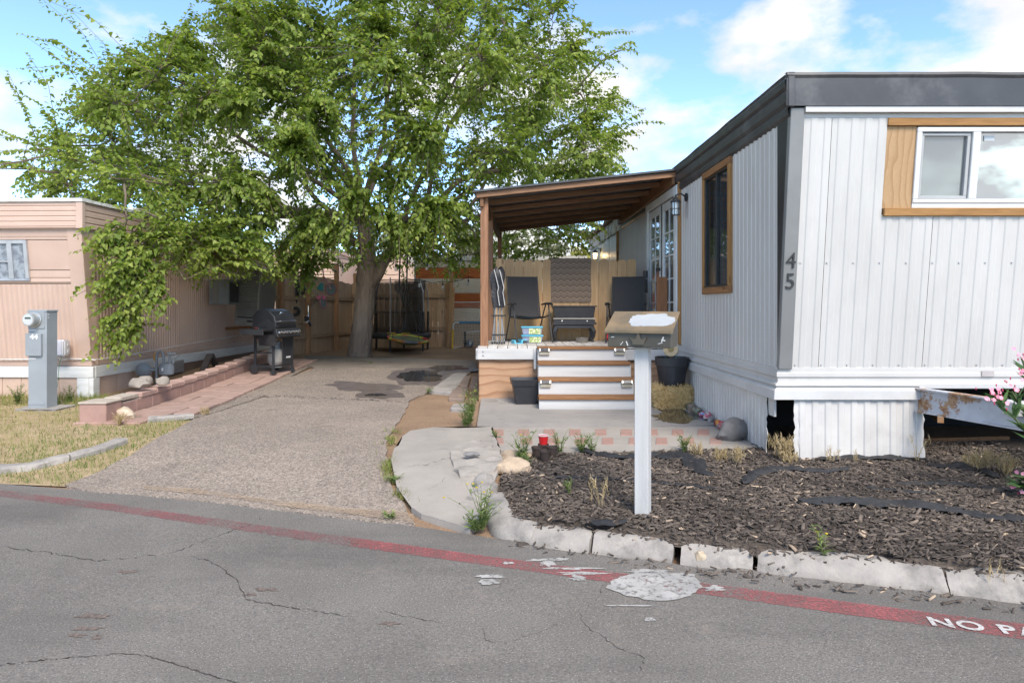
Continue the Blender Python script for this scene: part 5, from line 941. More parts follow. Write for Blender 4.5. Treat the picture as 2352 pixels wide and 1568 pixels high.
p = G(1084, 1070); o = put('grey_slate_chip', rock_mesh('grey_slate_chip', mat('slate', (.27, .26, .25), (.19, .18, .175), 12, .9, .5), .07, .055, .022, 8, .3)); o.location = (p.x, p.y, p.z + .105); tag(o, 'flat grey stone lying on the mortar lump', 'rock')
p = G(1610, 1297); o = put('crumpled_leaf', rock_mesh('crumpled_leaf', mat('pale_dry_leaf', (.55, .47, .36), (.42, .33, .23), 10, .8, .3), .035, .025, .03, 77, .8)); o.location = (p.x, p.y, p.z + .03); tag(o, 'crumpled pale dry leaf in the gutter before the kerb', 'leaf')
# ------------------------------------------------------------------ meter pedestal 44
MGR = mat('grey_enamel', (.30, .325, .345), (.26, .28, .30), 2, .4, .05, 20, dirt=.15, dirtc=(.2, .2, .2)); MTR = mat('meter_face', (.55, .56, .56), (.48, .49, .5), 6, .3, 0); TAGM = mat('paper_tag', (.62, .62, .62), (.5, .5, .5), 30, .5, 0, lo=.45, hi=.55)
mp_ = thing('meter_pedestal', 'grey electric meter pedestal marked 44 on its door', 'meter', (-6.27, 9.22, .0), R(-4))
MB().box(-.13, .13, -.10, .10, .02, 1.32).build('cabinet', MGR, mp_, bev=.004); MB().box(-.135, .138, -.108, .105, 1.32, 1.345).build('cap', MGR, mp_, bev=.003); MB().box(-.125, .105, -.108, -.099, 1.11, 1.32).build('meter_panel', MGR, mp_, bev=.003); MB().box(-.125, .105, -.112, -.099, 1.10, 1.113).build('lip', MGR, mp_)
MB().box(-.145, .075, -.135, -.099, .73, 1.03).build('breaker_door', MGR, mp_, bev=.004); MB().box(-.125, .105, -.106, -.099, .08, .12).build('base_flange', MGR, mp_)
MM = Matrix.Translation((-.035, -.105, 1.215)) @ Matrix.Rotation(R(90), 4, 'X'); MB().lathe([(.105, 0), (.105, .018), (.092, .022), (.09, .028)], 24, M=MM).build('meter_ring', SST, mp_, smooth=True)
MB().lathe([(.088, .02), (.088, .10), (.082, .115), (.0001, .118)], 24, M=MM).build('meter_dome', mat('meter_glass', (.42, .43, .43), (.34, .35, .35), 5, .15, 0, metal=.3), mp_, smooth=True); MB().lathe([(.0001, .121), (.07, .119)], 20, M=MM).build('meter_dial', MTR, mp_)
MB().box(-.075, .005, -.2275, -.225, 1.225, 1.25).build('meter_display', mat('lcd_dark', (.06, .09, .07), (.05, .07, .06)), mp_)
for z in (1.065, .685): MB().box(-.12, -.02, -.104, -.1, z, z + .02).build('warning_tag', TAGM, mp_)
for z in (1.27, 1.23): MB().box(.1305, .133, -.08, -.055, z, z + .025).build('sticker', TAGM, mp_)
put('pedestal_number', textmesh('44', .105, .001, mat('white_number_paint', (.74, .74, .74), (.68, .68, .68)), .004), mp_, (-.02, -.1365, .985), (R(90), 0, 0), (1.05, .85, 1))
tag(sheet('meter_pad', ragged([(-6.52, 9.0), (-5.95, 9.0), (-5.93, 9.4), (-6.55, 9.42)], .1, .02, 2), MT['slab'], .03, .3, thick=.05), kind='structure')
# ------------------------------------------------------------------ block wall, pavers
WX0, WX1 = -4.98, -4.78
RBK = mat('red_split_block', (.40, .245, .20), (.33, .205, .17), 7, .9, .5, 60, dirt=.25, dirtc=(.45, .36, .3)); RCP = mat('red_cap_block', (.43, .28, .235), (.36, .235, .195), 6, .9, .5, 60, dirt=.3, dirtc=(.5, .42, .36)); MOR = mat('mortar', (.46, .39, .32), (.38, .32, .26), 20, .95, .4)
bwl = thing('block_wall', 'low red block garden wall beside the pavers', 'wall', (-4.88, 11.5, 0))
y = 8.42; k = 0
while y < 14.9:
    z0 = gz(-4.8, y + .2) - .06; L_ = .392; MB().box(WX0, WX1, y, y + L_ - .008, z0 + .04, z0 + .25).build('block', RBK, bwl, w=True, bev=.006)
    if y > 8.7: MB().box(WX0 - .01, WX1 + .012, y + .1, y + .1 + L_ - .006, z0 + .262, z0 + .325).build('cap_block', RCP, bwl, w=True, bev=.008)
    y += L_; k += 1
n = 24
mb = MB(); mb.add([(WX0 + .012 if s_ == 0 else WX1 - .006, 8.42 + 6.4 * i / n, gz(-4.8, 8.42 + 6.4 * i / n) + dz) for i in range(n + 1) for s_, dz in ((0, -.1), (0, .20), (1, .20), (1, -.1))], [(4 * i + q_, 4 * i + q_ + 1, 4 * i + 5 + q_, 4 * i + 4 + q_) for i in range(n) for q_ in range(3)]); mb.build('mortar_bed', MOR, bwl, w=True)
MB().box(-5.06, -4.74, 8.06, 8.40, -.02, .235).build('end_block', RBK, bwl, w=True, bev=.012); MB().box(-5.07, -4.73, 8.05, 8.41, .236, .262).build('mortar_cap', MOR, bwl, w=True, bev=.008); MB().box(-5.08, -4.3, 7.98, 8.36, -.1, .035).build('buried_block', RBK, bwl, w=True, bev=.008); MB().box(WX0 - .005, WX1 + .005, 8.43, 8.85, .215, .27).build('mortar_cap', MOR, bwl, w=True, bev=.01)
PAV = mat('red_paver', (.40, .265, .22), (.32, .215, .18), 4, .9, .4, 70, dirt=.5, dirtc=(.27, .19, .15), dscale=2.5); pvs = thing('paver_strip', 'strip of red concrete pavers between wall and driveway', 'pavers', (-4.3, 11, 0))
pmesh = MB().hexa([(-.131, -.196, -.03), (.131, -.196, -.03), (.131, .196, -.03), (-.131, .196, -.03)], [(-.131, -.196, .03), (.131, -.196, .03), (.131, .196, .03), (-.131, .196, .03)]).mesh('paver', PAV, bev=.006)
for c in range(3):
    for r in range(15):
        x = -4.63 + c * .272; y = 8.62 + r * .402 + (.13, -.05, .2)[c]
        if y > 14.3: continue
        sl = math.atan((gz(x, y + .2) - gz(x, y - .2)) / .4); put('paver', pmesh, pvs, Vector((x + random.uniform(-.004, .004), y, gz(x, y) + .02 + random.uniform(-.006, .006))) - pvs.location, (sl, random.uniform(-.012, .012), random.uniform(-.02, .02)))
sheet('paver_bed', [(-4.79, 8.4), (-3.86, 8.36), (-3.84, 13.6), (-4.0, 14.3), (-4.79, 14.5)], MT['pad'], .016, .3)
LST = mat('pale_field_stone', (.33, .285, .24), (.23, .195, .165), 8, .9, .6, 40)
for i, (x, yy, z, s, lb) in enumerate([(-4.87, 9.05, .37, (.15, .10, .075), 'grey field stone on the red block wall, in front'), (-4.94, 9.32, .37, (.11, .08, .07), 'small tan stone on the wall behind the grey field stone'), (-4.72, 9.35, .365, (.12, .09, .065), 'brown field stone on the wall, nearest the gas meter')]):
    o = put('field_stone', rock_mesh('field_stone', LST, *s, 20 + i, .35)); o.location = (x, yy, z); o.rotation_euler = (0, 0, i); tag(o, lb, 'rock', 'stones on the block wall')
o = put('pale_stone', rock_mesh('pale_stone', mat('cream_stone', (.55, .45, .34), (.45, .35, .26), 6, .9, .5), .13, .1, .1, 44, .35, flat=True)); p = G(285, 965); o.location = (p.x, p.y, p.z + .07); tag(o, 'pale cream stone lying in front of the wall end', 'rock')
# ------------------------------------------------------------------ gas meter
gm = thing('gas_meter', 'grey gas meter with pipes behind the red wall', 'gas meter', (-5.62, 11.1, .1)); GGR = mat('gas_grey_paint', (.22, .235, .25), (.18, .19, .205), 4, .5, .2, 30)
MB().lathe([(.07, 0), (.12, .03), (.125, .16), (.10, .2), (.06, .215)], 16, (.08, 0, .16), sy=.7).build('meter_body', GGR, gm, smooth=True); MB().lathe([(.0001, -.04), (.06, -.035), (.115, -.008), (.12, 0), (.115, .008), (.05, .04), (.0001, .045)], 20, M=Matrix.Translation((-.27, -.05, .26)) @ Matrix.Rotation(R(90), 4, 'X') @ Matrix.Rotation(R(20), 4, 'Y')).build('regulator', GGR, gm, smooth=True)
MB().tube([(-.08, 0, -.1), (-.08, 0, .48), (-.06, 0, .54), (-.02, 0, .56), (.02, 0, .54), (.03, 0, .48), (.03, 0, .38)], .021, 10).build('inlet_pipe', GGR, gm, smooth=True); MB().tube([(.13, 0, .37), (.13, 0, .48), (.16, 0, .52), (.24, 0, .52)], .019, 10).build('outlet_pipe', GGR, gm, smooth=True); MB().tube([(-.27, -.05, .26), (-.16, -.02, .26), (-.08, 0, .26)], .024, 10).build('regulator_pipe', GGR, gm)
MB().tube([(.19, 0, .36), (.20, 0, .44), (.28, 0, .5)], .017, 8).build('union', GGR, gm); MB().box(.10, .18, -.03, .03, .495, .545).build('valve', GGR, gm, bev=.01); MB().box(.05, .08, -.11, -.085, .25, .30).build('tag', TAGM, gm)
MB().tube([(-.08, .05, .34), (-.15, .05, .44), (-.14, .05, .51), (-.08, .05, .52)], .014, 8).build('yellow_hose', mat('yellow_hose', (.60, .30, .04), (.5, .25, .03), 4, .5, 0), gm)
vg = thing('vent_grille', 'small grey louvred vent in the pink home skirting', 'vent', (-6.03, 12.35, .18), R(-2.5)); MB().box(-.0, .03, -.3, .3, 0, .22).build('frame', mat('grey_vent', (.32, .29, .26), (.27, .24, .22)), vg)
for k in range(7): MB().bar((.04, -.27, .03 + k * .028), (.04, .27, .03 + k * .028), .012, .014).build('louvre', bpy.data.materials['grey_vent'], vg)
o = MB().bar((0, -.35, 0), (0, .0, .34), .12, .05).bar((0, .38, 0), (0, .03, .34), .12, .05).build('skirt_prop', mat('dark_prop', (.11, .085, .08), (.08, .06, .055)), bev=.005); o.location = (-5.75, 13.2, .12); tag(o, 'dark painted wooden prop leaning in front of the skirting', 'wood prop')
# ------------------------------------------------------------------ coolers on the pink wall
EVC = mat('grey_beige_metal', (.225, .205, .18), (.185, .17, .15), 3, .45, .1, 15); EVD = mat('cooler_dark', (.03, .028, .026), (.045, .042, .04)); ev = thing('evaporative_cooler', 'large louvred grey cooler tilting off the pink wall', 'cooler', (-5.32, 14.1, 1.0), R(-6))
Mt = Matrix.Rotation(R(4), 4, 'Y')
MB().box(-.30, .16, .0, .75, 0, 1.12, Mt).build('cabinet', EVD, ev); MB().box(-.32, .18, -.02, .77, 1.12, 1.17, Mt).build('top', EVC, ev, bev=.006); MB().box(-.32, .18, -.02, .77, -.02, .14, Mt).build('base_pan', EVC, ev, bev=.006)
for x in (-.31, .15): MB().box(x - .01, x + .03, -.02, .02, .14, 1.12, Mt).build('corner_post', EVC, ev)
for k in range(22): MB().hexa([(-.28, -.025, .17 + k * .043), (.14, -.025, .17 + k * .043), (.14, .0, .185 + k * .043), (-.28, .0, .185 + k * .043)], [(-.28, -.025, .195 + k * .043), (.14, -.025, .195 + k * .043), (.14, .0, .205 + k * .043), (-.28, .0, .205 + k * .043)], Mt).build('louvre', EVC, ev)
for k in range(17): MB().box(.158, .185, .03 + k * .042, .044 + k * .042, .14, 1.12, Mt).build('fin', EVC, ev)
MB().box(-.05, .1, -.028, -.02, .06, .1, Mt).build('name_plate', EVD, ev); MB().bar((-.62, .2, -.08), (.1, .2, -.05), .06, .06).build('bracket', CEDL, ev)
wa = thing('window_cooler', 'grey window cooler box left of the louvred cooler', 'cooler', (-5.78, 13.55, 1.42), R(-2.5)); MB().box(-.15, .25, 0, .5, 0, .5).build('cabinet', mat('grey_cooler_box', (.20, .205, .20), (.16, .165, .16)), wa, bev=.01); MB().box(.251, .258, .05, .45, .05, .45).build('grille', EVD, wa); MB().box(-.05, .05, -.01, 0, .05, .45).build('seam', EVC, wa)
# ------------------------------------------------------------------ gas grill with propane tank
gr = thing('gas_grill', 'black gas grill with chrome knobs on the pavers', 'grill', (-4.22, 12.35, gz(-4.22, 12.35) + .052), R(72)); GB = mat('grill_black', (.022, .022, .025), (.034, .034, .038), 4, .38, .12, 40, dirt=.3, dirtc=(.07, .065, .06)); CHR = mat('chrome', (.62, .62, .63), (.55, .55, .56), 5, .15, 0, metal=1)
prof = [(-.25, .80), (-.25, .92), (-.22, 1.02), (-.12, 1.11), (.02, 1.15), (.15, 1.12), (.24, 1.02), (.25, .80)]
MB().prism(prof, lambda y, z: (-.29, y, z), lambda y, z: (.29, y, z)).build('lid', GB, gr, bev=.012); MB().prism([(-.255, .80), (-.255, .86), (-.10, .98), (.255, .80)], lambda y, z: (-.305, y, z), lambda y, z: (-.291, y, z)).build('lid_end', GB, gr); MB().prism([(-.255, .80), (-.255, .86), (-.10, .98), (.255, .80)], lambda y, z: (.291, y, z), lambda y, z: (.305, y, z)).build('lid_end', GB, gr)
MB().tube([(-.22, -.25, .92), (-.22, -.31, .93), (.22, -.31, .93), (.22, -.25, .92)], .013, 8).build('lid_handle', CHR, gr); MB().lathe([(.0001, .012), (.035, .01), (.038, 0)], 14, M=Matrix.Translation((0, -.16, 1.085)) @ Matrix.Rotation(R(45), 4, 'X')).build('thermometer', CHR, gr)
MB().hexa([(-.29, -.2, .62), (.29, -.2, .62), (.29, .2, .62), (-.29, .2, .62)], [(-.31, -.26, .79), (.31, -.26, .79), (.31, .26, .79), (-.31, .26, .79)]).build('firebox', GB, gr, bev=.005); MB().hexa([(-.33, -.33, .66), (.33, -.33, .66), (.33, -.25, .66), (-.33, -.25, .66)], [(-.33, -.29, .80), (.33, -.29, .80), (.33, -.25, .80), (-.33, -.25, .80)]).build('control_panel', GB, gr, bev=.006)
MB().box(-.33, .33, -.345, -.335, .645, .665).build('panel_trim', CHR, gr)
for k in range(6): MB().lathe([(.0001, .045), (.022, .042), (.026, .02), (.032, .012), (.033, 0)], 12, M=Matrix.Translation((-.27 + k * .108, -.315, .735)) @ Matrix.Rotation(R(72), 4, 'X')).build('knob', CHR, gr, smooth=True)
MB().box(-.62, -.335, -.24, .24, .765, .80).build('side_shelf', GB, gr, bev=.006); MB().box(-.63, -.60, -.245, .245, .70, .80).build('shelf_lip', GB, gr, bev=.004); MB().hexa([(-.345, -.30, .5), (-.335, -.30, .5), (-.335, .05, .5), (-.345, .05, .5)], [(-.38, -.30, .70), (-.335, -.30, .70), (-.335, .05, .70), (-.38, .05, .70)]).build('folded_shelf', GB, gr)
MB().cyl((-.55, -.1, .812), (-.40, .12, .812), .006, n=6).build('skewer', CHR, gr); MB().cyl((-.5, -.02, .815), (-.45, .05, .815), .009, n=6).build('red_grip', REDP, gr)
for sx_ in (-1, 1):
    for sy_ in (-1, 1):
        MB().box(sx_ * .27 - .018, sx_ * .27 + .018, sy_ * .19 - .018, sy_ * .19 + .018, .06, .64).build('leg', GB, gr, bev=.003)
    MB().box(sx_ * .27 - .012, sx_ * .27 + .012, -.19, .19, .12, .15).build('side_rail', GB, gr); MB().box(sx_ * .27 - .012, sx_ * .27 + .012, -.19, .19, .36, .385).build('side_rail', GB, gr)
for sy_ in (-1, 1): MB().box(-.27, .27, sy_ * .19 - .01, sy_ * .19 + .01, .12, .15).build('cross_rail', GB, gr)
MB().box(-.03, .26, -.205, -.195, .15, .62).build('front_door', GB, gr, bev=.003); MB().box(.08, .2, -.21, -.204, .26, .29).build('badge', TAGM, gr)
for sx_ in (-1, 1): MB().hexa([(sx_ * .27 - .045, -.235, 0), (sx_ * .27 + .045, -.235, 0), (sx_ * .27 + .045, -.145, 0), (sx_ * .27 - .045, -.145, 0)], [(sx_ * .27 - .022, -.212, .08), (sx_ * .27 + .022, -.212, .08), (sx_ * .27 + .022, -.168, .08), (sx_ * .27 - .022, -.168, .08)]).build('foot', GB, gr); MB().lathe([(.07, -.02), (.085, -.018), (.085, .018), (.07, .02)], 18, M=Matrix.Translation((sx_ * .31, .19, .085)) @ Matrix.Rotation(R(90), 4, 'Y')).build('wheel', GB, gr, smooth=True)
tk = thing('propane_tank', 'rusty pale propane tank inside the grill cart', 'propane tank', (-4.19, 12.38, gz(-4.22, 12.35) + .172)); MB().lathe([(.0001, 0), (.10, .01), (.145, .06), (.15, .1), (.15, .24), (.13, .30), (.06, .345), (.0001, .35)], 22).build('cylinder', rusty('tank_paint', (.34, .32, .29), (.24, .12, .06), (.30, .2, .13), .60, .66, 6), tk, smooth=True); MB().lathe([(.11, -.03), (.11, .02)], 20).build('foot_ring', GGR, tk); MB().lathe([(.095, .33), (.095, .44)], 20).build('collar', GGR, tk); MB().cyl((0, 0, .34), (0, 0, .42), .022, n=10).build('valve', CHR, tk)
# ------------------------------------------------------------------ left fence with hanging toys
OLDP = wood('weathered_picket', (.54, .375, .245), (.42, .285, .185), 2, .8, .4); OPST = wood('fence_post_wood', (.48, .275, .15), (.36, .20, .11), 2, .75, .3); ORL = wood('fence_rail_wood', (.44, .30, .195), (.34, .23, .15), 1, .8)
lf = thing('side_fence', 'weathered wooden fence with tall posts beside the tree', 'fence', (-4.75, 16.5, .2)); fa_, fb_ = Vector((-5.12, 14.95, 0)), Vector((-4.28, 19.2, 0)); fd = (fb_ - fa_); fl = fd.length; fd.normalize(); fn_ = Vector((fd.y, -fd.x, 0))
def fpt(s, o_, z): q_ = fa_ + fd * s + fn_ * o_; return (q_.x, q_.y, z)
s = .1; k = 0
while s < fl:
    w_ = .128 + .012 * ((k * 7) % 5) / 5; top = 2.12 + .025 * mn.noise(Vector((k * .9, 0, 0))) - .12 * ss((s - 2.2) / 2); zb = .24
    MB().add([fpt(s + a, o_, z) for o_ in (-.01, .008) for a, z in picket(w_, 0) and [(0, zb), (w_, zb), (w_, top - .02), (w_ - .02, top), (.02, top), (0, top - .02)]], [(0, 1, 2, 3, 4, 5), (11, 10, 9, 8, 7, 6)] + [(i, (i + 1) % 6, 6 + (i + 1) % 6, 6 + i) for i in range(6)]).build('picket', OLDP, lf, w=True); s += w_ + .004; k += 1
for z in (.66, 1.58): 
    for a, b_ in ((.05, 1.45), (1.5, 2.98), (3.05, fl)): MB().bar(fpt(a, .03, z), fpt(b_, .03, z), .04, .09).build('rail', ORL, lf, w=True, bev=.003)
for s_, z in ((.22, 2.72), (1.48, 2.50), (3.02, 2.50), (fl - .1, 2.3)): MB().add([fpt(s_ + a, o_, z_) for z_ in (.15, z) for a, o_ in ((-.05, .01), (.05, .01), (.05, .11), (-.05, .11))], [(0, 3, 2, 1), (4, 5, 6, 7), (0, 1, 5, 4), (1, 2, 6, 5), (2, 3, 7, 6), (3, 0, 4, 7)]).build('post', OPST, lf, w=True, bev=.005)
MB().add([fpt(.30 + a, .115 + o_, z_) for z_ in (1.92, 2.02) for a, o_ in ((-.02, 0), (.02, 0), (.02, .006), (-.02, .006))], [(0, 3, 2, 1), (4, 5, 6, 7), (0, 1, 5, 4), (1, 2, 6, 5), (2, 3, 7, 6), (3, 0, 4, 7)]).build('hinge', GTB, lf, w=True)
BF_ = thing('back_fence', 'weathered back fence of wide pickets behind the trampoline', 'fence', (-3.0, 19.0, .25))
for k in range(18):
    x0 = -4.32 + k * .15; h = 1.79 + .02 * mn.noise(Vector((k, 5, 0))); MB().prism(picket(.144, h), lambda a, b_: (x0 + a, 18.98, .24 + b_), lambda a, b_: (x0 + a, 18.996, .24 + b_)).build('picket', OLDP, BF_, w=True)
for z in (.72, 1.62): MB().box(-4.3, -1.64, 18.93, 18.97, z, z + .1).build('rail', ORL, BF_, w=True)
MB().box(-1.70, -1.58, 18.9, 19.0, .2, 2.05).build('post', OPST, BF_, w=True, bev=.005)
o = MB().bar((-1.58, 18.6, .25), (-1.52, 18.85, 2.55), .09, .04, up=(0, 1, 0)).build('leaning_board', wood('pale_leaning_board', (.50, .31, .17), (.40, .235, .12), 2)); tag(o, 'pale wooden board leaning on the end of the back fence', 'board')
o = MB().bar((-1.50, 18.5, .25), (-1.47, 18.8, 1.9), .05, .09, up=(0, 1, 0)).build('leaning_board', bpy.data.materials['pale_leaning_board']); tag(o, 'shorter board leaning right of the tall pale board', 'board')
# pink bike
PKM = mat('dusty_pink_paint', (.46, .20, .22), (.38, .16, .18), 5, .5, 0); TEAL = mat('teal_plastic', (.03, .24, .26), (.02, .2, .22), 4, .4, 0); TYR = mat('grey_pink_tyre', (.33, .16, .17), (.27, .13, .14), 6, .8, .1); PNKL = mat('bright_pink_plastic', (.62, .17, .27), (.55, .14, .23), 8, .5, 0)
def ring(c, r, t_, axis, n=22): u_, v_ = frame_of(axis); return [Vector(c) + (u_ * math.cos(2 * math.pi * k / n) + v_ * math.sin(2 * math.pi * k / n)) * r for k in range(n + 1)]
bk = thing('childs_bike', 'dusty pink child bike with teal seat hung on the fence', 'bicycle', (-4.43, 16.7, 1.5))
for nm, c, r, ax in (('front_wheel', (.13, -.05, .30), .145, (.75, -.66, .05)), ('rear_wheel', (-.02, -.2, -.03), .14, (.95, -.25, .1))):
    wl = put(nm, MB().tube(ring(c, r, 0, ax), .02, 7).mesh(nm, TYR, True), bk); MB().lathe([(.0001, .006), (r * .86, .004), (r * .86, -.004), (.0001, -.006)], 20, M=Matrix.Translation(c) @ Vector(ax).to_track_quat('Z', 'Y').to_matrix().to_4x4()).build('rim_disc', mat('grey_teal_disc', (.15, .18, .17), (.11, .14, .13), 8, .5, 0), wl)
MB().tube([(.13, -.07, .30), (.06, -.1, .48), (-.03, -.12, .62), (-.05, -.12, .8)], .016, 7).build('fork', PKM, bk); MB().tube([(-.22, -.1, .82), (-.05, -.14, .84), (.12, -.1, .80), (.2, -.08, .76)], .012, 7).build('handlebar', PKM, bk); MB().cyl((.18, -.09, .775), (.28, -.06, .72), .018, n=8).build('grip', mat('green_grip', (.03, .09, .06), (.02, .07, .05)), bk)
MB().tube([(-.03, -.12, .62), (-.08, -.15, .2), (-.02, -.2, -.03)], .016, 7).build('frame', PKM, bk); MB().tube([(-.5, -.1, .42), (-.1, -.16, .16)], .01, 6).build('chain_stay', GTB, bk); MB().tube([(-.45, -.1, -.25), (-.1, -.16, .10)], .01, 6).build('training_arm', GTB, bk); MB().prism([(-.2, .30), (-.03, .25), (-.03, .46), (-.07, .46)], lambda a, b_: (a, -.2, b_), lambda a, b_: (a, -.12, b_)).build('seat', TEAL, bk, bev=.01); MB().lathe([(.0001, -.03), (.03, 0), (.0001, .03)], 8, (-.03, -.13, .60)).build('bell', mat('gold_bell', (.45, .30, .06), (.4, .26, .05)), bk)
for x, z in ((-.12, .10), (0.0, .10), (-.56, -.42), (-.46, -.44)): MB().lathe([(.0001, -.02), (.05, -.02), (.055, 0), (.05, .02), (.0001, .02)], 14, M=Matrix.Translation((x, -.2, z)) @ Matrix.Rotation(R(80), 4, 'X')).build('training_wheel', PNKL, bk)
ts = thing('toy_scooter', 'black and cream ride-on toy scooter hanging on the fence', 'toy', (-4.98, 16.05, 1.55)); CRB = mat('cream_plastic', (.46, .42, .36), (.40, .36, .31), 4, .45, 0); BPL = mat('black_toy_plastic', (.015, .015, .016), (.02, .02, .021), 4, .35, 0)
MB().hexa([(-.16, -.16, .05), (.10, -.18, .05), (.10, -.08, .05), (-.16, -.06, .05)], [(-.06, -.16, .42), (.10, -.18, .42), (.10, -.08, .42), (-.06, -.06, .42)]).build('front_shield', CRB, ts, bev=.03, seg=2); MB().tube([(-.05, -.1, .62), (.03, -.12, .45), (.05, -.1, .2), (0, -.1, -.05), (-.02, -.08, -.2)], [.05, .09, .10, .08, .06], 8).build('body', BPL, ts, smooth=True); MB().tube([(-.12, -.1, .66), (-.04, -.1, .58), (.06, -.12, .60)], .02, 7).build('handlebar', BPL, ts)
for c, r in (((.2, -.2, .22), .11), ((.06, -.2, -.28), .11)): wl = put('wheel', MB().tube(ring(c, r * .75, 0, (.5, -.85, 0)), r * .36, 8).mesh('wheel', BPL, True), ts); MB().tube(ring(Vector(c) + Vector((.012, -.02, 0)), r * .82, 0, (.5, -.85, 0)), .008, 5).build('white_ring', PIP, wl)
ks = thing('kick_scooter', 'small chrome and black kick scooter hung below the toys', 'scooter', (-4.78, 16.1, .95)); MB().bar((-.22, -.1, -.02), (.14, -.1, .08), .05, .025).build('deck', CHR, ks); MB().tube([(.12, -.12, .08), (.12, -.1, .30), (.12, -.1, .45)], .014, 7).build('steering_tube', CHR, ks); MB().box(.04, .14, -.16, -.08, .1, .2).build('bracket', BPL, ks, bev=.01); MB().tube([(-.2, -.1, .75), (-.02, -.14, 1.1), (.05, -.1, 1.2)], .012, 7).build('handle_tube', CHR, ks); MB().cyl((.0, -.12, 1.19), (.16, -.1, 1.16), .024, n=8).build('grip', BPL, ks)
for x, z in ((-.26, -.04), (.16, .03)): MB().lathe([(.05, -.02), (.065, -.016), (.065, .016), (.05, .02)], 14, M=Matrix.Translation((x, -.12, z)) @ Matrix.Rotation(R(70), 4, 'Y')).build('wheel', BPL, ks, smooth=True)
# ------------------------------------------------------------------ trampoline, saucer swing, string lights
tr = thing('trampoline', 'small round trampoline with torn black safety net', 'trampoline', (-2.80, 17.75, gz(-2.8, 17.7))); BLN = glassy('black_net', (.012, .012, .012), .0, .27, .5); TRP = mat('black_trampoline_pad', (.018, .018, .02), (.028, .028, .03), 6, .5, .3, 20)
MB().lathe([(.62, .44), (.80, .45), (.82, .40), (.80, .32), (.79, .33), (.79, .42)], 28).build('pad', TRP, tr); MB().lathe([(.0001, .43), (.64, .43)], 24).build('mat', TRP, tr)
YEL = mat('yellow_trim', (.62, .40, .03), (.5, .32, .03))
for a0, a1 in ((-1.9, -1.6), (-1.35, -1.0)): MB().tube([(.63 * math.cos(a0 + (a1 - a0) * k / 5), .63 * math.sin(a0 + (a1 - a0) * k / 5), .46) for k in range(6)], .025, 6).build('yellow_strip', YEL, tr)
angs = [R(-155), R(-98), R(-32), R(28), R(90), R(150)]
for i, a in enumerate(angs):
    cx_, cy_ = math.cos(a) * .78, math.sin(a) * .78
    MB().cyl((cx_, cy_, 0), (cx_, cy_, .42), .028, n=10).build('leg', TRP, tr)
    if i in (1,): MB().tube([(cx_, cy_, .4), (cx_ + .01, cy_, 1.2), (cx_, cy_, 1.85)], .016, 8).build('pole', GTB, tr)
    else: MB().tube([(cx_, cy_, .4), (cx_ * 1.02, cy_ * 1.02, 1.0)], .03, 8).build('pole_sleeve', TRP, tr); MB().tube([(cx_ * 1.02, cy_ * 1.02, 1.0), (cx_, cy_, 1.5), (cx_ * .86, cy_ * .86, 1.8)], .018, 8).build('pole', GTB, tr)
MB().tube([(.68 * math.cos(2 * math.pi * k / 24), .68 * math.sin(2 * math.pi * k / 24), 1.80) for k in range(25)], .012, 6).build('top_ring', BLK, tr)
V = []; nn = 40; a0, a1 = R(-30), R(212)
for j in range(9):
    for i in range(nn + 1): a = a0 + (a1 - a0) * i / nn; r = .66 - .03 * math.sin(j / 8 * math.pi) + .015 * math.sin(i * 1.1); V.append((r * math.cos(a), r * math.sin(a), .45 + 1.33 * j / 8))
me = npmesh('net', V, [(j * (nn + 1) + i, j * (nn + 1) + i + 1, (j + 1) * (nn + 1) + i + 1, (j + 1) * (nn + 1) + i) for j in range(8) for i in range(nn)], BLN); put('net', me, tr)
V = []; 
for j in range(12):
    z = .47 + 1.31 * j / 11; e0 = R(-92) + R(24) * (1 - abs(j / 11 - .35) * 1.4) * (j < 9) + R(6) * mn.noise(Vector((j, 3, 0)))
    for i in range(13): a = e0 + (R(-30) - e0) * i / 12; V.append((.66 * math.cos(a), .66 * math.sin(a), z))
put('torn_net', npmesh('torn_net', V, [(j * 13 + i, j * 13 + i + 1, (j + 1) * 13 + i + 1, (j + 1) * 13 + i) for j in range(11) for i in range(12)], BLN), tr)
MB().tube([(.62 * math.cos(a), .62 * math.sin(a), .98) for a in np.linspace(a0, a1, 30)], .014, 5).build('net_strap', BLK, tr)
sw_ = thing('saucer_swing', 'red and green saucer swing hanging from the tree', 'swing', (-2.40, 16.5, .60)); m, t, b, o = newmat('rainbow_rim'); v = coords(t, rnd=False); t.links.new(ramp(t, noise(t, v, 1.6, 0), [(.40, (.42, .015, .02)), (.5, (.32, .42, .04)), (.58, (.35, .10, .02)), (.64, (.11, .11, .12))]), b.inputs['Base Color']); b.inputs['Roughness'].default_value = .5
Mk = Matrix.Rotation(R(7), 4, 'Y') @ Matrix.Rotation(R(6), 4, 'X'); MB().tube(ring((0, 0, 0), .47, 0, (0, 0, 1), 30), .035, 8, M=Mk).build('rim', m, sw_, smooth=True); MB().lathe([(.0001, -.13), (.25, -.11), (.42, -.04), (.46, .0)], 24, M=Mk).build('seat_fabric', mat('green_swing_fabric', (.15, .24, .06), (.10, .05, .05), 3, .7, .2), sw_, smooth=True)
for k in range(4):
    a = R(45 + 90 * k); e = Mk @ Vector((.46 * math.cos(a), .46 * math.sin(a), .02)); top = Vector((-.22 + .18 * (k % 2), .05, 1.25)); MB().cyl(e, top, .008, n=6).build('rope', BLK, sw_)
for x in (-.22, -.04): MB().tube([(x, .05, 1.25), (x + .02, .05, 1.9), (x + .03, .05, 2.35)], .02, 6).build('strap', BLK, sw_)
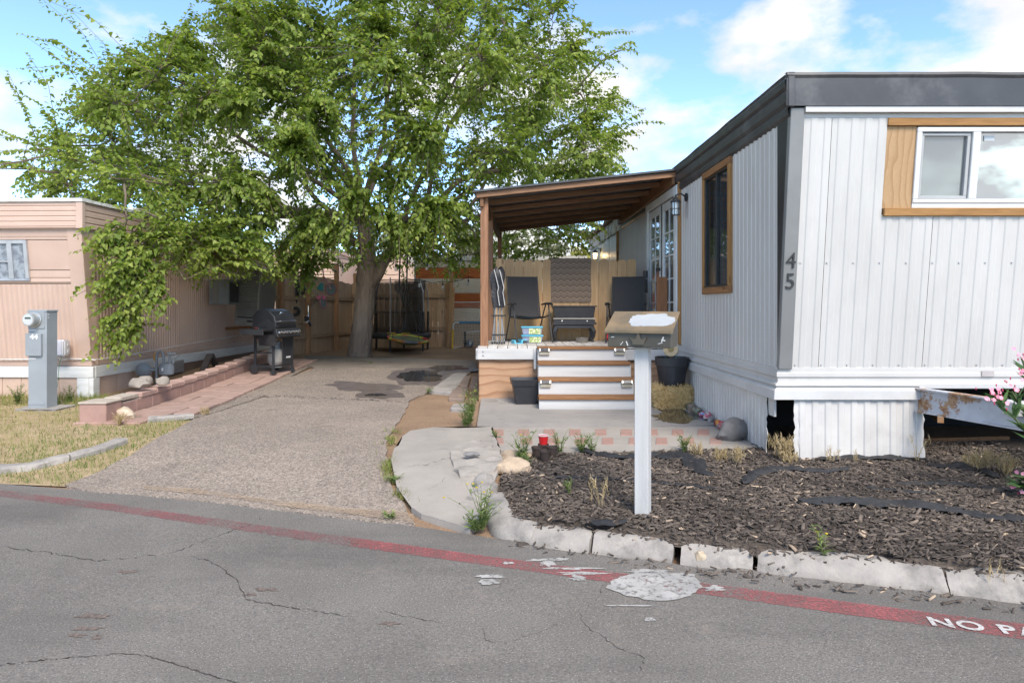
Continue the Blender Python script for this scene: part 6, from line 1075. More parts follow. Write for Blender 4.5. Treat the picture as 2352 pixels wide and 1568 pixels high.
def lights(pts, bulbs, label, Y):
    q = [P(x, y, Y) for x, y in pts]; s_ = thing('string_lights', label, 'string lights', tuple(q[0]), group='strings of clear bulbs across the yard'); o_ = Vector(q[0]); full = []
    for a, b_ in zip(q[:-1], q[1:]):
        for k in range(8): t_ = k / 8; full.append(a.lerp(b_, t_) - o_ - Vector((0, 0, .05 * math.sin(math.pi * t_))))
    full.append(q[-1] - o_); MB().tube(full, .007, 5).build('wire', BLK, s_)
    for x, y in bulbs:
        p = P(x, y, Y) - o_; bb = put('bulb', MB().lathe([(.0001, -.05), (.02, -.045), (.033, -.01), (.026, .03), (.014, .05)], 10, tuple(p)).mesh('bulb', LGL, True), s_); MB().cyl(p + Vector((0, 0, .045)), p + Vector((0, 0, .10)), .02, n=8).build('socket', BLK, bb); MB().cyl(p + Vector((0, 0, .10)), p + Vector((0, 0, .20)), .005, n=5).build('drop_wire', BLK, bb)
lights([(712, 600), (772, 606), (790, 604), (832, 594), (909, 600), (981, 598), (1058, 584), (1110, 575)], [(787, 620), (832, 612), (909, 618), (981, 616), (1058, 604)], 'upper string of clear bulbs crossing behind the trunk', 14.95)
lights([(865, 622), (915, 630), (963, 641), (1017, 646), (1076, 636), (1120, 632)], [(963, 655), (1017, 660), (1076, 652)], 'lower string of clear bulbs from trunk to porch post', 15.7)
# ------------------------------------------------------------------ backyard right: trailer, block wall, goal, ball
TRV = mat('cream_trailer_paint', (.56, .50, .40), (.50, .44, .35), 2, .45, .1, 15); TRO = mat('orange_stripe_paint', (.42, .12, .025), (.34, .09, .02), 3, .45, .1, 15)
tl = thing('travel_trailer', 'cream travel trailer with two orange stripes behind the yard', 'trailer', (-.6, 21.5, .9))
ypx = lambda y: CH + (HY - y) * 21.0 / F
for (ya, yb, m) in ((598, 615, TRV), (615, 640, TRO), (640, 674, TRV), (674, 707, TRO), (707, 738, TRV)):
    for (xa, xb) in ((-2.82, -1.70), (-1.69, .2), (.21, 2.4)): MB().corr(ypx(yb), ypx(ya), xa, xb, .062, .022, lambda a, b_, d: (b_, 21.0 - d, a), 1, ((0, 0), (.25, 1), (.6, 1), (.85, .1), (1, 0))).build('siding_panel', m, tl, w=True)
MB().box(-2.9, 2.45, 20.93, 23.4, ypx(598), ypx(588)).build('roof', mat('trailer_roof', (.5, .49, .46), (.42, .4, .37)), tl, w=True); MB().box(-2.8, 2.4, 21.03, 23.3, ypx(738), ypx(598)).build('body', TRV, tl, w=True); MB().box(-2.86, -2.81, 20.97, 21.04, ypx(738), ypx(592)).build('corner_trim', GTB, tl, w=True); MB().box(-1.72, -1.68, 20.95, 21.0, ypx(742), ypx(602)).build('seam_trim', GTB, tl, w=True)
cw = thing('concrete_block_wall', 'low tan concrete block wall under the striped trailer', 'wall', (-.3, 20.4, .25)); CBK = mat('tan_block', (.36, .30, .235), (.30, .25, .20), 6, .9, .4, 60)
for r in range(4):
    for c in range(9):
        x0 = -1.75 + c * .40 - (r % 2) * .2; z0 = .24 + r * .18; MB().box(x0, x0 + .392, 20.35, 20.5, z0, z0 + .172).build('block', CBK, cw, w=True, bev=.004)
MB().box(-1.9, 1.9, 20.36, 20.49, .2, .95).build('mortar', MOR, cw, w=True)
cl = thing('chain_link_fence', 'thin chain link fence in front of the striped trailer', 'fence', (-1.0, 20.1, .25)); mb = MB()
for k in range(60):
    x = -2.0 + k * .075
    for s_ in (-1, 1):
        x1 = x + s_ * .55; mb.bar((x, 20.1, .95), (x1, 20.1, 1.5), .004, .004)
o = mb.build('wire_mesh', GTB, cl, w=True); o['kind'] = 'stuff'
MB().cyl((-1.69, 20.1, .2), (-1.69, 20.1, 2.6), .025, n=8).build('post', GTB, cl, w=True); MB().cyl((-2, 20.1, 1.5), (2.3, 20.1, 1.5), .018, n=8).build('top_rail', GTB, cl, w=True)
gl = thing('toy_goal', 'yellow and blue pipe toy goal beside the porch', 'goal', (-1.35, 18.3, gz(-1, 18))); BLU = mat('blue_pipe', (.05, .20, .36), (.04, .17, .3)); MB().tube([(-.12, 0, .0), (-.11, 0, .35), (-.10, 0, .52)], .024, 8).build('yellow_upright', YEL, gl); MB().tube([(-.10, 0, .52), (-.09, 0, .66), (-.04, 0, .70), (.08, 0, .70)], .022, 8).build('white_elbow', PIP, gl); MB().cyl((.06, 0, .70), (1.1, 0, .70), .028, n=8).build('blue_crossbar', BLU, gl); MB().cyl((-.12, 0, .01), (.1, .6, .01), .02, n=8).build('base_bar', PIP, gl)
mb = MB()
for k in range(14): mb.bar((-.1 + k * .08, .02, .68), (-.05 + k * .08, .5, .02), .004, .004); 
for k in range(9): mb.bar((-.1, .02 + k * .055, .68 - k * .075), (1.05, .02 + k * .055, .68 - k * .075), .004, .004)
o = mb.build('net', PIP, gl); o['kind'] = 'stuff'
m, t, b, o = newmat('ball_panels'); vo = t.nodes.new('ShaderNodeTexVoronoi'); vo.inputs['Scale'].default_value = 9; t.links.new(coords(t, rnd=False), vo.inputs['Vector']); t.links.new(ramp(t, vo.outputs['Color'], [(.45, (.55, .54, .50)), (.55, (.06, .16, .30))]), b.inputs['Base Color']); 
p = G(1079, 797); bb = MB().lathe([(.105 * math.sin(math.pi * k / 12) + 1e-4, -.105 * math.cos(math.pi * k / 12)) for k in range(13)], 20).build('soccer_ball', m, smooth=True); bb.location = (p.x, p.y, p.z + .10); tag(bb, 'white and blue soccer ball by the porch corner', 'ball')
tb3 = thing('toy_crate', 'dark open wire crate beside the soccer ball', 'crate', (-.92, 18.9, gz(-.9, 18.9) + .02)); 
for x in (-.25, .25): MB().box(x - .02, x + .02, -.2, .2, 0, .42).build('side_frame', EVD, tb3)
for k in range(5): MB().bar((-.25, -.2, .05 + k * .09), (.25, -.2, .05 + k * .09), .012, .012).build('slat', EVC, tb3)
MB().bar((-.2, -.1, .4), (.22, .1, .42), .2, .03).build('lid', TAGM, tb3)
# far houses
FP = mat('far_pink_siding', (.56, .40, .31), (.5, .36, .28), 2, .6, 0); fr = thing('far_trailer', 'distant pink trailer roofline behind the side fence', 'trailer', (-7.0, 26, 0)); MB().corr(1.6, 3.35, -9.2, -6.35, .12, .03, lambda a, b_, d: (b_, 25 - d, a), 1, ((0, 0), (.2, 1), (.7, 1), (1, 0))).build('wall', FP, fr, w=True); MB().box(-9.3, -6.3, 24.9, 30, 3.35, 3.45).build('roof', FP, fr, w=True); MB().box(-9.2, -6.36, 25.03, 30, 0, 3.35).build('body', FP, fr, w=True)
SHG = mat('grey_shingles', (.33, .34, .36), (.24, .25, .27), 9, .9, .2, stretch=(.5, 1, 3)); fh = thing('far_house', 'distant pink house with grey shingled roof left of trunk', 'house', (-6.5, 32, 0)); MB().box(-8.4, -4.6, 31.2, 36, 0, 2.7).build('wall', FP, fh, w=True)
rf = put('roof', MB().hexa([(-8.6, 30.9, 2.55), (-4.5, 30.9, 2.55), (-4.5, 33.5, 3.35), (-8.6, 33.5, 3.35)], [(-8.6, 30.9, 2.6), (-4.5, 30.9, 2.6), (-4.5, 33.5, 3.4), (-8.6, 33.5, 3.4)]).mesh('roof', SHG, M=WM[fh.name].inverted()), fh)
for r in range(9): MB().bar((-8.6, 30.93 + r * .28, 2.615 + r * .0862), (-4.5, 30.93 + r * .28, 2.615 + r * .0862), .25, .02).build('shingle_course', SHG, rf, w=True)
fg = thing('far_house', 'distant pink gable just right of the tree trunk', 'house', (-4.2, 30, 0)); MB().prism([(-5.3, 0), (-3.0, 0), (-3.0, 2.5), (-3.9, 3.0), (-4.5, 3.7), (-5.3, 3.0)], lambda a, b_: (a, 28, b_), lambda a, b_: (a, 34, b_)).build('wall', FP, fg, w=True); MB().bar((-2.9, 27.9, 2.45), (-4.5, 27.9, 3.75), .15, .12).build('roof', mat('far_trim', (.45, .42, .40), (.4, .37, .35)), fg, w=True); MB().box(-2.95, -1.2, 27.5, 33, 2.55, 2.75).build('carport_roof', TRW, fg, w=True); MB().box(-2.9, -2.7, 27.7, 27.8, 0, 2.55).build('carport_post', TRW, fg, w=True)
# ------------------------------------------------------------------ the big mulberry tree
BARK = mat('ridged_bark', (.30, .23, .18), (.18, .135, .105), 5, .95, .6, 45, stretch=(1, 1, .3), bdist=.02); TWG = mat('pale_twig', (.17, .13, .095), (.12, .09, .068), 5, .9, .2, 40)
tree = thing('mulberry_tree', 'big leafy mulberry tree with ridged trunk over the driveway', 'tree', (-3.31, 15.4, gz(-3.31, 15.4)))
def limb_mesh(pts, rs, n, ridge, name, m):
    mb = MB(); V = []; pts = [Vector(p) for p in pts]; K = []; Rr = []
    for i in range(len(pts) - 1):
        st_ = max(2, int((pts[i + 1] - pts[i]).length / .04))
        for k in range(st_): K.append(pts[i].lerp(pts[i + 1], k / st_)); Rr.append(rs[i] + (rs[i + 1] - rs[i]) * k / st_)
    K.append(pts[-1]); Rr.append(rs[-1])
    for i, p in enumerate(K):
        d = (K[min(i + 2, len(K) - 1)] - K[max(i - 2, 0)]).normalized(); u = Vector((1, 0, 0)) - d * d.x; u.normalize(); v = d.cross(u)
        for k in range(n):
            a = 2 * math.pi * k / n; e = Vector((math.cos(a) * 2.2, math.sin(a) * 2.2, p.z * .55))
            q = abs(mn.noise(e * 3.2)) * 1.6 + abs(mn.noise(e * 7 + Vector((3, 0, 0)))) * .7; r = Rr[i] * (1 + ridge * (q - .55) + .10 * mn.noise(e * .7)); V.append(p + (u * math.cos(a) + v * math.sin(a)) * r)
    mb.add(V, [(i * n + k, i * n + (k + 1) % n, (i + 1) * n + (k + 1) % n, (i + 1) * n + k) for i in range(len(K) - 1) for k in range(n)]); me = mb.mesh(name, m, False, M=WM[tree.name].inverted()); me.polygons.foreach_set('use_smooth', [True] * len(me.polygons)); return put(name, me, tree)
limb_mesh([(-3.33, 15.4, .1), (-3.32, 15.4, .28), (-3.28, 15.4, .7), (-3.22, 15.4, 1.4), (-3.17, 15.4, 1.95), (-3.16, 15.4, 2.5), (-3.2, 15.4, 3.0), (-3.3, 15.5, 3.6)], [.32, .265, .225, .20, .21, .195, .16, .11], 72, .22, 'trunk', BARK)
limb_mesh([(-3.12, 15.4, 1.75), (-2.95, 15.36, 2.05), (-2.72, 15.3, 2.45), (-2.4, 15.25, 2.85), (-1.6, 15.2, 3.5)], [.10, .135, .125, .11, .08], 40, .2, 'limb', BARK)
NODES = [];   # (pos, radius)
def curve(a, b_, n, up, wig, seed):
    a = np.array(a, float); b_ = np.array(b_, float); L_ = np.linalg.norm(b_ - a); out = []
    for i in range(n + 1):
        t_ = i / n; p = a + (b_ - a) * t_; p[2] += up * L_ * math.sin(math.pi * t_) ; q = Vector((t_ * 3, seed * 1.37, 0)); p += wig * L_ * math.sin(math.pi * min(1, t_ * 1.2) if t_ < .83 else math.pi * .5) * np.array([mn.noise(q), mn.noise(q + Vector((9, 0, 0))), mn.noise(q + Vector((0, 9, 0)))]); out.append(p)
    return out
trng = np.random.default_rng(21); tops = [(-3.2, 15.4, 2.7), (-3.25, 15.45, 3.2), (-2.5, 15.25, 2.8), (-3.3, 15.5, 3.5)]
LIMBS = [((-9.3, 13.6, 4.5), 0), ((-8.4, 15.8, 6.4), 1), ((-7.3, 12.4, 3.5), 0), ((-6.0, 10.7, 3.3), 0), ((-5.8, 14.2, 7.8), 3), ((-3.6, 11.9, 4.2), 1), ((-2.0, 11.8, 5.2), 2), ((-3.6, 15.5, 9.0), 3), ((-1.4, 14, 8.2), 3), ((.6, 15, 7.4), 2), ((2.3, 15.6, 5.7), 2), ((1.6, 17.0, 3.4), 2), ((-1.3, 12.4, 3.3), 2), ((-5.5, 18.5, 6), 3), ((-2.5, 19.2, 6.4), 3), ((.5, 18.3, 5), 2), ((-7, 17.5, 4.8), 1), ((-8.9, 12.4, 4.0), 0), ((-5.2, 12.6, 2.9), 0), ((-6.6, 13.2, 5.8), 1), ((-4.6, 12.0, 5.9), 3), ((-.6, 13.2, 6.6), 2), ((-9.0, 11.4, 3.9), 0), ((2.6, 16.5, 7.0), 2)]
SEG = []
for i, (e, s_) in enumerate(LIMBS):
    c = curve(tops[s_], e, 14, .07, .12, i); rs = [.062 * (1 - k / 14) ** .8 + .010 for k in range(15)]; SEG.append((c, rs))
    for k in range(3, 15): NODES.append((c[k], rs[k]))
CEN = np.array([-3.6, 15.2, 4.5]); AX = np.array([6.2, 4.7, 4.7])
def allowed(p):
    x, y, z = p
    if x < -5.9 and y > 10.0 and z < 3.2: return False
    if x > -.6 and y < 15.0 and z < 3.55: return False
    if x > 2.3 and z < 3.7: return False
    zmin = 2.25 + (.25 if x > -1.2 else 0) - (.35 if (x < -3.6 and y < 13.5) else 0)
    if -3.9 < x < -2.2 and 14 < y < 16.2: zmin = 2.6
    if y > 16.2 and x > -1.5: zmin = 2.1
    return z > zmin
def sample(rmin, rmax):
    while True:
        d = trng.normal(0, 1, 3); d /= np.linalg.norm(d); r = trng.uniform(rmin ** 3, rmax ** 3) ** (1 / 3); lump = (1 - (.36 * d[2] if d[0] < 0 and d[2] > 0 else 0)) * (1 + .16 * mn.noise(Vector(d * 2.2) + Vector((4, 1, 7)))); p = CEN + AX * d * r * lump
        if allowed(p): return p
for i in range(330):
    p = sample(.45, 1.0); A_ = np.array([q[0] for q in NODES]); dd = np.linalg.norm(A_ - p, axis=1) + .35 * np.linalg.norm(A_ - np.array([-3.2, 15.4, 3.2]), axis=1) * .3; j = int(np.argmin(dd)); a, ra = NODES[j]
    if np.linalg.norm(a - p) < .35: continue
    c = curve(a, p, 8, .05, .12, 100 + i); r0 = min(ra * .7, .032); rs = [r0 * (1 - k / 8) + .006 for k in range(9)]; SEG.append((c, rs))
    for k in range(2, 9): NODES.append((c[k], rs[k]))
# the low branch hanging by the pink home
for i, (a, b_) in enumerate([((-6.0, 10.7, 3.3), (-5.7, 10.25, 2.4)), ((-5.7, 10.35, 2.6), (-5.55, 10.2, 1.65)), ((-5.6, 10.3, 2.1), (-5.5, 10.2, 1.1)), ((-5.6, 10.35, 2.4), (-5.05, 10.3, 1.5)), ((-5.6, 10.6, 2.6), (-5.0, 10.6, 1.75)), ((-5.7, 10.6, 2.9), (-4.9, 11.2, 2.3))]):
    c = curve(a, b_, 8, .03, .1, 700 + i); SEG.append((c, [.016 * (1 - k / 8) + .005 for k in range(9)]))
    for k in range(1, 9): NODES.append((c[k], .01))
A_ = np.array([q[0] for q in NODES]); TW = []
def twig(p, dmax=1.9, ln=None):
    dd = np.linalg.norm(A_ - p, axis=1); j = int(np.argmin(dd)); a = A_[j]
    if dd[j] > dmax: return
    v = p - a; L_ = np.linalg.norm(v)
    if L_ < .3: v = (p - CEN) / AX; v = v / np.linalg.norm(v) * trng.uniform(.35, .7) + trng.normal(0, .12, 3); p = a + v; L_ = np.linalg.norm(v)
    c = curve(a, p, 6, .10, .14, len(TW) + 1000); c[-1][2] -= .05 * L_; TW.append(c)
for i in range(8200):
    p_ = sample(.55, 1.03)
    if p_[1] > 16.6 and (i % 2 or p_[2] < 4 and i % 4): continue
    twig(p_)
for i in range(130):   # long sprigs that break the outline
    d = trng.normal(0, 1, 3); d[2] = abs(d[2]) * .9; d /= np.linalg.norm(d); p = CEN + AX * d * trng.uniform(1.03, 1.17)
    if allowed(p): twig(p, 2.2)
for i in range(520): twig(np.array([trng.uniform(-5.6, -.9), trng.uniform(11.4, 13.6), trng.uniform(3.2, 7.0)]), 1.6)
for b_ in [(-11.0, 14.2, 4.4), (-10.6, 13.8, 4.9), (-9.9, 13.5, 5.9), (-9.7, 14.5, 7.0), (3.0, 15.8, 6.0), (3.1, 16.2, 7.4), (-10.4, 13.0, 4.1), (-9.8, 12.2, 3.7), (-10.9, 13.2, 4.1)]: 
    j = int(np.argmin(np.linalg.norm(A_ - np.array(b_), axis=1))); TW.append(curve(A_[j], b_, 12, .06, .06, len(TW)))
hang = [((-5.74 + .22 * abs(math.sin(k * 1.7)) + .6 * ((k % 5) / 5) * (z < 1.9), 10.1 + .35 * ((k * 7) % 10) / 10, z)) for k, z in enumerate(np.linspace(2.9, 1.05, 46))]
for p in hang: twig(np.array(p), 1.2)
for i in range(190): q_ = trng.random(); twig(np.array([-5.74 + trng.uniform(0, .3 + .65 * q_), trng.uniform(10.1, 10.5), 1.05 + 1.7 * q_]), 1.3)
for i in range(330): twig(np.array([trng.uniform(-5.75, -3.6), trng.uniform(10.6, 13.4), trng.uniform(1.85, 3.3)]), 1.5)
for i in range(160): twig(np.array([trng.uniform(-3.8, -.9), trng.uniform(11.4, 13.6), trng.uniform(2.1, 3.4)]), 1.5)
bmv = MB()
for c, rs in SEG: bmv.tube(c, rs, 6, False)
me = bmv.mesh('branches', TWG, True, M=WM[tree.name].inverted()); o = put('branches', me, tree); o['kind'] = 'stuff'
bmv = MB()
for c in TW: bmv.tube(c[::2] if len(c) > 8 else [c[0], c[3], c[-1]], [.007, .005, .003] if len(c) <= 8 else .006, 3, False)
o = put('twigs', bmv.mesh('twigs', TWG, False, M=WM[tree.name].inverted()), tree); o['kind'] = 'stuff'
# leaves: small folded heart shapes set alternately along each twig
LV = np.array([(0, 0, 0), (0, .42, -.05), (0, 1, -.22), (-.30, .10, .06), (-.36, .38, .08), (-.19, .72, -.02), (.30, .10, .06), (.36, .38, .08), (.19, .72, -.02)]); LF = np.array([(0, 1, 3), (3, 1, 4), (4, 1, 5), (5, 1, 2), (0, 6, 1), (6, 7, 1), (7, 8, 1), (8, 2, 1)])
lp, ly, lz, lsz = [], [], [], []
for c in TW:
    c = np.array(c); L_ = np.sum(np.linalg.norm(np.diff(c, axis=0), axis=1)); n = int(np.clip(L_ * 23, 8, 34)); ts_ = np.linspace(.16, 1.02, n)
    idx = ts_ * (len(c) - 1)
    for k in range(n):
        i0 = min(int(idx[k]), len(c) - 2); f = idx[k] - i0; p = c[i0] + (c[i0 + 1] - c[i0]) * f; d = c[i0 + 1] - c[i0]; d /= np.linalg.norm(d) + 1e-9; sd_ = np.cross(d, [0, 0, 1]); sd_ /= np.linalg.norm(sd_) + 1e-6
        yv = d * .55 + sd_ * (1 if k % 2 else -1) * .8 + trng.normal(0, .3, 3) + np.array([0, 0, -.45]); lp.append(p + sd_ * (1 if k % 2 else -1) * .02); ly.append(yv); lz.append(np.array([0, 0, 1]) + trng.normal(0, .38, 3)); lsz.append(trng.uniform(.068, .122) * (1 - .35 * max(0, ts_[k] - .75) / .25))
lp = np.array(lp); ly = np.array(ly); lz = np.array(lz); lsz = np.array(lsz); bad = (lp[:, 0] > 2.25) & (lp[:, 2] < 3.6); bad |= (lp[:, 0] < -6.0) & (lp[:, 1] > 10.0) & (lp[:, 2] < 3.05); bad |= (lp[:, 0] > -.5) & (lp[:, 1] > 9.6) & (lp[:, 1] < 14.8) & (lp[:, 2] < 3.5) & (lp[:, 2] > .6); lp, ly, lz, lsz = lp[~bad], ly[~bad], lz[~bad], lsz[~bad]
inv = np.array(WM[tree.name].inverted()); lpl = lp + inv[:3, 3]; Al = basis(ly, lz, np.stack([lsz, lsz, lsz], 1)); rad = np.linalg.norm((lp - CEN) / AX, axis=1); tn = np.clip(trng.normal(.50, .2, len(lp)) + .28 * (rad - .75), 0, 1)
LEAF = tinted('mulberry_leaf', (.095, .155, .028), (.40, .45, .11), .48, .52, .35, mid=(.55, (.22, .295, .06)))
dist = np.linalg.norm(lp - np.array([0, 0, 1.4]), axis=1) / lsz; near = np.argsort(dist)[:300]; msk = np.ones(len(lp), bool); msk[near] = False
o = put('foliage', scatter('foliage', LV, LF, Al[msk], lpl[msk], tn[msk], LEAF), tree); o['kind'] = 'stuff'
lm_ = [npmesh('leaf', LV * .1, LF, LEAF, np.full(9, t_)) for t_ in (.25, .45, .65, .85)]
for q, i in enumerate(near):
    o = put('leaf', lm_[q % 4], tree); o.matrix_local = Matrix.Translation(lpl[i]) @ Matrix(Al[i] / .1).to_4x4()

# ------------------------------------------------------------------ far trees
FLF = tinted('olive_far_leaf', (.07, .085, .045), (.26, .27, .17), .8, .2); 
def far_tree(x, y, h, r, label, n, seed, m=FLF, sz=.3, zc=.62, sparse=0):
    rg = np.random.default_rng(seed); t_ = thing('background_tree', label, 'tree', (x, y, 0), group='trees far behind the yard'); MB().tube([(0, 0, 0), (.1, 0, h * .4), (0, .1, h * .75)], [.25, .18, .06], 8).build('trunk', BARK, t_)
    d = rg.normal(0, 1, (n, 3)); d /= np.linalg.norm(d, axis=1, keepdims=True); rr = rg.uniform(.3, 1, n) ** .5; lum = np.array([1 + .3 * mn.noise(Vector(q * 2.5) + Vector((seed, 0, 0))) for q in d]); pos = d * (rr * lum)[:, None] * np.array([r, r, h * .42]) + np.array([0, 0, h * zc])
    keep = np.array([mn.noise(Vector(q * 1.1)) > -.25 + sparse for q in pos]); pos = pos[keep]; k = len(pos); o = put('crown', scatter('crown', LV, LF, basis(rg.normal(0, 1, (k, 3)), rg.normal(0, 1, (k, 3)), np.full((k, 3), sz) * rg.uniform(.5, 1.2, (k, 1))), pos, rg.random(k), m), t_); o['kind'] = 'stuff'
far_tree(-9.5, 40, 7.0, 3.6, 'distant grey green tree seen left of the trunk', 5000, 1); far_tree(-4.6, 42, 7.4, 3.4, 'distant grey green tree seen right of the trunk', 5000, 2); far_tree(5.2, 40, 7.6, 2.6, 'distant sparse tree above the rear of the white home', 2600, 3, sparse=.15)
far_tree(4.0, 30, 4.2, 1.8, 'distant yellow green tree beside the lit lantern', 2200, 4, tinted('yellow_far_leaf', (.12, .13, .03), (.34, .33, .08), .8, .2), .22); far_tree(.5, 44, 6.5, 3.5, 'distant grey green tree behind the striped trailer', 3500, 6)
# ------------------------------------------------------------------ weeds, dry grass, oleander
WLF = tinted('weed_leaf', (.07, .13, .03), (.28, .33, .12), .8, .25); DRY = tinted('dry_foxtail', (.34, .25, .12), (.56, .44, .27), .85, .2); YFL = mat('yellow_weed_flower', (.62, .47, .02), (.55, .4, .02)); NLV = np.array([(-.5, 0, 0), (.5, 0, 0), (.8, .45, .06), (-.8, .45, .06), (0, 1, -.12)]); NLF = np.array([(0, 1, 2), (0, 2, 3), (3, 2, 4)])
def weed(p, h, n, label, seed, leafy=1.0, flowers=0, spread=.35, m=WLF, group='weeds growing along walk and bed', cat='weed', heads=False, name='weed'):
    rg = np.random.default_rng(seed); t_ = thing(name, label, cat, tuple(p), group=group); mb = MB(); ps, ys, ls = [], [], []; tips = []
    for i in range(n):
        a = rg.uniform(0, 6.28); l = h * rg.uniform(.55, 1.05); sp2 = spread * rg.uniform(.2, 1) * h; pts = [(math.cos(a) * sp2 * t_q ** 1.5 + .01 * math.cos(a), math.sin(a) * sp2 * t_q ** 1.5 + .01 * math.sin(a), l * (t_q - .10 * t_q ** 3)) for t_q in (0, .35, .7, 1)]; mb.tube(pts, [.0028, .0024, .0018, .001], 3, False); tips.append(pts[-1])
        for k in range(int(leafy * l * 42)):
            q = rg.uniform(.05, .95); j = min(int(q * 3), 2); f = q * 3 - j; P0 = np.array(pts[j]) * (1 - f) + np.array(pts[j + 1]) * f; b2 = rg.uniform(0, 6.28); ps.append(P0); ys.append((math.cos(b2), math.sin(b2), .5)); ls.append(rg.uniform(.03, .075) * (1.15 - .6 * q))
    st_ = put('stems', mb.mesh('stems', m), t_); a_ = st_.data.attributes.new('tint', 'FLOAT', 'POINT'); a_.data.foreach_set('value', np.full(len(st_.data.vertices), .6, np.float32))
    if ps: ps = np.array(ps); ys = np.array(ys); ls = np.array(ls); o = put('leaves', scatter('leaves', NLV, NLF, basis(ys, np.tile([0, 0, 1.], (len(ps), 1)) + rg.normal(0, .3, (len(ps), 3)), np.stack([ls * .13, ls, ls], 1)), ps, rg.random(len(ps)), m), t_); o['kind'] = 'stuff'
    if heads:
        k = len(tips) * 10; ps = np.repeat(np.array(tips), 10, 0) - np.stack([np.zeros(k), np.zeros(k), np.tile(np.linspace(0, .07, 10), len(tips))], 1); ys = np.stack([rg.normal(0, .5, k), rg.normal(0, .5, k), np.ones(k)], 1); ls = rg.uniform(.025, .05, k); o = put('seed_heads', scatter('seed_heads', NLV, NLF, basis(ys, rg.normal(0, 1, (k, 3)), np.stack([ls * .07, ls, ls], 1)), ps, rg.random(k), DRY), t_); o['kind'] = 'stuff'
    for i in range(flowers): tp = tips[i % len(tips)]; MB().lathe([(.0001, 0), (.008, .003), (.009, .008), (.0001, .010)], 6, (tp[0] + rg.uniform(-.03, .03), tp[1] + rg.uniform(-.03, .03), tp[2] - rg.uniform(0, .06))).build('flower', YFL, t_)
    return t_
def gpt(x, y, dz=.02): p = G(x, y); return (p.x, p.y, p.z + dz)
for i, (x, y, h, n, lb, kw) in enumerate([(1108, 1222, .36, 16, 'tall yellow flowered weed growing over the curved kerb stone', dict(leafy=1.1, flowers=7, spread=.7)), (1092, 1226, .14, 12, 'short bushy green weed at the walk and road edge', dict(leafy=2.4, spread=.8)), (1080, 978, .50, 26, 'tall dense weed beside the porch plywood corner', dict(leafy=1.3, flowers=4, spread=.35)), (1070, 984, .30, 18, 'weed clump left of the tall porch corner weed', dict(leafy=1.3, spread=.5)),
        (1200, 1062, .30, 18, 'bushy weed left of the nursery pots', dict(leafy=1.2, flowers=3, spread=.6)), (1205, 1078, .16, 12, 'small weed beside the limestone block', dict(leafy=1.4, spread=.6)), (1285, 1046, .26, 12, 'weed right behind the red cup', dict(leafy=1.0, spread=.5)), (1335, 1044, .22, 16, 'weed on the walk edge behind crumpled fabric', dict(leafy=1.3, spread=.7)), (1362, 1044, .20, 12, 'thin weed right of the walk edge weed', dict(leafy=1.0, spread=.7)), (1140, 1012, .10, 8, 'tiny weed in the crack beside the first inlaid brick', dict(leafy=1.4, spread=.6)),
        (1572, 1042, .20, 14, 'weed just right of the mailbox post on walk edge', dict(leafy=1.2, spread=.6)), (1896, 1275, .20, 5, 'small yellow flowered weed behind the longest kerb stone', dict(leafy=1.5, flowers=3, spread=.4)), (1308, 1140, .13, 6, 'small green weed alone in the left mulch', dict(leafy=1.2, spread=.5)), (905, 1112, .09, 14, 'low grass weed at driveway edge beside the walk', dict(leafy=1.5, spread=1.0)), (900, 1196, .05, 12, 'flat green weed where driveway meets the road', dict(leafy=2, spread=1.5)), (985, 905, .10, 10, 'small weed beside the long grey flag stone', dict(leafy=1.6, spread=.7)), (160, 925, .28, 14, 'green weed clump right of the meter pedestal', dict(leafy=1.3, spread=.5)), (40, 930, .30, 20, 'green weed clump left of the meter pedestal', dict(leafy=1.3, spread=.6)), (850, 838, .08, 6, 'tiny weed at the foot of the tree', dict(leafy=1.5, spread=.8))]): weed(gpt(x, y), h, n, lb, 50 + i, **kw)
for i, (x, y, h, n, lb) in enumerate([(1795, 1062, .24, 46, 'dry foxtail grass tuft in front of the skirting hole'), (1815, 1068, .12, 20, 'low dry grass right of the foxtail tuft'), (1655, 1064, .12, 26, 'dry grass tuft left of the torn skirting'), (1690, 1070, .16, 22, 'dry foxtail clump before the grey boulder'), (1600, 1050, .13, 18, 'dry grass right of the mailbox post weed'), (1910, 1068, .14, 6, 'thin foxtail stalks before the front skirting panel'), (1960, 1066, .10, 4, 'short foxtail stalks middle of the front skirting'), (2105, 1066, .26, 4, 'tall foxtail stalk at the skirting panel right end'), (2255, 1090, .20, 36, 'dry foxtail tuft below the rusty tongue'), (2310, 1096, .18, 34, 'dry foxtail tuft at the right edge of view'), (2225, 1080, .14, 16, 'small dry tuft left of the foxtail below the tongue'), (1380, 1170, .22, 8, 'dry foxtail stalks in mulch left of the mailbox post'), (2285, 1320, .12, 4, 'dry grass stalks behind the rightmost kerb stone'), (275, 978, .14, 26, 'dry grass tuft at the red wall end'), (470, 955, .10, 20, 'dry grass tuft below the last red paver')]): weed(gpt(x, y, .015), h, n, lb, 150 + i, leafy=.25, m=DRY, heads=True, spread=.45, name='dry_grass', cat='grass', group='dry foxtail tufts')
OLF = tinted('oleander_leaf', (.035, .085, .025), (.15, .24, .09), .5, .15); PF = mat('oleander_pink', (.72, .22, .33), (.78, .40, .46), 20, .6, .1); PBD = mat('oleander_bud', (.50, .05, .12), (.42, .04, .1))
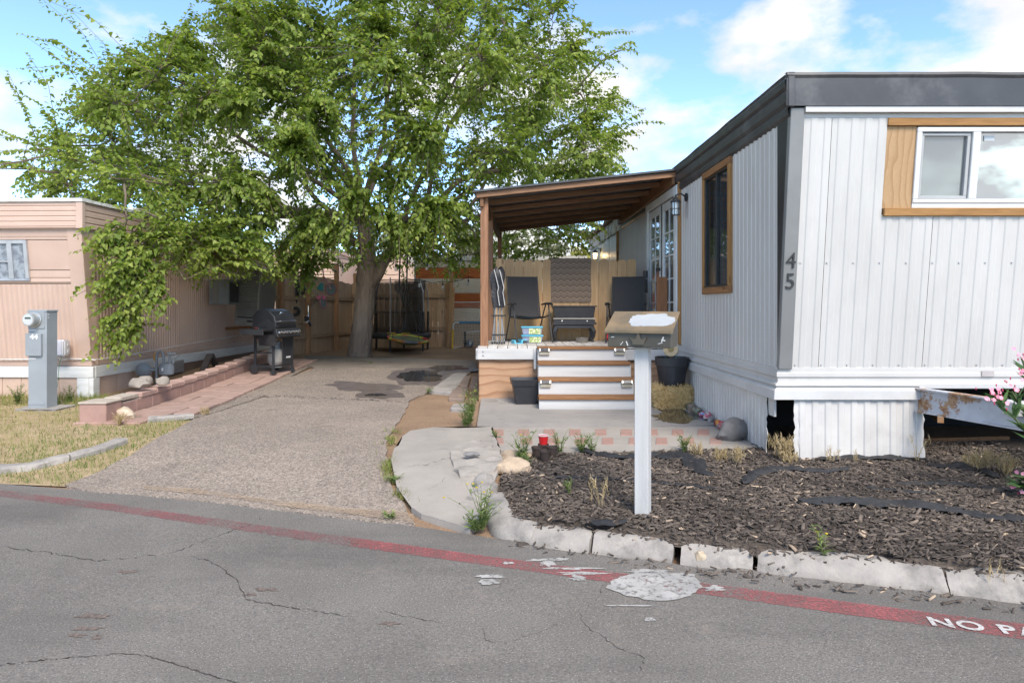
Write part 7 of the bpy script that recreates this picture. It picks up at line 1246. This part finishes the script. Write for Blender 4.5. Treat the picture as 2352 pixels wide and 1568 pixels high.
def oleander(base, tips_, label, seed):
    rg = np.random.default_rng(seed); t_ = thing('oleander', label, 'shrub', base, group='oleander shrubs at the right edge'); B = np.array(base); ps, ys, ls = [], [], []
    for (x, y, z, fl) in tips_:
        e = np.array((x, y, z)) - B; c = curve((0, 0, 0), e, 8, .05, .05, seed); MB().tube(c, .006, 5, False).build('stem', mat('oleander_stem', (.10, .13, .05), (.08, .1, .04)) if 'oleander_stem' not in bpy.data.materials else bpy.data.materials['oleander_stem'], t_)
        for k in range(46): q = rg.uniform(.35, 1); j = min(int(q * 8), 7); ps.append(c[j]); b2 = rg.uniform(0, 6.28); dd = e / np.linalg.norm(e); ys.append(dd * .9 + np.array([math.cos(b2), math.sin(b2), .3]) * .7); ls.append(rg.uniform(.09, .16))
        for k in range(fl):
            fp = c[-1] + rg.normal(0, .035, 3); fm = MB()
            for q in range(5): a = q * 1.2566; Mq = Matrix.Translation(fp) @ Vector((rg.uniform(-.6, .2), -1, rg.uniform(.1, .8))).to_track_quat('Z', 'Y').to_matrix().to_4x4() @ Matrix.Rotation(a, 4, 'Z'); fm.add([(0, 0, 0), (.006, .007, .002), (.008, .013, .003), (0, .016, .001), (-.006, .012, .003), (-.004, .006, .002)], [(0, 1, 2, 3, 4, 5)], Mq)
            fm.build('flower', PF, t_)
        for k in range(fl): fp = c[-1] + rg.normal(0, .05, 3); MB().lathe([(.0001, -.012), (.006, 0), (.0001, .014)], 6, tuple(fp)).build('bud', PBD, t_)
    ps = np.array(ps); ys = np.array(ys); ls = np.array(ls); o = put('foliage', scatter('foliage', NLV, NLF, basis(ys, rg.normal(0, .5, (len(ps), 3)) + np.array([0, 0, 1]), np.stack([ls * .13, ls, ls], 1)), ps, rg.random(len(ps)), OLF), t_); o['kind'] = 'stuff'
oleander((3.95, 4.75, .0), [tuple(P(2285, 905, 4.75)) + (9,), tuple(P(2325, 895, 4.75)) + (4,), tuple(P(2348, 820, 4.75)) + (4,), tuple(P(2360, 850, 4.75)) + (5,), tuple(P(2400, 820, 4.75)) + (6,), tuple(P(2430, 770, 4.8)) + (6,)], 'pink flowering oleander over the rusty tongue at right edge', 5)
oleander(tuple(G(2420, 1150)), [tuple(P(2335, 1118, 4.9)) + (3,), tuple(P(2360, 1105, 4.9)) + (3,), tuple(P(2400, 1090, 4.9)) + (4,)], 'low oleander sprig with pink flowers on the mulch', 8)
